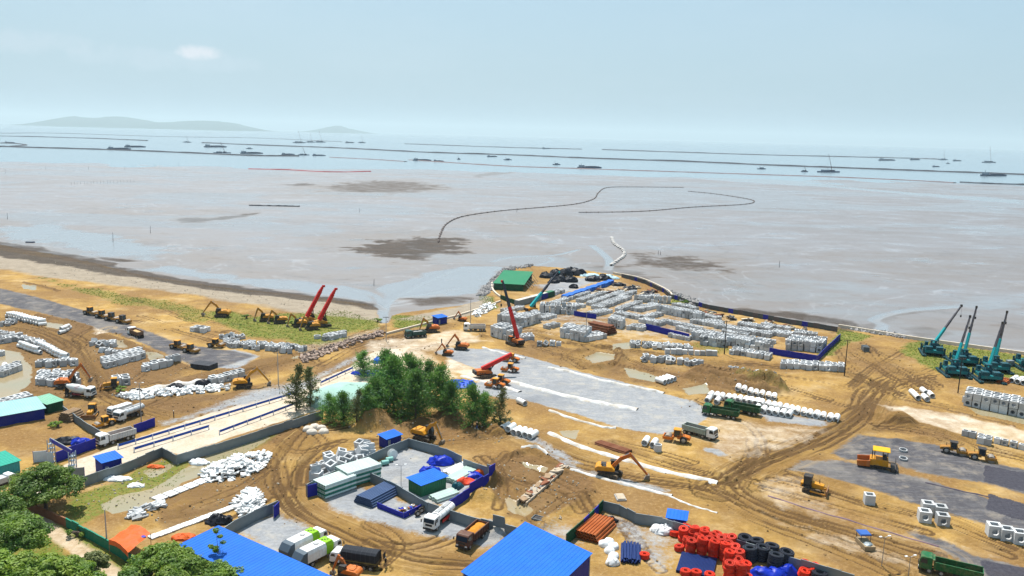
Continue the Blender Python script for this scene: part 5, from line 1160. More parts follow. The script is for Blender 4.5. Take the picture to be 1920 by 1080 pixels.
pipes((1384, 733), (1452, 748), 10, (1390, 722), 'white concrete pipe in the rearmost short row', 'rearmost row of white pipes')
pipes((1406, 756), (1530, 782), 14, (1416, 742), 'white concrete pipe in the long middle row', 'long middle row of white pipes')
pipes((1420, 770), (1480, 781), 6, (1430, 757), 'white concrete pipe in the front of the long middle row', 'front of the middle row')
pipes((1532, 782), (1568, 790), 4, (1537, 773), 'white concrete pipe in the last four beside the sandy turn', 'last four white pipes')
pipes((1238, 719), (1258, 713), 4, (1250, 723), 'white concrete pipe on the sand bar by the green pool', 'pipes by the green pool')
pipes((1211, 832), (1227, 836), 3, (1217, 824), 'white concrete pipe in the trio left of the yellow roller', 'trio of pipes by the roller')
pipes((948, 806), (1000, 820), 7, (960, 799), 'white concrete pipe in the row below the casuarinas', 'pipes below the casuarinas')
pipes((978, 758), (985, 759), 1, (986, 762), 'single white concrete pipe on the edge of the new paving', None)
for k, (px, py) in enumerate(((1712, 742), (1718, 748), (1732, 738), (1734, 750), (1744, 744))):
    pipes((px, py), (px, py), 1, (px+9, py+8), 'loose white concrete pipe near the long box stack, %s' % ORD[k], 'loose pipes near the long stack')
pipes((18, 594), (80, 610), 13, (36, 592), 'white pipe in the row beyond the far left track', 'pipes beyond the left track', tiers=2, sc=.8)
pipes((116, 625), (128, 618), 3, (126, 622), 'white pipe in the small group near the road fork', 'pipes near the road fork', tiers=2, sc=.8)
pipes((40, 652), (72, 664), 6, (60, 656), 'white pipe in the left of two heaps above the pool', 'left pipe heap', tiers=2, sc=.8)
pipes((74, 650), (124, 676), 12, (92, 652), 'white pipe in the right of two heaps above the pool', 'right pipe heap', tiers=2, sc=.8)
pipes((-8, 690), (10, 690), 4, (-10, 675), 'white pipe left of the muddy pool', 'pipes left of the pool')
# ring segments on the right asphalt and elsewhere
RINGM = MB().tube((0, 0, 0), (0, 0, .55), .95, .76, 18).mesh('concrete_ring', CONC)
for (px, py, w) in ((1693, 846, 'farther one of two on the right asphalt pad'), (1693, 862, 'nearer one of two on the right asphalt pad')):
    c = G(px, py); tag(obj('concrete_ring', RINGM, (c.x, c.y, c.z), (.12, 0, 0)), 'concrete manhole ring lying flat, %s' % w, 'ring')
c = G(1233, 845); tag(obj('concrete_ring', RINGM, (c.x, c.y, c.z), (0, 0, 0), (1, 1, 3)), 'upright concrete ring standing on sand below the pipe trio', 'ring')
c = G(595, 634); tag(obj('concrete_ring', RINGM, (c.x, c.y, c.z), (0, 0, 0), (1.3, 1.3, 2)), 'concrete ring standing alone on the grass bank', 'ring')
# long plastic and steel pipe bundles : thing > pipe parts
def bundle(name, label, A, B, W, tiers, r, mt, cat='pipe bundle', L=None, trap=True, name2='pipe', jit=.0, endm=None, n=8, alt=0):
    """A,B pixels of the two ends of the centre line"""
    W *= KS; r *= KS; L = L*KS if L else None
    a, b = P(*A), P(*B); c = (a+b)/2; d = b-a; L = L or d.length; o = empty(name, (c.x, c.y, gz(c.x, c.y)), math.atan2(d.y, d.x)); tag(o, label, cat)
    me = MB().tube((-L/2, 0, 0), (L/2, 0, 0), r, r*.82, n).mesh(name2, mt, True)
    me2 = MB().tube((-L/2, 0, 0), (L/2, 0, 0), r, r*.82, n).mesh(name2, GPG, True) if alt else None
    if endm:
        for q in (me, me2):
            if q is None: continue
            b_ = bmesh.new(); b_.from_mesh(q); q.materials.append(endm)
            for x in (-L/2+.06, L/2-.06):
                vv = [b_.verts.new((x, r*.84*math.cos(2*PI*i/n), r*.84*math.sin(2*PI*i/n))) for i in range(n)]; b_.faces.new(vv).material_index = 1
            b_.to_mesh(q); b_.free()
    k = int(W/(2*r))
    for t in range(tiers):
        for i in range(k-(t if trap else 0)):
            y = (i-(k-(t if trap else 0)-1)/2)*2*r
            obj(name2, me if not alt or t % 2 == alt % 2 or t == tiers-1 else me2, (random.uniform(-1, 1)*jit*L, y+random.uniform(-1, 1)*jit, r+t*r*1.75), (0, 0, random.uniform(-1, 1)*jit*.3), (1, 1, 1), o)
    return o
GP = mat('green_cream_pipe', (.5, .62, .55), .5, 0, .12, 1, .1); GPD = mat('blue_grey_pipe', (.06, .1, .2), .45, 0, .15, 1, .05); BP = mat('blue_pipe', (.014, .03, .12), .4, 0, .15, 1); GPG = mat('green_side_pipe', (.03, .17, .12), .6, 0, .2, 1); GPW = mat('white_green_pipe', (.58, .66, .62), .6, 0, .15, 1, .1); GE = mat('green_pipe_end', (.01, .12, .07), .6); OP = mat('orange_pipe', (.36, .085, .016), .6, 0, .2, 1, .2)
o = bundle('pipe_stack', 'stack of pale pipes with green ends, outer one in the gravel yard', (605, 928), (650, 912), 3.2, 6, .2, GPW, trap=False, L=5.6, alt=2, endm=GE)
o = bundle('pipe_stack', 'stack of pale pipes with green ends, inner one against the fence', (645, 908), (698, 892), 3.6, 7, .2, GPW, trap=False, L=6, alt=1, endm=GE)
bundle('pipe_stack', 'heap of dark blue pipes beside the pale stacks', (684, 946), (730, 922), 4.0, 4, .17, GPD, L=6)
bundle('pipe_stack', 'bundle of orange steel pipes inside the green fence', (1092, 1014), (1130, 980), 4.6, 3, .22, OP, L=6, jit=.012)
bundle('pipe_stack', 'loose bundle of dark blue pipes behind the white bags', (1182, 1062), (1182, 1020), 2.6, 3, .1, BP, L=4.6, jit=.06)
bundle('pipe_stack', 'flat layer of blue pipes between the red coils', (1300, 1085), (1312, 1042), 4.6, 3, .08, BP, L=5.0, jit=.006, trap=False)
bundle('pipe_stack', 'dark rusty bars lying beside the white lined ditch', (1125, 832), (1175, 848), 2.2, 2, .14, RUST, L=6.5, jit=.02)
bundle('pipe_stack', 'green and white pipes behind the yard shed', (845, 905), (882, 885), 3.0, 3, .14, GP, L=5.5, jit=.03)
bundle('pipe_stack', 'white pipes heaped in the blue fenced strip', (842, 888), (868, 876), 2.4, 2, .14, PIPEW, L=5, jit=.05)
bundle('pipe_stack', 'pale pipes lying at the low end of the blue fence', (815, 938), (850, 926), 2.6, 2, .17, GP, L=4.2, jit=.03)
bundle('pipe_stack', 'orange steel bars on grass at the right edge', (1874, 722), (1890, 712), 2.4, 2, .2, OP, L=4, jit=.03)
bundle('pipe_stack', 'white cylinders standing together at the right edge', (1905, 722), (1918, 714), 3.6, 1, .6, PIPEW, L=4)
bundle('timber_stack', 'stack of weathered timber beside the grey fence corner', (122, 790), (146, 780), 3.2, 4, .22, WOOD, 'timber', L=3.2, name2='log', jit=.03)
bundle('rusty_beam_stack', 'stack of rusty steel formwork between concrete box blocks', (1105, 618), (1150, 628), 5.0, 4, .35, RUST, 'beams', L=7, name2='beam', jit=.03, n=4)
bundle('rusty_beam_stack', 'rusty steel formwork in front of the teal crane', (985, 598), (1006, 596), 4.0, 2, .3, mat('rust_orange', (.35, .1, .04), .8, 0, .3, 1), 'beams', L=4.5, name2='beam', jit=.03, n=4)
# black slab stack on the left
def slabs(label, A, nx, ny, nz, d, mt, yaw, nm='slab', name='slab_stack', cat='slabs', jit=.04):
    d = tuple(q*KS for q in d); c = G(*A); o = empty(name, c, yaw); tag(o, label, cat); me = MB().box((0, 0, d[2]/2), d).mesh(nm, mt)
    for k in range(nz):
        for j in range(ny):
            for i in range(nx): obj(nm, me, ((i-(nx-1)/2)*d[0]*1.04+random.uniform(-jit, jit), (j-(ny-1)/2)*d[1]*1.04+random.uniform(-jit, jit), k*d[2]*1.02), (0, 0, random.uniform(-jit, jit)), (1, 1, 1), o)
    return o
slabs('neat stack of black slabs on the left field', (383, 690), 3, 2, 5, (1.6, 1.5, .22), mat('black_slab', (.035, .037, .045), .7, 0, .2), -.3)
# ---- red and black coils of corrugated duct
def coil_mesh(R, r, turns, mt, name):
    m = MB()
    for k in range(turns): m.torus((0, 0, r+k*r*1.75), R, r, 18, 6); m.torus((0, 0, r+k*r*1.75), R-r*1.8, r, 16, 6); 
    return m.mesh(name, mt, True)
REDC = mat('red_duct', (.56, .024, .005), .6, 0, .2, 2, .1, .25); BLKC = mat('black_duct', (.018, .02, .03), .4, 0, .2, 3, .06)
RC = [coil_mesh(.78, .165, 3, REDC, 'duct_coil'), coil_mesh(.8, .18, 4, REDC, 'duct_coil')]; BC = [coil_mesh(1.16, .19, 4, BLKC, 'duct_coil')]
def coil(px, py, z=0, mesh=None, lab='', grp='', tilt=0):
    c = P(px, py); tag(obj('duct_coil', mesh or random.choice(RC), (c.x, c.y, gz(c.x, c.y)+z), (random.uniform(-.1, .1)+tilt, random.uniform(-.12, .12), random.random()*6)), lab, 'coil', grp or None)
CSTK = ['%s %s' % (a, b) for b in ('rear', 'middle', 'front', 'inner', 'outer') for a in ORD[:7]]
coil(1208, 1046, 0, RC[0], 'single red duct coil lying beside the loose blue pipes')
for k, (x, y, n) in enumerate([(1265, 1004, 1), (1281, 1012, 3), (1300, 1012, 3), (1318, 1018, 3), (1336, 1024, 3), (1352, 1030, 3), (1372, 1028, 3), (1274, 1032, 1), (1294, 1036, 3), (1314, 1040, 4), (1336, 1046, 4), (1357, 1050, 4), (1378, 1046, 3), (1365, 1066, 4), (1382, 1070, 3), (1366, 1088, 4), (1388, 1092, 4), (1286, 1000, 2), (1322, 1004, 2), (1344, 1012, 2), (1400, 1096, 2), (1309, 1026, 3), (1328, 1032, 3), (1346, 1040, 3), (1364, 1040, 3), (1288, 1024, 2), (1386, 1058, 3), (1396, 1078, 3), (1375, 1080, 3), (1364, 1018, 2), (1304, 1002, 2)]):
    for t in range(n): coil(x+random.uniform(-1, 1), y+random.uniform(-1, 1), t*.8, RC[0], 'red duct coil along the grey fence, %s stack, %s in it' % (CSTK[k], 'only one' if n == 1 else 'topmost' if t == n-1 else 'bottom' if t == 0 else '%s up' % ORD[t]), 'stacked red duct coils', .2 if t == n-1 else 0)
for x, y in ((1285, 1078), (1305, 1080), (1330, 1084)): coil(x, y, 0, RC[0], 'red duct coil before the flat blue pipes, %s' % ('left' if x < 1290 else 'middle' if x < 1320 else 'right'), 'red coils before the blue pipes')
for k, (x, y) in enumerate([(1395, 1030), (1418, 1036), (1445, 1046), (1472, 1056), (1405, 1052), (1427, 1050), (1453, 1064)]):
    for t in range(2): coil(x, y, t*1.22, BC[0], 'black duct coil beside the red coils, %s stack from left, %s' % (ORD[k], ('bottom', 'top')[t]), 'stacked black duct coils')
for x, y, w in ((1508, 1064, 'rear left'), (1528, 1070, 'rear right'), (1505, 1080, 'front left'), (1520, 1078, 'front right')): coil(x, y, 0, RC[1], 'red duct coil beyond the blue sheeting, %s of four' % w, 'red coils beyond the blue sheeting', .3)
coil(1536, 1086, 0, BC[0], 'black duct coil lying alone by the far red coils')
# ---- heaps of white broken slabs : thing > slab parts
def slab_heap(label, poly, n, hgt, size=(1.1, .7, .16), mt=PIPEW, cat='slab heap', name='slab_heap', nm='slab'):
    size = tuple(v*1.3 for v in size); hgt *= KS
    q = np.array(poly, float); o = None; x0, y0 = q.min(0); x1, y1 = q.max(0); me = [MB().box((0, 0, 0), (size[0]*a, size[1]*b, size[2])).mesh(nm, mt) for a, b in ((1, 1), (.8, 1.3), (1.3, .7))]
    c = G(q[:, 0].mean(), q[:, 1].mean()); o = empty(name, c); tag(o, label, cat); k = 0; pw = Pxy(poly)
    while k < n:
        px, py = random.uniform(x0, x1), random.uniform(y0, y1); p = P(px, py); s = sdf(np.array([[p.x]]), np.array([[p.y]]), pw)[0, 0]
        if s < 0: continue
        z = gz(p.x, p.y)+min(hgt, s*.55+.1)*random.random()**.5
        obj(nm, random.choice(me), (p.x-c.x, p.y-c.y, z-c.z+.1), (random.uniform(-.5, .5), random.uniform(-.5, .5), random.random()*6), (1, 1, 1), o); k += 1
    return o
slab_heap('large heap of broken white concrete slabs beside the muddy ditch', [(375, 890), (400, 872), (440, 858), (505, 850), (508, 862), (480, 885), (440, 900), (395, 905)], 290, 1.2)
slab_heap('small heap of broken white slabs against the grey fence', [(436, 945), (455, 925), (480, 918), (500, 940), (480, 955), (455, 968)], 150, 1.2)
slab_heap('row of pale slabs and kerbs lying along the bare field', [(245, 960), (300, 940), (310, 948), (262, 975), (235, 985)], 45, .3, (1.4, .5, .2), CONC)
slab_heap('heap of pale bags and slabs beside the inlet track', [(885, 590), (905, 572), (925, 570), (932, 575), (915, 585), (895, 596)], 110, 1.6)
slab_heap('strip of rubble and white stones beside the mud track', [(210, 742), (260, 735), (340, 728), (430, 722), (435, 732), (340, 742), (250, 750)], 290, .6, (.8, .6, .3))
slab_heap('bank of stones along the excavated drain below the grass', [(560, 668), (640, 642), (720, 620), (724, 628), (640, 655), (570, 682)], 290, .5, (.8, .6, .35), mat('brown_stone', (.34, .25, .2), .9, 0, .3, 1, 0, .35), 'stones', 'stone_bank', 'stone')
# large white slabs in a line (drain covers) beside the bare field
def cover_line(label, A, B, n, w=1.6, l=1.6):
    a, b = P(*A), P(*B); d = b-a; o = empty('drain_cover_row', ((a+b)/2)+Vector((0, 0, gz(a.x, a.y))), math.atan2(d.y, d.x)); tag(o, label, 'drain covers'); me = MB().box((0, 0, .12), (d.length/n*.88, w, .2)).mesh('cover_slab', PIPEW)
    for i in range(n): obj('cover_slab', me, ((i+.5)/n*d.length-d.length/2, random.uniform(-.08, .08), random.uniform(0, .06)), (0, 0, random.uniform(-.03, .03)), (1, 1, 1), o)
cover_line('row of white drain covers along the edge of the bare field', (280, 1010), (455, 945), 24)
cover_line('row of white kerb slabs lying below the muddy ditch', (290, 938), (385, 900), 5, 2.4)
# ================================================================ BUILDINGS, FENCES, STREET FURNITURE
def sheet(name, p00, p10, p11, p01, mt, parent, step=.6, rib=.03, th=.06):
    """ribbed metal sheet over a quad: ribs run from edge p00-p10 to edge p01-p11"""
    p00, p10, p11, p01 = [Vector(p) for p in (p00, p10, p11, p01)]; n = max(2, int((p10-p00).length/step)); nr = (p10-p00).cross(p01-p00).normalized()
    if nr.z < 0: nr = -nr
    vs = []; fs = []
    for i in range(n+1):
        f = i/n; a = p00.lerp(p10, f); b = p01.lerp(p11, f); w = (p10-p00).normalized()*min(.06, step*.2)
        for q, h in ((-w, 0), (-w*.6, rib), (w*.6, rib), (w, 0)): vs += [a+q+nr*h, b+q+nr*h]
    for i in range(len(vs)//2-1): fs.append((2*i, 2*i+2, 2*i+3, 2*i+1))
    k = len(vs); vs += [p00-nr*th, p10-nr*th, p11-nr*th, p01-nr*th]; fs.append((k, k+3, k+2, k+1)); fs += [(0, k, k+1, k-2), (1, k-1, k+2, k+3)]
    return MB().add(vs, fs).build(name, mt, parent)
def shed(name, label, A, B, depth, h0, h1, wallm, roofm, cat='shed', over=.3, open_sides=(), back=None, door=None, gable=False, wallm2=None, winm=None):
    """A,B: ground pixels of the front wall; depth in metres away from the camera; eaves h0 in front, h1 at the back"""
    depth *= KS; a, b = P(*A), P(*B); u = b-a; L = u.length; yaw = math.atan2(u.y, u.x); c = a
    o = empty(name, (c.x, c.y, gz(c.x, c.y)-.05), yaw); tag(o, label, cat); D = depth
    W = {'front': ((0, 0), (L, 0), h0, h0), 'right': ((L, 0), (L, D), h0, h1), 'back': ((L, D), (0, D), h1, h1), 'left': ((0, D), (0, 0), h1, h0)}
    for k, (p, q, ha, hb) in W.items():
        if k in open_sides: continue
        d = Vector((q[0]-p[0], q[1]-p[1], 0)); n = max(1, int(d.length/2.2)); nr = Vector((d.y, -d.x, 0)).normalized()*.04
        m = MB()
        vs = [(p[0]+nr.x*s, p[1]+nr.y*s, 0) for s in (-1, 1)]+[(q[0]+nr.x*s, q[1]+nr.y*s, 0) for s in (-1, 1)]+[(p[0]+nr.x*s, p[1]+nr.y*s, ha) for s in (-1, 1)]+[(q[0]+nr.x*s, q[1]+nr.y*s, hb) for s in (-1, 1)]
        m.add(vs, [(0, 2, 6, 4), (1, 5, 7, 3), (0, 4, 5, 1), (2, 3, 7, 6), (4, 6, 7, 5)])
        for i in range(int(d.length/.5)):
            t = (i+.5)/int(d.length/.5); x = p[0]+d.x*t+nr.x*1.4; y = p[1]+d.y*t+nr.y*1.4; m.bar((x, y, 0.05), (x, y, (ha+(hb-ha)*t)-.05), .07, .05)
        m.build('wall', (wallm2 if wallm2 and k in ('left', 'back') else wallm), o)
    e = over; s = (h1-h0)/D
    if not gable: sheet('roof', (-e, -e, h0+.06-s*e), (L+e, -e, h0+.06-s*e), (L+e, D+e, h1+.06+s*e), (-e, D+e, h1+.06+s*e), roofm, o)
    else:
        g = gable; M_ = D/2
        sheet('roof', (-e, -e, h0+.06), (L+e, -e, h0+.06), (L+e, M_, h0+g), (-e, M_, h0+g), roofm, o); sheet('roof', (-e, D+e, h0+.06), (L+e, D+e, h0+.06), (L+e, M_, h0+g), (-e, M_, h0+g), roofm, o)
        for x in (0, L): MB().prism([(0, h0), (D, h0), (M_, h0+g-.08)], -x-.03, -x+.03, Matrix.Rotation(PI/2, 4, 'Z')).build('gable_wall', wallm, o)
    m = MB()
    for x in (0.1, L-.1):
        for y in (.1, D-.1): m.bar((x, y, 0), (x, y, h0-.1 if y < 1 else h1-.1), .14)
    m.build('frame_post', STEEL, o)
    if door:
        x, w, hh = door; MB().b2(x, x+w, -.09, -.05, 0, hh).build('door', mat('shed_door', (.25, .27, .3), .5), o)
    if winm:
        for x, w, z0, z1 in winm: MB().b2(x, x+w, -.1, -.05, z0, z1).build('window', GLASS, o)
    return o
GREENR = mat('green_roof_sheet', (.002, .16, .065), .5, 0, .06, .2, .04); GREENW = mat('green_wall_sheet', (.008, .07, .035), .6, 0, .12, .5, .06); GREENL = mat('green_panel', (.018, .14, .07), .6, 0, .12, .5, .1)
CYANR = mat('pale_cyan_roof', (.24, .43, .44), .5, 0, .12, .3, .15); BLUEW = mat('blue_wall_sheet', (.008, .02, .2), .55, 0, .12, .5, .06)
# the green storage shed on the promontory: front wall seen below its roof
o = shed('storage_shed', 'green storage shed with mono-pitch roof on the promontory', (926, 543), (981, 546), 22, 3.2, 4.6, GREENW, GREENR, 'shed', .5, ('right',), wallm2=GREENW)
m = MB()
for k in range(6): m.bar((14.6, 2+k*5, 3.3+.2*k), (18, 2+k*5, 0), .18)
m.build('raking_strut', STEEL, o)
shed('site_shed', 'long dark blue shed with pale cyan roof at the left edge', (-40, 808), (84, 785), 6.5, 2.8, 3.4, BLUEW, CYANR, 'shed', .4)
shed('site_shed', 'small green shed with pale green roof beside the long blue shed', (90, 776), (119, 768), 4.5, 2.6, 3.1, GREENW, mat('pale_green_roof', (.16, .38, .26), .5, 0, .1, .3, .1), 'shed', .3)
def cabin(label, A, B, d=2.2, h=2.5, dr=(.4, .7, 1.9)): return shed('site_cabin', label, A, B, d, h, h+.35, BLUEW, BLUER, 'cabin', .35, door=dr)
cabin('blue cabin with bright blue roof behind the big leafy tree', (194, 892), (229, 882), 2.6, 3.0)
cabin('blue cabin with bright blue roof beside the inlet track', (821, 609), (838, 606), 2.4, 2.7)
cabin('blue cabin standing outside the gravel yard corner', (725, 842), (752, 833), 2.0, 2.4)
cabin('small bright blue cabin behind the right grey fence', (1251, 987), (1284, 992), 2.0, 2.0, None)
shed('yard_shed', 'green walled shed with bright blue roof inside the gravel yard', (790, 932), (836, 915), 3.0, 2.7, 2.9, GREENL, BLUER, 'shed', .45)
def roof_hall(label, name, TL, TR, BL, z, walls=True, ridge_up=.8, wallm=BLUEW):
    """hall known from the pixels of three roof corners: top, right, left"""
    t, r, l = P(*TL, z+ridge_up), P(*TR, z+ridge_up), P(*BL, z); q = r+(l-t); o = empty(name, (t.x, t.y, gz(t.x, t.y))); tag(o, label, 'shed'); b = Vector(o.location)
    sheet('roof', t-b, r-b, q-b, l-b, BLUER, o, .75, .03)
    ring = [t, l, q, r]; ce = (t+q)/2
    for i in range(4):
        p, s = ring[i], ring[(i+1) % 4]; p = p+(ce-p)*.05; s = s+(ce-s)*.05
        if i == 3 and not walls: continue
        m = MB(); pb, sb = p-b, s-b; m.add([(pb.x, pb.y, 0), (sb.x, sb.y, 0), (sb.x, sb.y, sb.z-.2), (pb.x, pb.y, pb.z-.2)], [(0, 1, 2, 3)]); d = (sb-pb); d.z = 0; n = Vector((d.y, -d.x, 0)).normalized()*.08
        m.add([(pb.x+n.x, pb.y+n.y, 0), (sb.x+n.x, sb.y+n.y, 0), (sb.x+n.x, sb.y+n.y, sb.z-.2), (pb.x+n.x, pb.y+n.y, pb.z-.2)], [(3, 2, 1, 0)]); m.build('wall', wallm, o)
    m = MB()
    for p in ring: p = p+(ce-p)*.04; d = p-b; m.bar((d.x, d.y, 0), (d.x, d.y, d.z-.1), .2)
    for f in np.linspace(.1, .9, 5):
        p = t.lerp(r, f)-b; s = l.lerp(q, f)-b; m.bar(p-Vector((0, 0, .25)), s-Vector((0, 0, .25)), .12, .25)
    m.build('roof_frame', STEEL, o); return o
roof_hall('large shed with plain bright blue roof at the lower centre', 'open_shed', (985, 978), (1111, 1037), (864, 1072), 5.0, False)
roof_hall('long shed with bright blue roof at the lower left', 'open_shed', (410, 985), (640, 1088), (333, 1022), 4.2)
# small shelter on the right road
c = G(1622, 1024); o = empty('lift_shelter', c, math.radians(-88)); tag(o, 'small shelter box with blue canvas top on the right haul road', 'shelter')
MB().b2(-2.0, 2.0, -1.0, 1.0, .1, .9).build('base', mat('shelter_wood', (.3, .22, .13), .8, 0, .2, 2), o); m = MB()
for x in (-1.9, 0): [m.bar((x, y, .9), (x, y, 2.1), .08) for y in (-.9, .9)]
m.build('post', STEELD, o); MB().box((-1.0, 0, 2.2), (2.2, 2.1, .25), None, .9).build('canvas_top', mat('blue_canvas', (.03, .1, .33), .7, 0, .1, 2), o); MB().blob((1.0, 0, .95), (.8, .8, .25), 10, 4, .2, 3).build('cargo', GALV, o)
# container row in front of the green shed
for i, (f0, f1, mt) in enumerate([(0, .34, GALV), (.34, .62, GALV), (.62, .8, BLUEW), (.8, 1.0, GREENW)]):
    a = P(968, 574).lerp(P(1036, 555), f0); b = P(968, 574).lerp(P(1036, 555), f1); d = b-a; c = (a+b)/2; o = empty('container', (c.x, c.y, gz(c.x, c.y)), math.atan2(d.y, d.x))
    tag(o, '%s container below the promontory shed, %s from left' % (('grey', 'grey', 'blue', 'dark green')[i], ORD[i]), 'container', 'containers below the promontory shed'); L = d.length*.97
    m = MB(); m.b2(-L/2, L/2, -1.2, 1.2, 0, 2.5)
    for x in np.arange(-L/2+.3, L/2, .5): m.b2(x, x+.2, -1.24, 1.24, .15, 2.35)
    m.build('body', mt, o); MB().b2(-L/2+.05, L/2-.05, -1.15, 1.15, 2.5, 2.56).build('roof', (mat('pale_container_roof', (.5, .47, .42), .7, 0, .15, .6, .3), GALV)[i > 2] if i != 3 else GREENL, o)
# ---- fences: thing > panel, post
PANEL = {}
def fence(label, pts, h, mts, cat='fence', name='site_fence', pl=2.4, posts=True, z=0.0, top=None, t=.05):
    o = empty(name, G(*pts[0])); tag(o, label, cat); b = Vector(o.location); k = 0
    for p, q in zip(pts[:-1], pts[1:]):
        p, q = P(*p), P(*q); d = q-p; n = max(1, int(round(d.length/pl))); yaw = math.atan2(d.y, d.x)
        for i in range(n):
            c = p+d*((i+.5)/n); L = d.length/n; mt = mts[k % len(mts)] if isinstance(mts, (list, tuple)) else mts; k += 1; key = (mt.name, h)
            if key not in PANEL:
                m = MB(); m.b2(-.5, .5, -t/2, t/2, 0, h)
                for x in np.arange(-.45, .5, .1): m.b2(x, x+.04, -t/2-.03, t/2+.03, .03, h-.03)
                m.b2(-.5, .5, -t/2-.05, t/2+.05, h-.01, h+.05); PANEL[key] = m.mesh('panel', mt)
            zz = gz(c.x, c.y)
            obj('panel', PANEL[key], (c.x-b.x, c.y-b.y, zz-b.z-.05+random.uniform(-.05, .05)), (random.uniform(-.02, .02), 0, yaw+random.uniform(-.015, .015)), (L*.995, 1, 1), o)
            if posts:
                key = ('post', h)
                if key not in PANEL: PANEL[key] = MB().b2(-.05, .05, -.05, .05, 0, h+.12).mesh('post', STEEL)
                s = p+d*(i/n); nr = Vector((-d.y, d.x, 0)).normalized()*.12; obj('post', PANEL[key], (s.x-b.x+nr.x, s.y-b.y+nr.y, gz(s.x, s.y)-b.z), (0, 0, yaw), (1, 1, 1), o)
    return o
GAL2 = mat('galvanised_sheet_dark', (.085, .1, .11), .5, .2, .15, .8, .1)
fence('grey sheet fence along the low side of the concrete road', [(160, 912), (228, 888), (304, 856), (332, 872), (470, 828), (606, 784)], 2.2, [GALV])
fence('grey sheet fence between the small green shed and the parked tankers', [(119, 774), (160, 806), (205, 832)], 2.0, [GALV])
fence('dark blue sheet fence in front of the parked tank truck', [(252, 812), (291, 798)], 2.2, [BLUEF])
fence('dark blue sheet fence along the road beside the gate', [(106, 868), (180, 840)], 2.4, [BLUEF])
fence('grey fence round the far sides of the gravel yard', [(575, 928), (600, 914), (680, 876), (766, 838), (836, 858), (866, 872)], 2.2, [GALV])
fence('grey fence dividing the gravel yard from the truck yard', [(692, 902), (742, 926), (802, 962), (880, 988), (968, 1012)], 2.2, [GALV])
fence('dark blue fence along the open side of the gravel yard', [(842, 958), (928, 905)], 2.2, [BLUEF])
fence('grey fence at the upper right corner of the gravel yard', [(868, 878), (928, 898)], 2.2, [GALV])
fence('short dark blue fence at the left corner of the gravel yard', [(577, 933), (605, 926)], 2.6, [BLUEF])
fence('low blue boards round the scrap corner of the truck yard', [(707, 952), (758, 972), (790, 955)], 1.1, [BLUEF])
fence('grey fence beside the small heap of white slabs', [(420, 1012), (440, 998), (478, 978), (522, 958)], 2.3, [GALV])
fence('single blue fence panel at the end of the slab heap fence', [(514, 972), (524, 962)], 2.5, [BLUEF])
fence('green and blue fence beside the orange pipes', [(1062, 1024), (1104, 985), (1130, 958)], 2.3, [GREENW, GREENW, GREENW, BLUEF, GREENL, BLUEF])
fence('grey fence winding behind the duct coils', [(1130, 958), (1160, 965), (1190, 982), (1240, 990), (1330, 1018), (1420, 1045), (1500, 1070), (1600, 1100)], 2.2, [GALV, GALV, GALV, GALV, GALV, GALV, GALV, GALV, GALV, mat('purple_grey_sheet', (.13, .11, .15), .55, .1, .1, .8), MATS['purple_grey_sheet'], MATS['purple_grey_sheet'], GALV])
fence('dark blue fence round the corner of the right box compound', [(1442, 664), (1532, 678), (1575, 636)], 2.2, [BLUEF])
fence('dark blue fence in the middle of the promontory boxes', [(1210, 618), (1292, 638)], 2.4, [BLUEF])
fence('short dark blue fence beside the tall pole on the promontory', [(1076, 592), (1118, 598)], 2.0, [BLUEF])
fence('grey and brown fence along the sea side of the promontory', [(1165, 520), (1210, 532), (1245, 550), (1258, 560), (1330, 580), (1440, 600), (1570, 622)], 2.0, [mat('brown_grey_sheet', (.12, .1, .1), .7, 0, .2, .8), GAL2, GAL2, MATS['brown_grey_sheet'], GAL2, BLUEF, GAL2])
fence('green painted wall along the dirt lane', [(125, 988), (160, 1008), (200, 1030), (255, 1062)], 1.9, [mat('green_wall_paint', (.012, .2, .13), .7, 0, .2, .6, .35)], 'wall', 'lane_wall', 2.0, False, t=.15)
fence('brown brick wall below the big leafy tree', [(42, 952), (80, 968), (125, 988)], 1.7, [mat('brown_wall', (.25, .11, .06), .85, 0, .3, 1, .3)], 'wall', 'lane_wall', 2.0, False, t=.18)
fence('dark green fence below the containers', [(938, 560), (968, 572)], 2.0, [GREENW])
# ---- blue and white guard rails
def rail(label, A, B):
    a, b = P(*A), P(*B); d = b-a; n = max(2, int(d.length/4.0)); o = empty('guard_rail', (a.x, a.y, gz(a.x, a.y)), math.atan2(d.y, d.x)); tag(o, label, 'guard rail'); L = d.length
    blue = mat('rail_blue', (.005, .06, .34), .5, 0, .1, 1, .06)
    me = MB().prism([(0, 0), (.08, .08), (.08, .56), (0, .64), (-.06, .56), (-.06, .08)], -.48, .48, Matrix.Rotation(PI/2, 4, 'Z')).mesh('rail_beam', blue); mw_ = MB().b2(-.12, .12, -.1, .1, .0, 1.25).mesh('post', WHITE)
    for i in range(n):
        x = (i+.5)*L/n; obj('rail_beam', me, (x, 0, .52), (0, 0, 0), (L/n*1.0, 1, 1), o)
    for i in range(n+1): obj('post', mw_, (i*L/n, 0.08, 0), (0, 0, 0), (1, 1, 1), o)
rail('blue rail with white posts along the far side of the concrete road', (222, 842), (552, 742)); rail('blue rail on the far side of the road beyond the casuarinas', (602, 722), (662, 694))
rail('short blue rail on the near side of the road by the gate', (252, 848), (392, 805)); rail('blue rail on the near side of the road leading to the trees', (412, 815), (580, 752))
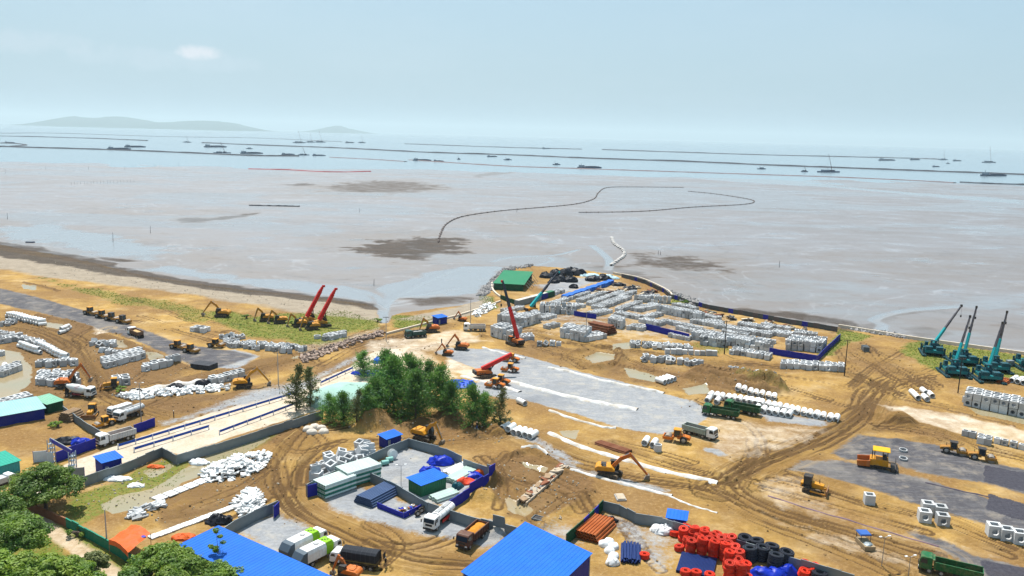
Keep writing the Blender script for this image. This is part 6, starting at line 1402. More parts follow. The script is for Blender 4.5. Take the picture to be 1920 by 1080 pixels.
# ---- gate with blue gantry
o = empty('road_gate', G(112, 862)); tag(o, 'grey gate towers carrying a blue lattice beam over the road', 'gate'); b = Vector(o.location)
tops = []
for px, py in ((98, 866), (138, 890)):
    g = G(px, py)-b; m = MB()
    for sx in (-.5, .5):
        for sy in (-.5, .5): m.bar((g.x+sx, g.y+sy, g.z), (g.x+sx, g.y+sy, g.z+5.2), .14)
    for k in range(5):
        z = g.z+k*1.04
        m.bar((g.x-.5, g.y-.5, z), (g.x+.5, g.y-.5, z+1.04), .07); m.bar((g.x+.5, g.y-.5, z), (g.x+.5, g.y+.5, z+1.04), .07); m.b2(g.x-.5, g.x+.5, g.y-.5, g.y+.5, z, z+.08)
    m.build('tower', mat('gate_grey', (.3, .36, .42), .5, .1, .15, 1), o); tops.append(Vector((g.x, g.y, g.z+4.6)))
    MB().b2(g.x-.7, g.x+.7, g.y-.75, g.y-.6, g.z, g.z+2.4).build('tower_panel', mat('gate_panel', (.42, .48, .55), .6), o)
m = MB()
for dz in (0, .9): m.bar(tops[0]+Vector((0, 0, dz)), tops[1]+Vector((0, 0, dz)), .14)
for k in range(7): p = tops[0].lerp(tops[1], k/7); q = tops[0].lerp(tops[1], (k+1)/7); m.bar(p, q+Vector((0, 0, .9)), .07); m.bar(p, p+Vector((0, 0, .9)), .07)
m.build('lattice_beam', STEEL, o); d = tops[1]-tops[0]; m = MB(); m.bar(tops[0]+Vector((0, -.14, .45)), tops[1]+Vector((0, -.14, .45)), .06, .8); m.build('sign_board', BLUEF, o)
# gate leaf boards
for i, (px, py, w, mt, nm) in enumerate([(76, 866, 2.6, mat('pale_board', (.55, .6, .66), .6), 'pale grey notice board left of the gate towers'), (148, 898, 2.2, GALV, 'dark grey gate leaf standing right of the gate towers')]):
    c = G(px, py); o = empty('gate_board', c, .35); tag(o, nm, 'board'); MB().b2(-w/2, w/2, -.04, .04, 0, 2.5).build('board', mt, o); m = MB(); m.b2(-w/2-.06, -w/2+.02, -.06, .06, 0, 2.6); m.b2(w/2-.02, w/2+.06, -.06, .06, 0, 2.6); m.build('post', BLUEF, o)
# teal roofed kiosk at the left edge
shed('site_kiosk', 'glazed kiosk with teal mesh roof at the left edge', (-30, 905), (38, 885), 5, 2.6, 2.9, mat('teal_glass_wall', (.04, .3, .33), .3, 0, .1, 1), mat('teal_mesh_roof', (.012, .28, .2), .6, 0, .2, 2), 'kiosk', .3)
# orange tarpaulin tent
o = empty('tarp_tent', G(225, 1040)); tag(o, 'orange tarpaulin tent behind the green wall', 'tent'); b = Vector(o.location); OT = mat('orange_tarp', (.58, .09, .01), .6, 0, .1, 1.2, .06)
c4 = [P(204, 1012, 2.6)-b, P(240, 1036, 2.6)-b, P(282, 1000, 2.9)-b, P(246, 984, 2.9)-b]; n = 9; vs = []; fs = []
for j in range(n):
    for i in range(n):
        p = c4[0].lerp(c4[1], i/8).lerp(c4[3].lerp(c4[2], i/8), j/8); vs.append((p.x, p.y, p.z+.55*math.sin(PI*i/8)-.12*math.sin(PI*j/4)**2+.06*math.sin(i*3+j*5)))
for j in range(n-1):
    for i in range(n-1): fs.append((j*n+i, j*n+i+1, (j+1)*n+i+1, (j+1)*n+i))
m = MB().add(vs, fs); k = len(m.v); e = [vs[i] for i in range(n)]; m.add(e+[(x, y, z-.9) for x, y, z in e], [(i, i+1, i+1+n, i+n) for i in range(n-1)]); m.build('tarpaulin', OT, o)
m = MB(); [m.bar((p.x, p.y, 0), (p.x, p.y, p.z), .08) for p in c4]; m.build('pole', WOOD, o); MB().blob((c4[2].x-1, c4[2].y-1.2, 2.9), (.7, .5, .12), 8, 4, .2, 2).build('blue_patch', BLUEF, o)
# ---- tarpaulins, bags and scrap heaps : each one lumpy thing
def heap(name, label, px, py, d, mt, seed, cat='tarp', amp=.25, yaw=0, z=0.0, n=14, m_=8):
    d = tuple(v*KS for v in d); c = G(px, py); big = max(d) > 6; o = MB().blob((0, 0, 0), d, 30 if not big else n, 16 if not big else m_, amp*.25, seed, .12).crumple(min(d[0], d[1])*amp*.9, 1.1/max(.6, min(d)), seed).build(name, mt, None, True); o.location = (c.x, c.y, c.z+z); o.rotation_euler = (0, 0, yaw); return tag(o, label, cat)
BTARP = mat('blue_tarp', (.005, .025, .36), .4, 0, .2, 1.5); WTARP = mat('white_tarp', (.7, .7, .7), .6, 0, .12, 1.5, .15); MINT = mat('mint_tarp', (.28, .44, .38), .75, 0, .12, .3, .15); BBAG = mat('black_bag', (.012, .013, .02), .5, 0, .25, 2)
heap('tarp_heap', 'blue tarpaulin heap in the far corner of the gravel yard', 826, 868, (2.2, 1.5, 1.2), BTARP, 1); heap('tarp_heap', 'blue tarpaulin behind the blue roofed yard shed', 806, 886, (1.8, 1.2, 1.0), BTARP, 2)
o = heap('tarp_heap', 'large mint coloured tarpaulin over a heap among the casuarinas', 655, 752, (8.6, 6.6, 3.4), MINT, 3, amp=.06, n=28, m_=14)
heap('tarp_heap', 'bright blue tarpaulin right of the tall casuarinas', 862, 722, (3.4, 2.6, 1.0), mat('bright_blue_tarp', (.004, .07, .48), .5, 0, .1, 1), 4); heap('tarp_heap', 'blue tarpaulin sheet behind the mint heap', 696, 702, (4.5, 1.6, 1.2), BTARP, 5); heap('tarp_heap', 'blue tarpaulin between the rear casuarinas', 714, 680, (1.8, 1.2, 1.5), mat('mid_blue_tarp', (.02, .12, .5), .5, 0, .1, 1), 6)
heap('tarp_heap', 'blue and orange tarpaulins inside the gate compound', 152, 832, (1.8, 1.2, 1.0), BTARP, 7); heap('tarp_heap', 'black sheeting inside the gate compound', 126, 830, (2.2, 1.4, 1.0), BBAG, 8); heap('tarp_heap', 'orange sheet beside the blue tarpaulin in the gate compound', 150, 842, (1.6, 1.0, .6), OT, 9)
heap('tarp_heap', 'red and orange bags in the blue fenced strip', 872, 906, (1.7, 1.0, .9), mat('red_bag', (.7, .06, .02), .6, 0, .2, 2), 10); heap('tarp_heap', 'blue bags at the end of the blue fenced strip', 886, 894, (1.6, 1.0, .8), BTARP, 11); heap('tarp_heap', 'orange and white bags nearest the blue fence corner', 904, 888, (1.3, .8, .9), OT, 12); heap('tarp_heap', 'teal crate cover in the blue fenced strip', 858, 916, (1.0, .8, 1.0), TEALD, 13)
heap('bag_heap', 'heap of white bags against the grey fence by the coils', 1242, 996, (1.7, 1.2, .9), WTARP, 14, 'bags', .35); heap('bag_heap', 'black covered bundle at the blue fence corner', 1136, 976, (1.6, .8, .7), BBAG, 15, 'bags', .35)
heap('tarp_heap', 'blue sheeting between black and red coils', 1440, 1078, (2.4, 1.2, 1.0), BTARP, 16); heap('tarp_heap', 'second blue sheeting heap nearer the far red coils', 1476, 1074, (1.4, 1.0, 1.2), BTARP, 17)
heap('tarp_heap', 'orange sheets lying beside the lower left blue roof', 345, 1010, (1.7, .9, .6), OT, 18); heap('tarp_heap', 'black bundles on the drain covers', 412, 978, (1.8, 1.1, 1.2), BBAG, 19, amp=.35); heap('tarp_heap', 'white wrapped bundle on the grass', 255, 912, (1.3, .8, .5), WTARP, 20); heap('tarp_heap', 'white and black wrapped bundle beside the road fence', 373, 868, (1.7, 1.0, .6), WTARP, 21); heap('tarp_heap', 'white sheeting below the blue cabin by the tree', 215, 898, (2.6, .9, .35), WTARP, 22)
heap('tarp_heap', 'orange and black sheets lying on the grass by the fence', 292, 876, (1.4, .6, .4), OT, 23)
for i, (x, y) in enumerate(((578, 806), (590, 802), (602, 803), (585, 812), (607, 811))): heap('sack', 'pale bulk sack in the group of five below the tarpaulin, %s' % ORD[i], x, y, (1.0, .8, .8), mat('pale_sack', (.6, .53, .45), .8, 0, .15, 1.5), 30+i, 'sack', .12)['group'] = 'five pale sacks'
for i, (x, y) in enumerate(((1132, 1022), (1142, 1018), (1150, 1026), (1143, 1034), (1150, 1044))): heap('sack', 'white bulk bag between orange and blue pipes, %s from the back' % ORD[i], x, y, (.75, .75, .7), WTARP, 40+i, 'sack', .12)['group'] = 'white bags between pipes'
heap('tarp_heap', 'white bag with cyan print beside the loose blue pipes', 1148, 1056, (.9, .9, .9), WTARP, 46)
# black coil and net bales behind the green shed
for i, (x, y, a, h) in enumerate(((1024, 520, 5, 2.6), (1042, 517, 5, 3.0), (1060, 516, 5, 3.2), (1074, 514, 6, 3.4), (1088, 516, 5, 3.0), (1052, 527, 5, 2.4), (1070, 528, 5, 2.6), (1038, 530, 4, 2.2), (1112, 526, 6, 2.2), (1130, 524, 6, 2.2), (1076, 540, 3, 1.8), (1180, 542, 5, 1.2), (1215, 552, 5, 1.2), (1160, 535, 5, 1.2))):
    heap('black_bale', 'black bale heap on the promontory behind the green shed, %s of fourteen' % ORD[i], x, y, (a*.55, a*.45, h*.8), BBAG, 50+i, 'bale', .3)['group'] = 'black bales on the promontory'
for i, (x, y) in enumerate(((1098, 518), (1112, 517), (1140, 519), (1150, 523))): heap('tarp_heap', 'pale sheeting beside the black bales, %s from left' % ORD[i], x, y, (2.4, 1.4, .9), mat('pale_cyan_sheet', (.5, .68, .75), .6, 0, .15, 1), 70+i)['group'] = 'pale sheeting by the bales'
m = MB(); a, b = P(1058, 562), P(1146, 532); n = 26
for i in range(n): p = a.lerp(b, i/n); q = a.lerp(b, (i+1)/n); m.bar((p.x, p.y, 1.0+.15*math.sin(i*2)), (q.x, q.y, 1.0+.15*math.sin(i*2+2)), 3.2+.6*math.sin(i), 2.0)
tag(m.build('tarp_row', mat('azure_tarp', (.008, .11, .45), .5, 0, .15, .8)), 'long azure tarpaulin over a row of goods on the promontory', 'tarp')
for i, (x, y) in enumerate(((1140, 552), (1168, 545), (1205, 556), (1230, 562), (1310, 590), (1345, 594), (1370, 598), (1400, 602), (1440, 606), (1462, 612), (1225, 548), (1150, 548), (1190, 540), (1120, 545), (1290, 578), (1330, 588), (1480, 616), (1500, 620))):
    c = G(x, y); o = empty('scrap_heap', c, random.random()*3); tag(o, 'dark scrap and timber heap among the promontory boxes, %s of eighteen' % ORD[i], 'scrap', 'scrap heaps on the promontory')
    mm = [STEELD, RUST, WOOD, GAL2, mat('cream_board', (.6, .5, .36), .8)]
    for k in range(9):
        MB().bar((random.uniform(-4, 4), random.uniform(-2, 2), random.uniform(.2, .8)), (random.uniform(-3, 3), random.uniform(-2, 2), random.uniform(.2, 1.4)), random.uniform(.4, 1.4), random.uniform(.2, .7)).build('scrap_piece', random.choice(mm), o)
# scrap corner, drums, reels
c = G(768, 958); o = empty('scrap_heap', c); tag(o, 'mixed scrap heap inside the low blue boards', 'scrap')
for k in range(26):
    mt = random.choice([RUST, WHITE, BTARP, WOOD, YEL, STEEL]); MB().box((random.uniform(-2, 2), random.uniform(-1.6, 1.4), random.uniform(.1, .6)), (random.uniform(.2, .9), random.uniform(.2, .5), random.uniform(.1, .4)), Matrix.Rotation(random.random()*3, 4, 'Z')).build('scrap_piece', mt, o)
for i, (x, y) in enumerate(((783, 968), (790, 962), (797, 958))):
    c = G(x, y); t = MB().cyl((0, -.18, 0), (0, .18, 0), .62, None, 18).build('truck_tyre', TYRE, None, True); t.location = (c.x, c.y, c.z+.6); t.rotation_euler = (0, 0, .5); tag(t, 'large truck tyre leaning beside the low blue boards, %s' % ORD[i], 'tyre', 'tyres by the scrap corner'); MB().cyl((0, -.2, 0), (0, .2, 0), .3, None, 12).build('rim', RIM, t)
for i, (x, y, r) in enumerate(((690, 880, 1.2), (736, 860, 1.1))):
    c = G(x, y); o = empty('cable_reel', c, .6); tag(o, 'white cable reel along the yard fence, %s one' % ('left', 'right')[i], 'reel'); MB().cyl((0, -.45, r), (0, .45, r), r*.55, None, 16).build('drum', WHITE, o)
    for s in (-1, 1): MB().cyl((0, s*.5, r), (0, s*.45, r), r, None, 18).build('flange', PIPEW, o)
for i, (x, y) in enumerate(((702, 884), (708, 878), (722, 872), (730, 866), (676, 886))):
    c = G(x, y); o = empty('water_tank', c, .5); tag(o, 'pale green tank along the far yard fence, %s from left' % ORD[i], 'tank', 'tanks along the yard fence'); MB().cyl((-.8, 0, .6), (.8, 0, .6), .55, None, 14).build('shell', mat('tank_green', (.22, .45, .4), .5, 0, .1, 2, .1), o, True); m = MB(); m.b2(-.7, -.5, -.5, .5, 0, .25); m.b2(.5, .7, -.5, .5, 0, .25); m.build('saddle', STEELD, o)
# white lined berms: long fabric ridges
DWT = mat('dirty_white_fabric', (.6, .59, .57), .8, 0, .25, .5, .95, 0, 0, (.33, .24, .14))
def berm(label, pts, w, h, mt=DWT, name='lined_berm', cat='berm'):
    w *= 1.0; L = smooth_line([tuple(P(*p)[:2]) for p in pts], 10); m = MB(); vs = []; fs = []; prof = [(-1, -.05), (-.7, .6), (-.2, 1), (.25, .95), (.75, .55), (1, -.05)]
    for i, p in enumerate(L):
        a = np.array(L[max(0, i-1)]); b = np.array(L[min(len(L)-1, i+1)]); d = (b-a)/np.linalg.norm(b-a); n = np.array((-d[1], d[0])); k = 1+.3*math.sin(i*1.3)*random.uniform(.3, 1)
        for q, hh in prof: c = p+n*q*w*k*.5; vs.append((c[0], c[1], gz(c[0], c[1])+h*hh*(1+.25*math.sin(i*.9))+.02))
    for i in range(len(L)-1):
        for j in range(5): fs.append((i*6+j, i*6+j+1, (i+1)*6+j+1, (i+1)*6+j))
    return tag(m.add(vs, fs).build(name, mt, None, True), label, cat)
berm('white lined ridge between the two lanes of new paving', [(925, 708), (980, 722), (1060, 742), (1130, 757), (1195, 768)], 2.2, .5); berm('white lined edge on the far side of the new paving', [(1028, 690), (1070, 698), (1130, 714), (1190, 726), (1245, 737)], 1.4, .45)
berm('white lined edge on the near side of the new paving', [(1030, 770), (1080, 788), (1130, 800), (1155, 803)], 1.0, .35); berm('white lined ditch above the sandy haul road', [(1030, 812), (1090, 838), (1170, 862), (1240, 882), (1345, 905)], 1.7, .4); berm('white lining along the low side of the haul road', [(1070, 880), (1130, 898), (1200, 915), (1260, 930)], 1.0, .3)
berm('white lining at the rim of the excavated pit', [(978, 840), (1010, 848), (1028, 858)], 1.0, .5); berm('white lined edge at the end of the new paving lane', [(865, 705), (905, 715), (935, 722), (975, 735)], 1.6, .3); berm('white lined edge along the first paved lane', [(905, 652), (940, 662), (985, 672)], 1.0, .35); berm('low black and white sheeting ridge beside the rubble strip', [(245, 738), (300, 728), (360, 720), (400, 716)], 3.0, .9)
berm('white edging along the bend of the haul road', [(1255, 930), (1290, 945), (1320, 955), (1345, 962)], .5, .15)
berm('narrow purple kerb edge along the right haul road', [(1440, 930), (1520, 955), (1640, 990), (1760, 1025)], .35, .15, mat('purple_kerb', (.2, .13, .16), .8), 'kerb_strip', 'kerb'); berm('dark asphalt kerb between the right pads', [(1735, 905), (1800, 920), (1855, 932)], .5, .15, mat('dark_kerb', (.06, .05, .07), .7), 'kerb_strip', 'kerb')
heap('tarp_heap', 'black sheeting on the rubble strip, left piece', 330, 728, (2.2, 1.0, 1.0), BBAG, 90); heap('tarp_heap', 'black sheeting on the rubble strip, right piece', 382, 722, (1.8, 1.0, 1.2), BBAG, 91); heap('tarp_heap', 'black sheeting on the rubble strip, end by the lamp', 255, 736, (1.5, .8, .8), BBAG, 92)
# trench shuttering in the pit
c0, c1 = P(978, 945), P(1058, 875); d = c1-c0; o = empty('trench_shuttering', (c0.x, c0.y, gz(c0.x, c0.y)), math.atan2(d.y, d.x)); tag(o, 'long timber and concrete trench frame across the pit', 'trench frame'); L = d.length
for s in (-1, 1): MB().b2(0, L, s*1.0-.12, s*1.0+.12, -.2, 1.0).build('side_wall', mat('pale_formwork', (.42, .34, .25), .85, 0, .25, 1), o)
for k in range(40): MB().box((0, 0, 0), (random.uniform(.4, 2.6), random.uniform(.5, 2.0), random.uniform(.1, .4)), Matrix.Translation((1+k*(L-2)/40, random.uniform(-.5, .5), .8+random.uniform(0, .5))) @ Euler((random.uniform(-.2, .2), random.uniform(-.2, .2), random.uniform(-.6, .6))).to_matrix().to_4x4()).build('plank', [WOOD, CONCD, MATS['pale_formwork'], RUST, MATS['pale_formwork']][k % 5], o)
c = G(1012, 975); o = empty('skip_trough', c, -.5); tag(o, 'grey metal trough lying below the pit', 'trough'); m = MB(); m.b2(-1.4, 1.4, -.8, .8, 0, .1); [m.b2(-1.4, 1.4, s*.8-.04, s*.8+.04, 0, .5) for s in (-1, 1)]; [m.b2(s*1.4-.04, s*1.4+.04, -.8, .8, 0, .5) for s in (-1, 1)]; m.build('tub', GALV, o); MB().b2(-1.2, 1.2, -.7, .7, .3, .36).build('lid', STEELD, o)
c = G(1163, 934); o = tag(empty('concrete_footing', c, .1), 'pale square concrete footing behind the grey fence', 'footing'); MB().b2(-1.0, 1.0, -1.5, 1.5, 0, .4).build('base', CONCD, o); MB().b2(-.8, .8, -1.3, 1.3, .4, .6).build('cap', MATS['pale_formwork'], o)
c = G(1655, 588, -.5); 
for i, (x, y, w) in enumerate(((1622, 658, 'grey metal cage on the bare slope beside the grass'),)):
    c = G(x, y); o = empty('metal_cage', c, 1.4); tag(o, w, 'cage'); MB().b2(-1.8, 1.8, -1.0, 1.0, .2, 1.6).build('body', GALV, o); m = MB(); [m.b2(xx, xx+.1, -1.05, 1.05, 0, 1.7) for xx in np.linspace(-1.8, 1.7, 7)]; m.build('rib', STEEL, o)
c = G(1893, 686); o = empty('metal_cage', c, .1); tag(o, 'grey power cabinet on grass between the right piling rigs', 'cabinet'); MB().b2(-1.1, 1.1, -.8, .8, .1, 2.0).build('body', GALV, o, False, .05); MB().b2(-1.0, -.05, -.84, -.8, .3, 1.8).build('door', STEEL, o)
# ---- poles
def pole(label, px, py, h, arms=0, mt=None, lamp=False, r=.14):
    c = G(px, py); o = empty('utility_pole' if not lamp else 'lamp_post', c, random.uniform(-.3, .3)); tag(o, label, 'pole' if not lamp else 'lamp post'); MB().cyl((0, 0, -.2), (0, 0, h), r, r*.65, 8).build('mast', mt or CONCD, o, True)
    for k in range(arms): MB().b2(-1.1, 1.1, -.06, .06, h-.5-k*.8, h-.38-k*.8).build('cross_arm', STEELD, o); m = MB(); [m.cyl((x, 0, h-.38-k*.8), (x, 0, h-.1-k*.8), .06, None, 6) for x in (-1, -.4, .4, 1)]; m.build('insulator', RUST, o)
    if lamp:
        for s in (-1, 1): MB().bar((0, 0, h-.1), (s*.8, 0, h+.15), .06).build('lamp_arm', STEEL, o); MB().box((s*.9, 0, h+.15), (.5, .3, .14)).build('lamp_head', WHITE, o)
DW = mat('dark_wood_pole', (.03, .025, .025), .8)
pole('tall dark pole at the boxes below the blue fence', 1358, 664, 12, 1, DW, r=.22); pole('tall dark pole on the right bare slope', 1583, 705, 12, 1, DW, r=.18); pole('tall dark pole in front of the piling rigs', 1796, 737, 11, 1, DW, r=.18); pole('grey utility pole beside the inlet cabin', 882, 606, 10, 1); pole('grey pole among the promontory boxes', 1098, 640, 11, 1); pole('grey pole beside the rubble strip', 265, 790, 10, 0, STEEL, True); pole('grey pole beside the yellow excavator', 522, 722, 10, 1); pole('slim pole standing in the middle of the concrete road edge', 1164, 612, 9, 0)
pole('thin pole behind the orange tarpaulin tent', 201, 1026, 7, 0); pole('slim grey lamp post inside the gravel yard', 752, 915, 5, 0, STEEL, True, .07); pole('double headed lamp post beside the lower right fence', 1653, 1062, 5.5, 0, STEEL, True, .07); pole('short lamp post near the bright green truck', 1703, 1080, 3.5, 0, STEEL, True, .07); pole('grey pole by the outlet at the beach', 724, 640, 9, 1); pole('thin pole on the drain covers', 628, 1000, 0.1, 0)
# ---- sea wall round the promontory and along the right shore
def seawall(label, pts, w=.7, h=.9, z0=-1.2):
    L = smooth_line([tuple(P(*p)[:2]) for p in pts], 8); vs = []; fs = []
    for i, p in enumerate(L):
        a = np.array(L[max(0, i-1)]); b = np.array(L[min(len(L)-1, i+1)]); d = (b-a)/np.linalg.norm(b-a); n = np.array((-d[1], d[0]))
        for q, z in ((-.5, z0), (-.5, h), (.5, h), (.5, z0)): c = np.array(p)+n*q*w; vs.append((c[0], c[1], z))
    for i in range(len(L)-1):
        for j in range(3): fs.append((i*4+j, i*4+j+1, (i+1)*4+j+1, (i+1)*4+j))
    fs += [(0, 1, 2, 3), tuple(len(vs)-1-k for k in range(4))]
    return tag(MB().add(vs, fs).build('sea_wall', mat('cream_concrete', (.62, .53, .42), .85, 0, .2, .4, .2)), label, 'wall')
seawall('cream concrete sea wall curving round the promontory', [(1150, 513), (1200, 523), (1240, 540), (1258, 552), (1257, 562)]); seawall('cream concrete sea wall along the right shore', [(1572, 612), (1640, 623), (1720, 636), (1920, 664), (2200, 705)]); seawall('cream concrete wall beside the green shed', [(922, 532), (924, 545), (935, 556), (948, 562)]); seawall('cream concrete wall running past the inlet cabin', [(725, 627), (790, 610), (860, 592), (905, 578), (938, 566)], .6, .7)
# riprap
def rocks(label, polys, n, mt, sr=(.5, 1.3)):
    base = [MB().blob((0, 0, 0), (1, .8, .7), 7, 4, .35, k).mesh('rock', mt) for k in range(5)]; items = []
    for poly, cnt in zip(polys, n):
        q = np.array(poly, float); pw = Pxy(poly); k = 0
        while k < cnt:
            p = P(random.uniform(q[:, 0].min(), q[:, 0].max()), random.uniform(q[:, 1].min(), q[:, 1].max())); 
            if sdf(np.array([[p.x]]), np.array([[p.y]]), pw)[0, 0] < 0: continue
            s = random.uniform(*sr)*1.3; items.append((random.choice(base), Matrix.Translation((p.x, p.y, gz(p.x, p.y)+s*.15)) @ Euler((random.random()*6, random.random()*6, random.random()*6)).to_matrix().to_4x4() @ Matrix.Scale(s, 4))); k += 1
    o = join_many('riprap', items, mt); return tag(o, label, kind='stuff')
rocks('grey boulder riprap at the foot of the sea walls', [[(893, 552), (905, 540), (925, 520), (928, 535), (915, 552)], [(1235, 535), (1262, 545), (1300, 558), (1325, 575), (1295, 573), (1262, 558), (1250, 548)], [(920, 522), (945, 502), (1000, 494), (1000, 500), (945, 510)], [(1580, 611), (1660, 620), (1720, 632), (1700, 636), (1600, 618)]], [260, 420, 150, 120], mat('riprap_stone', (.3, .28, .27), .9, 0, .35, .8), (.4, 1.0))
rocks('stones and litter scattered over the sandy ground and beach', [[(100, 490), (400, 540), (700, 575), (680, 590), (400, 560), (100, 515)], [(230, 940), (500, 860), (540, 900), (300, 1000)], [(150, 600), (330, 660), (420, 720), (200, 750)], [(640, 790), (960, 800), (940, 835), (700, 830)], [(930, 860), (1110, 900), (1050, 980), (900, 930)], [(1200, 650), (1500, 690), (1460, 740), (1200, 710)], [(130, 880), (350, 850), (300, 930), (150, 970)]], [260, 60, 90, 90, 110, 60, 90], mat('litter_stone', (.42, .36, .28), .9, 0, .35, .8), (.08, .24))
# clods of earth thrown up beside ruts and in the dug areas
def clods():
    base = [MB().blob((0, 0, 0), (1, .85, .6), 6, 4, .4, k).mesh('clod', None) for k in range(4)]; pr = np.clip(Cn['brown']*.9+RUT*.8+Cn['trk']*.25, 0, 1)*(1-Cn['mud'])*(1-Cn['asph'])*(1-Cn['wet'])*(Y < 460); cell = np.gradient(rows)[:, None]*(rows[:, None]*.7+HW); pr = (pr*cell).ravel(); pr /= pr.sum(); ix = rng.choice(len(pr), 5000, p=pr); it = []
    for q in ix:
        x, y, z = X.ravel()[q]+random.uniform(-.5, .5), Y.ravel()[q]+random.uniform(-.5, .5), Z.ravel()[q]; s = random.uniform(.07, .27)*random.uniform(.6, 1.3); it.append((random.choice(base), Matrix.Translation((x, y, z)) @ Matrix.Rotation(random.random()*6, 4, 'Z') @ Matrix.Scale(s, 4)))
    tag(join_many('earth_clods', it, mat('earth_clod', (.33, .2, .085), .95, 0, .3, .8, 0, .5)), 'loose clods of brown earth along ruts and dug ground', kind='stuff')
clods()
# ---- people: one continuous skinned figure each
def person(label, px, py, top, trou, yaw=0.0, hatm=None):
    c = G(px, py); o = empty('person', c, yaw); tag(o, label, 'person')
    V = [(0, 0, .95), (0, 0, 1.25), (0, 0, 1.45), (0, 0, 1.58), (0, .19, 1.42), (0, .27, 1.15), (.08, .25, .9), (0, -.19, 1.42), (0, -.27, 1.15), (.1, -.22, .92), (0, .1, .9), (.03, .11, .5), (-.02, .12, .06), (.14, .12, .03), (0, -.1, .9), (.05, -.11, .5), (-.04, -.12, .06), (.12, -.12, .03)]
    E = [(0, 1), (1, 2), (2, 3), (2, 4), (4, 5), (5, 6), (2, 7), (7, 8), (8, 9), (0, 10), (10, 11), (11, 12), (12, 13), (0, 14), (14, 15), (15, 16), (16, 17)]
    Rr = [.15, .15, .14, .06, .07, .05, .035, .07, .05, .035, .1, .07, .05, .04, .1, .07, .05, .04]
    me = bpy.data.meshes.new('body'); me.from_pydata(V, E, []); b = bpy.data.objects.new('body', me); COL.objects.link(b); b.parent = o; b.modifiers.new('skin', 'SKIN'); s = b.modifiers.new('sub', 'SUBSURF'); s.levels = 1; s.render_levels = 1
    if not me.skin_vertices: bpy.context.view_layer.objects.active = b
    for i, r in enumerate(Rr): me.skin_vertices[0].data[i].radius = (r, r)
    me.skin_vertices[0].data[0].use_root = True; me.materials.append(top)
    MB().blob((.02, 0, 1.7), (.1, .085, .125), 10, 8, .0).build('head', mat('skin', (.35, .2, .13), .6), o, True); MB().blob((0, 0, 1.76), (.125, .115, .09), 10, 6, .0, 0, .05).build('helmet', hatm or mat('helmet_white', (.7, .7, .65), .4), o, True)
    MB().box((0, 0, .55), (.2, .36, .75), None, .9).build('trousers', trou, o)
dk = mat('dark_cloth', (.02, .02, .025), .8); hv_ = mat('orange_vest', (.6, .12, .02), .7); bl = mat('blue_cloth', (.05, .09, .2), .8)
try:
    person('person in dark clothes walking behind the canvas truck', 723, 1063, dk, WOOD, 2.0); person('person standing on the sandy track by the small excavators', 828, 643, dk, dk, 1.0); person('person in white and blue beside the tree corner cabin', 189, 868, WTARP, bl, .5); person('person crouched among the pale pipes below the casuarinas', 894, 812, dk, bl, 1.5); person('person standing on the muddy track above the guard rail', 326, 783, dk, dk, .3)
except Exception as ex: print('person', ex)
# ================================================================ TREES AND GRASS
def leaf_mat(name, c0, c1, scale=.9, trans=.3):
    m, t, b = nt(name); N = t.nodes.new; L = t.links.new; tc = N('ShaderNodeTexCoord'); n = N('ShaderNodeTexNoise'); n.inputs['Scale'].default_value = scale; n.inputs['Detail'].default_value = 4; L(tc.outputs['Object'], n.inputs['Vector'])
    r = N('ShaderNodeMapRange'); r.inputs[1].default_value = .35; r.inputs[2].default_value = .65; L(n.outputs[0], r.inputs[0]); mx = N('ShaderNodeMix'); mx.data_type = 'RGBA'; mx.inputs[6].default_value = (*c0, 1); mx.inputs[7].default_value = (*c1, 1); L(r.outputs[0], mx.inputs[0])
    oi = N('ShaderNodeObjectInfo'); hs = N('ShaderNodeHueSaturation'); rr = N('ShaderNodeMapRange'); rr.inputs[3].default_value = .8; rr.inputs[4].default_value = 1.2; L(oi.outputs['Random'], rr.inputs[0]); L(rr.outputs[0], hs.inputs['Value']); L(mx.outputs[2], hs.inputs['Color'])
    L(hs.outputs[0], b.inputs['Base Color']); b.inputs['Roughness'].default_value = .6; tr = N('ShaderNodeBsdfTranslucent'); L(hs.outputs[0], tr.inputs['Color']); ms = N('ShaderNodeMixShader'); ms.inputs[0].default_value = trans
    out = [q for q in t.nodes if q.type == 'OUTPUT_MATERIAL'][0]; L(b.outputs[0], ms.inputs[1]); L(tr.outputs[0], ms.inputs[2]); L(ms.outputs[0], out.inputs[0]); return m
BARK = mat('bark', (.12, .09, .07), .9, 0, .3, 2)
def np_mesh(name, vs, nper, mt):
    vs = np.asarray(vs, np.float32).reshape(-1, 3); n = len(vs)//nper; me = bpy.data.meshes.new(name); me.vertices.add(len(vs)); me.vertices.foreach_set('co', vs.ravel()); me.loops.add(len(vs)); me.loops.foreach_set('vertex_index', np.arange(len(vs), dtype=np.int32)); me.polygons.add(n); me.polygons.foreach_set('loop_start', np.arange(0, n*nper, nper, dtype=np.int32)); me.polygons.foreach_set('loop_total', np.full(n, nper, np.int32)); me.update(); me.validate(); me.materials.append(mt); return me
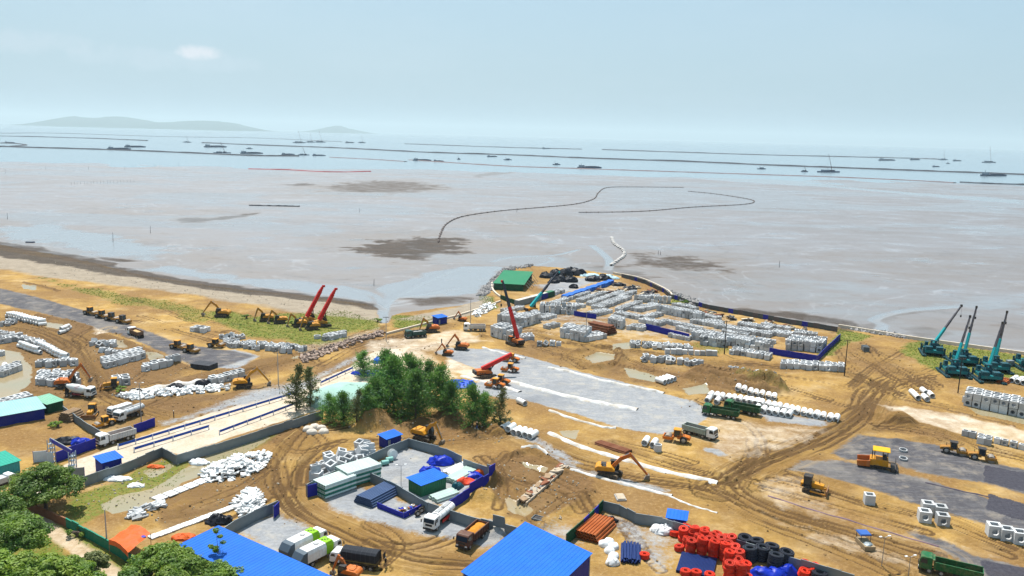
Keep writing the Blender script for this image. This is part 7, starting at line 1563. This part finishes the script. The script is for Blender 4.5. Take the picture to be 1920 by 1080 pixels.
def casuarina(hgt, wid, seed, nb=60, per=70, mt=None):
    r = np.random.default_rng(seed); tm = MB(); pts = [Vector((r.normal()*.12*k, r.normal()*.12*k, hgt*.95*k/6)) for k in range(7)]
    for k in range(6): tm.cyl(pts[k], pts[k+1], .24*(1-k/7)*hgt/13, .24*(1-(k+1)/7)*hgt/13, 7)
    q = []
    for b in range(nb):
        f = .06+.94*(b+r.random())/nb; z = hgt*f; L = wid*.5*(1.02-f)**.85*(.5+.75*r.random())*(.7+.45*min(1, f*4))+.45; az = b*2.4+r.normal()*.3; el = .15+.95*f+r.normal()*.12
        k = f*.95*6; i = min(int(k), 5); o = np.array(pts[i].lerp(pts[i+1], k-i)); d = np.array((math.cos(az)*math.cos(el), math.sin(az)*math.cos(el), math.sin(el))); tip = o+d*L
        tm.cyl(Vector(o), Vector(tip), .05*hgt/13, .015, 4)
        m = int(per*(.5+L/(wid*.5)))
        t = r.random(m)**.7; c = o+d*L*t[:, None]+r.normal(size=(m, 3))*np.array((.2, .2, .14))*(.5+t[:, None])*wid/6
        dd = d*.7+r.normal(size=(m, 3))*.75; dd[:, 2] += -.05; dd /= np.linalg.norm(dd, axis=1)[:, None]; s = np.cross(dd, r.normal(size=(m, 3))); s /= np.linalg.norm(s, axis=1)[:, None]+1e-6
        ln = (.5+.55*r.random(m))[:, None]*hgt/14; w = .075*hgt/14+.02
        q.append(np.stack([c-s*w, c+dd*ln*.5-s*w*1.3, c+dd*ln, c+dd*ln*.5+s*w*1.3], 1))
    return tm, np.concatenate(q)
CAS = leaf_mat('casuarina_needles', (.04, .145, .032), (.15, .29, .045), .35, .45); CASL = leaf_mat('casuarina_needles_pale', (.08, .1, .03), (.17, .18, .06), .8, .3)
def tree(name, label, loc, tm, leaves, lm, cat='tree', group=None, nper=4, yaw=0.0, sc=1.0, key=None):
    o = empty(name, loc, yaw); tag(o, label, cat, group); o.scale = (sc*KS,)*3
    if key is not None and key in PROTO: t, l = PROTO[key]
    else:
        t = tm.mesh('trunk', BARK, True); l = np_mesh('crown', leaves, nper, lm)
        if key is not None: PROTO[key] = (t, l)
    obj('trunk', t, parent=o); obj('crown', l, parent=o); return o
cas = [casuarina(11.5, 11.5, s, 84, 52) for s in (1, 2, 3)]; cash = [casuarina(9, 4.6, s, 46, 34) for s in (11, 12)]
for i, (px, py, k, sc, w) in enumerate([(738, 772, 0, .98, 'tallest in the middle of the clump'), (778, 786, 1, .86, 'in front at the right of the clump'), (826, 774, 2, .82, 'at the right end of the clump'), (706, 782, 1, .7, 'below the mint tarpaulin, rightmost'), (768, 752, 2, .86, 'at the back of the clump'), (644, 796, 0, .56, 'in front of the mint tarpaulin'), (682, 706, 2, .52, 'bushy one behind the mint tarpaulin'), (886, 800, 1, .7, 'standing apart above the pale pipes'), (722, 736, 0, .8, 'behind the tall one'), (804, 748, 1, .72, 'at the back right of the clump'), (846, 788, 0, .55, 'low one at the right front of the clump'), (690, 794, 2, .5, 'low one at the left front of the clump'), (908, 796, 2, .55, 'second of the group apart above the pipes'), (618, 790, 2, .48, 'small one at the low fence end')]):
    tree('casuarina_tree', 'dark green casuarina tree, %s' % w, G(px, py), cas[k][0], cas[k][1], CAS, 'tree', 'casuarinas in the middle', yaw=i*1.3, sc=sc, key=('cas', k))
for i, (px, py, k, sc, w) in enumerate([(555, 770, 0, 1.05, 'standing on the concrete road edge'), (582, 762, 1, .95, 'behind the fence at the road edge'), (938, 800, 1, .85, 'slim pale one right of the pipes'), (668, 800, 0, .7, 'sparse one in front of the mint tarpaulin')]):
    tree('casuarina_tree', 'thin olive casuarina tree, %s' % w, G(px, py), cash[k][0], cash[k][1], CASL, 'tree', 'thin casuarinas', yaw=i*2.1, sc=sc, key=('cash', k))
def broad(hgt, wid, seed, ncl=46, per=190, leaf=.34, layered=True, tr=.28):
    r = np.random.default_rng(seed); tm = MB(); tm.cyl((0, 0, 0), (.1, .1, hgt*.4), tr, tr*.7, 8); q = []; top = Vector((.1, .1, hgt*.4))
    for c in range(ncl):
        az = r.random()*2*PI; rad = wid*.5*math.sqrt(r.random())*.92; f = r.random(); z = hgt*(.38+.56*(1-(rad/(wid*.52))**2)*(.35+.65*f)); p = np.array((math.cos(az)*rad, math.sin(az)*rad, z))
        mid = Vector((p[0]*.4, p[1]*.4, hgt*.45+z*.12)); tm.cyl(top, mid, tr*.43, tr*.28, 5); tm.cyl(mid, Vector(p), tr*.25, tr*.1, 4)
        R = wid*(.075+.07*r.random()); m = int(per*(.6+.8*r.random())); u = r.normal(size=(m, 3)); u /= np.linalg.norm(u, axis=1)[:, None]; c0 = p+u*(R*(.45+.55*r.random(m)**.5))[:, None]*np.array((1.15, 1.15, .5 if layered else .8))
        n = u*.6+np.array((0, 0, .7))+r.normal(size=(m, 3))*.45; n /= np.linalg.norm(n, axis=1)[:, None]; a = np.cross(n, r.normal(size=(m, 3))); a /= np.linalg.norm(a, axis=1)[:, None]; b = np.cross(n, a); s = (leaf*(.6+.7*r.random(m)))[:, None]
        q.append(np.stack([c0-a*s*.5, c0+b*s*.32+n*s*.05, c0+a*s*.6, c0-b*s*.32+n*s*.05], 1))
    return tm, np.concatenate(q)
BR1 = leaf_mat('almond_leaves', (.06, .14, .012), (.18, .28, .02), .5, .4); BR2 = leaf_mat('bright_leaves', (.09, .2, .012), (.26, .36, .03), .6, .4)
for i, (px, py, h, w, lm, nm) in enumerate([(86, 955, 7.0, 9.6, BR1, 'layered leafy tree with wide dark green crown beside the gate'), (8, 1072, 7.8, 10, BR1, 'leafy green tree at the left edge below the lane'), (120, 1136, 6.0, 8.0, BR2, 'bright green tree at the lower left corner of the lane'), (-10, 1150, 7, 9, BR2, 'leafy tree filling the lower left corner'), (50, 1128, 6.5, 8, BR2, 'yellow green tree between the two lower left trees'), (-20, 1010, 7, 8, BR1, 'leafy tree at the left edge above the lane'), (350, 1128, 5, 7.5, BR2, 'leafy tree at the bottom edge in front of the long roof'), (312, 1100, 5.2, 8.4, BR2, 'bright green tree in front of the long blue roof'), (415, 1118, 4.2, 6.6, BR1, 'low leafy tree below the edge of the blue roof'), (248, 1120, 3.6, 4.6, BR1, 'rounded shrub between the lane and the green wall'), (175, 1085, 3.6, 3.4, leaf_mat('olive_leaves', (.11, .14, .03), (.2, .22, .06), .8), 'dark olive shrub standing at the lane edge')]):
    tm, lv = broad(h, w, 20+i, int(30+w*3.6), 270); tree('leafy_tree' if h > 4.2 else 'leafy_shrub', nm, G(px, py), tm, lv, lm, 'tree' if h > 4.2 else 'shrub', yaw=i)
tm, lv = broad(4.6, 1.7, 44, 9, 70, .2, True, .05); tree('young_tree', 'slim young tree in front of the long blue roof', G(412, 1085), tm, lv, BR2, 'tree', sc=1.5)
for i, (px, py, w) in enumerate([(755, 782, 'below the tall casuarinas'), (690, 795, 'at the foot of the mint tarpaulin'), (512, 602, 'left among the ochre excavators'), (548, 610, 'middle among the ochre excavators'), (610, 610, 'right of the ochre excavators'), (708, 600, 'beside the outlet'), (225, 735, 'beside the small bulldozer'), (108, 800, 'at the small green shed'), (262, 1058, 'at the end of the green wall'), (145, 1005, 'along the green wall'), (1285, 570, 'on the grass behind the sea wall'), (462, 597, 'left of the excavator row')]):
    tm, lv = broad(1.3, 2.8, 60+i, 9, 60, .26); tree('green_bush', 'low bright green bush %s' % w, G(px, py), tm, lv, BR2, 'bush')
# grass tufts where the ground is grassy
def tufts():
    pr = Cn['grass'].ravel().copy(); pr[pr < .3] = 0; cell = np.gradient(rows)[:, None]*(rows[:, None]*.7+HW)*2/NC*np.ones_like(X); pr *= cell.ravel()*(Y.ravel() < 330*KS); pr /= pr.sum()
    n = 14000; ix = rng.choice(len(pr), n, p=pr); x = X.ravel()[ix]+rng.uniform(-.4, .4, n); y = Y.ravel()[ix]+rng.uniform(-.4, .4, n); z = Z.ravel()[ix]-.02; d = np.hypot(x, y)/150
    k = 3; vs = []
    for j in range(k):
        a = rng.uniform(0, 2*PI, n); h = rng.uniform(.06, .2, n)*np.sqrt(d); w = rng.uniform(.05, .14, n)*d; lx = rng.normal(0, .12, n); ly = rng.normal(0, .12, n); ox = rng.normal(0, .12, n); oy = rng.normal(0, .12, n)
        vs.append(np.stack([np.stack([x+ox-np.cos(a)*w, y+oy-np.sin(a)*w, z], 1), np.stack([x+ox+np.cos(a)*w, y+oy+np.sin(a)*w, z], 1), np.stack([x+ox+lx, y+oy+ly, z+h], 1)], 1))
    me = np_mesh('grass', np.concatenate(vs), 3, leaf_mat('grass_blades', (.13, .2, .02), (.26, .28, .05), .15, .3)); o = bpy.data.objects.new('grass', me); COL.objects.link(o); tag(o, 'patchy green and yellow grass over banks and verges', kind='stuff')
tufts()
# ================================================================ BAY: HILLS, DIKES, BOATS, PIPELINES, STAKES
SZ = -1.05
def hill(label, x0, x1, ybase, prof, dist, mt):
    """prof: (fraction along, px height)"""
    a = P(x0, ybase); d0 = (FWD*FPX+RT*(x0-960)-UP*(ybase-540)); d1 = (FWD*FPX+RT*(x1-960)-UP*(ybase-540)); A = Vector((d0.x, d0.y, 0))*(dist/d0.y); B = Vector((d1.x, d1.y, 0))*(dist/d1.y); n = 46; m_ = 9; vs = []; fs = []; r = random.Random(5)
    for j in range(m_):
        g = j/(m_-1); hh = math.sin(PI*min(1, g*1.0))
        for i in range(n):
            f = i/(n-1); h = np.interp(f, [p[0] for p in prof], [p[1] for p in prof])*dist/FPX; p = A.lerp(B, f); vs.append((p.x, p.y+(g-.3)*dist*.16+r.uniform(-40, 40), SZ-2+h*hh*(1+r.uniform(-.06, .06))))
    for j in range(m_-1):
        for i in range(n-1): fs.append((j*n+i, j*n+i+1, (j+1)*n+i+1, (j+1)*n+i))
    o = MB().add(vs, fs).build('hills', mt, None, True); o['kind'] = 'structure'; o['label'] = label
HM = mat('forest_hill', (.03, .06, .04), .9, 0, .3, .002)
hill('long wooded island on the horizon', 60, 475, 243, [(0, 3), (.06, 12), (.13, 19), (.2, 17), (.26, 18), (.35, 22), (.42, 17), (.5, 12), (.58, 13), (.66, 16), (.78, 18), (.88, 13), (.95, 6), (1, 1)], 27000, HM); hill('small wooded island on the horizon', 570, 690, 250, [(0, 1), (.3, 10), (.45, 14), (.6, 9), (1, 0)], 32000, HM)
# long low dikes
def dike(label, pts, w, h, mt):
    L = smooth_line([tuple(P(a, b, SZ)[:2]) for a, b in pts], 8); vs = []; fs = []; r = random.Random(len(pts))
    for i, p in enumerate(L):
        a = np.array(L[max(0, i-1)]); b = np.array(L[min(len(L)-1, i+1)]); d = (b-a)/(np.linalg.norm(b-a)+1e-6); n = np.array((-d[1], d[0])); k = r.uniform(.75, 1.2)
        for q, z in ((-.5, -.6), (-.2, h*k), (.2, h*k), (.5, -.6)): c = np.array(p)+n*q*w; vs.append((c[0], c[1], SZ+z))
    for i in range(len(L)-1):
        for j in range(3): fs.append((i*4+j, i*4+j+1, (i+1)*4+j+1, (i+1)*4+j))
    return tag(MB().add(vs, fs).build('dike', mt), label, 'dike')
DK = mat('dike_rock', (.05, .05, .06), .9, 0, .3, .05); DR = mat('dike_mud', (.13, .09, .09), .9, 0, .3, .05)
dike('long dark rock dike nearest on the left of the bay', [(0, 275), (60, 277), (200, 281), (330, 286), (470, 292), (560, 293)], 14, 3.2, DK); dike('short curved spit at the left edge of the bay', [(-40, 268), (20, 269), (48, 272), (20, 275)], 14, 2.5, DK)
dike('far dike behind the barges on the left', [(-60, 254), (80, 257), (180, 260), (275, 264)], 22, 3.5, DK); dike('farthest dike line left', [(0, 250), (110, 250), (300, 256), (480, 259), (640, 266)], 26, 2.5, DK)
dike('long rock dike crossing the middle of the bay', [(380, 268), (500, 273), (640, 278), (800, 286), (960, 291), (1100, 297), (1280, 303), (1440, 310), (1600, 316), (1760, 322), (1920, 328), (2200, 342)], 20, 4, DK); dike('far dike on the horizon at the right', [(760, 270), (960, 277), (1090, 280)], 30, 4, DK); dike('far dike on the right horizon', [(1130, 281), (1280, 286), (1440, 291), (1700, 297), (1760, 299)], 34, 4.5, DK)
dike('low mud bar at the water edge, right of centre', [(770, 300), (860, 306), (960, 312), (1080, 316), (1200, 320), (1320, 324), (1440, 328), (1560, 332), (1700, 338), (1790, 343)], 26, 1.3, DR); dike('dark bund at the right edge of the mudflat', [(1800, 342), (1860, 345), (1930, 347), (2100, 355)], 9, 2.4, DK); dike('muddy bar behind the red floats', [(620, 295), (700, 299), (760, 303)], 18, 1.2, DR)
REDF = mat('red_float', (.35, .03, .04), .6)
dike('long red float boom lying on the mud', [(466, 317), (540, 319), (620, 323), (695, 322)], 6, 1.5, REDF); dike('thin dark pipe lying on the left mud', [(467, 386), (510, 387), (562, 388)], 1.4, 1.2, DK)
# boats
HULL = mat('boat_hull', (.025, .05, .1), .6, 0, .2, .1); DECK = mat('boat_cargo', (.05, .06, .09), .9, 0, .3, .1); SUP = mat('boat_house', (.22, .26, .3), .6, 0, .2, .1)
def boat(kind, label, x0, x1, y, group='boats in the bay'):
    a, b = P(x0, y, SZ), P(x1, y, SZ); d = b-a; L = d.length; c = (a+b)/2; o = empty({'barge': 'barge', 'crane': 'crane_barge', 'ship': 'cargo_ship', 'small': 'work_boat'}[kind], (c.x, c.y, SZ), math.atan2(d.y, d.x)); tag(o, label, 'boat', group); a, b = a.lerp(b, .08), b.lerp(a, .08); L *= .84; h = max(2.0, min(L*.04, 4)); w = min(L*.22, 16)
    MB().slab([(-L/2, -w/2), (L*.4, -w/2), (L/2, 0), (L*.4, w/2), (-L/2, w/2)], -.6, h).build('hull', HULL, o)
    if kind in ('barge', 'ship'):
        MB().prism([(-L*.3, h), (L*.36, h), (L*.3, h*1.5), (L*.1, h*1.75), (-L*.12, h*1.6), (-L*.27, h*1.7)], -w*.38, w*.38).build('cargo', DECK, o); dh = MB().b2(-L*.46, -L*.34, -w*.38, w*.38, h, h*2.6).build('deckhouse', SUP, o); MB().b2(-L*.455, -L*.335, -w*.3, w*.3, h*2.1, h*2.4).build('bridge_window', GLASS, dh); MB().cyl((-L*.42, 0, h*2.6), (-L*.42, 0, h*4), L*.004+.1, None, 6).build('mast', STEELD, o)
    elif kind == 'crane':
        MB().b2(-L*.35, -L*.08, -w*.35, w*.35, h, h*2.3).build('deckhouse', SUP, o); k = MB().b2(L*.05, L*.2, -w*.3, w*.3, h, h*2).build('crane_house', DECK, o); MB().bar((L*.12, 0, h*1.6), (-L*.12, 0, h*1.6+L*.55), .9, 1.2, .5, .6).build('boom', mat('boat_boom', (.12, .06, .06), .7), o); m = MB(); m.bar((-L*.12, 0, h*1.6+L*.55), (-L*.14, 0, h+2), .15); m.build('hoist_rope', STEELD, o)
    else:
        MB().b2(-L*.2, L*.15, -w*.35, w*.35, h, h*2.4).build('deckhouse', SUP, o); MB().cyl((-L*.3, 0, h), (-L*.3, 0, h*5), .25, None, 6).build('mast', STEELD, o)
for k, x0, x1, y, w in [('barge', 199, 250, 280, 'loaded barge in the left bay in front of the island'), ('barge', 232, 277, 276, 'barge just behind the loaded one in front of the island'), ('crane', 343, 360, 267, 'crane barge with thin upright boom below the island'), ('barge', 381, 429, 276, 'long barge with lumpy cargo below the island end'), ('crane', 399, 436, 287, 'dredger with raised boom at the near dike'), ('barge', 449, 497, 288, 'flat barge right of the near dredger'), ('barge', 527, 555, 290, 'flat barge left of the second dredger'), ('crane', 558, 582, 291, 'second dredger at the end of the near dike'), ('barge', 585, 613, 292, 'barge right of the second dredger'), ('crane', 549, 575, 268, 'left crane barge in the far group of three'), ('crane', 574, 592, 267, 'middle crane barge in the far group of three'), ('crane', 590, 612, 267, 'right crane barge in the far group of three'), ('barge', 648, 665, 268, 'small barge left of the lone far crane'), ('crane', 672, 686, 268, 'lone far crane barge with tilted boom'), ('small', 461, 475, 279, 'small boat between the two left dikes'), ('barge', 8, 30, 268, 'barge at the left edge beside the spit'), ('barge', 773, 812, 301, 'dark barge at the mud bar left of centre'), ('barge', 812, 834, 303, 'tall barge touching the mud bar left of centre'), ('small', 857, 864, 299, 'tiny work boat right of the mud bar barges'), ('barge', 913, 934, 294, 'small barge at the long middle dike'), ('small', 944, 961, 300, 'work boat with mast below the long dike'), ('small', 1036, 1052, 309, 'work boat with mast left of the big dark barge'), ('barge', 1082, 1132, 315, 'big dark barge off the middle mud bar'), ('barge', 1017, 1032, 279, 'faint far barge on the central horizon'),
                         ('small', 1420, 1437, 317, 'work boat with mast right of centre'), ('crane', 1502, 1516, 322, 'small crane boat with bent boom'), ('crane', 1533, 1577, 323, 'long dredger with low house right of centre'), ('ship', 1647, 1681, 301, 'large cargo ship on the right horizon'), ('barge', 1707, 1725, 300, 'barge right of the large cargo ship'), ('crane', 1762, 1777, 300, 'crane barge on the right horizon'), ('barge', 1788, 1802, 302, 'barge right of the horizon crane barge'), ('small', 1774, 1781, 307, 'tiny boat below the horizon crane barge'), ('barge', 1749, 1762, 313, 'low raft boat below the cargo ship'), ('crane', 1842, 1868, 305, 'crane barge with long boom at far right'), ('barge', 1839, 1890, 330, 'large dark barge beside the right dike')]: boat(k, w, x0, x1, y)
# floating dredge pipelines on the mud: thing > pipe, floats
PW = mat('float_white', (.6, .56, .52), .7, 0, .15, .5); PD = mat('pipeline_dark', (.07, .045, .045), .7, 0, .2, .5, .2)
def pipeline(label, pts, gap=8.0, r=.45, fl=1.0, fm=None):
    L = smooth_line([tuple(P(a, b, MUDZ)[:2]) for a, b in pts], 6); acc = [0.0]
    for a, b in zip(L[:-1], L[1:]): acc.append(acc[-1]+float(np.linalg.norm(np.array(b)-np.array(a))))
    o = empty('dredge_pipeline', (L[0][0], L[0][1], gz(*L[0]))); tag(o, label, 'pipeline'); b0 = Vector(o.location); m = MB()
    for a, b in zip(L[:-1], L[1:]): m.cyl((a[0]-b0.x, a[1]-b0.y, gz(*a)-b0.z+.5), (b[0]-b0.x, b[1]-b0.y, gz(*b)-b0.z+.5), r, None, 6)
    m.build('pipe', PD, o, True); me = MB().blob((0, 0, 0), (1.5*fl, 1.0*fl, .8*fl), 8, 6, .05).mesh('float', fm or PW, True); s = gap/2; n = 0
    while s < acc[-1] and n < 140:
        x = float(np.interp(s, acc, [p[0] for p in L])); y = float(np.interp(s, acc, [p[1] for p in L])); obj('float', me, (x-b0.x, y-b0.y, gz(x, y)-b0.z+.6), (0, 0, random.random()), (1, 1, 1), o); s += gap*random.uniform(.8, 1.2); n += 1
PWD = mat('float_brown', (.2, .16, .14), .8, 0, .2, .5)
pipeline('floating dredge pipeline snaking across the mud from the dark bank', [(822, 455), (826, 440), (838, 420), (870, 406), (940, 396), (1010, 390), (1080, 383), (1114, 373), (1122, 362), (1140, 352), (1200, 351), (1282, 352)], 13, .34, .75, PWD)
pipeline('looped dredge pipeline on the right of the mudflat', [(1290, 359), (1340, 364), (1400, 373), (1414, 379), (1390, 384), (1300, 389), (1200, 397), (1085, 399)], 13, .34, .75, PWD)
pipeline('short dredge pipeline bend with white floats above the promontory', [(1147, 446), (1152, 458), (1168, 470), (1170, 480), (1158, 490), (1146, 498)], 6, .55, 1.1)
# stakes in the mud
for i, (x, y, h) in enumerate([(1461, 501, 4), (674, 398, 4), (212, 453, 6), (282, 437, 5), (14, 411, 5), (701, 535, 3), (86, 318, 6), (166, 318, 6), (234, 318, 6), (290, 313, 6), (335, 310, 6), (10, 325, 6), (969, 398, 4), (1234, 477, 2.5), (1238, 478, 2.5)]):
    c = P(x, y, MUDZ); o = MB().cyl((0, 0, -.5), (.1, .05, h), .16, .1, 6).build('mud_stake', DW); o.location = (c.x, c.y, gz(c.x, c.y) if c.y < 1900 else SZ); tag(o, 'thin dark stake standing in the mudflat, %s of fifteen' % ORD[i], 'stake', 'stakes in the mud')
for i in range(20):
    x = 133+i*6.2+random.uniform(-1, 1); c = P(x, 346-i*.25, MUDZ); o = MB().cyl((0, 0, -.5), (0, 0, 3.5), .15, .1, 5).build('mud_stake', CONCD); o.location = (c.x, c.y, gz(c.x, c.y)); tag(o, 'thin pale stake in the long row on the left mud, %s from left' % ORD[i], 'stake', 'row of stakes on the left mud')
c = P(57, 455, MUDZ); o = empty('row_boat', (c.x, c.y, gz(c.x, c.y)), .1); tag(o, 'small dark boat on the mud at the far left beach', 'boat'); MB().slab([(-2.6, -.8), (1.6, -.8), (2.8, 0), (1.6, .8), (-2.6, .8)], 0, .7).build('hull', HULL, o); MB().b2(-2.2, 1.5, -.6, .6, .7, .78).build('deck', SUP, o)
# ================================================================ HAZE
hz = MB().b2(-45000, 45000, -2500, 62000, -6, 700).build('haze', None); hz['kind'] = 'stuff'; hz['label'] = 'pale sea haze over the whole bay'
hm = bpy.data.materials.new('sea_haze'); hm.use_nodes = True; hm.node_tree.nodes.clear()
ho = hm.node_tree.nodes.new('ShaderNodeOutputMaterial'); hv = hm.node_tree.nodes.new('ShaderNodeVolumePrincipled'); hm.node_tree.links.new(hv.outputs[0], ho.inputs['Volume'])
hv.inputs['Color'].default_value = (.76, .93, 1.0, 1); hv.inputs['Density'].default_value = 0.000045; hv.inputs['Anisotropy'].default_value = 0.2
hz.data.materials.append(hm)
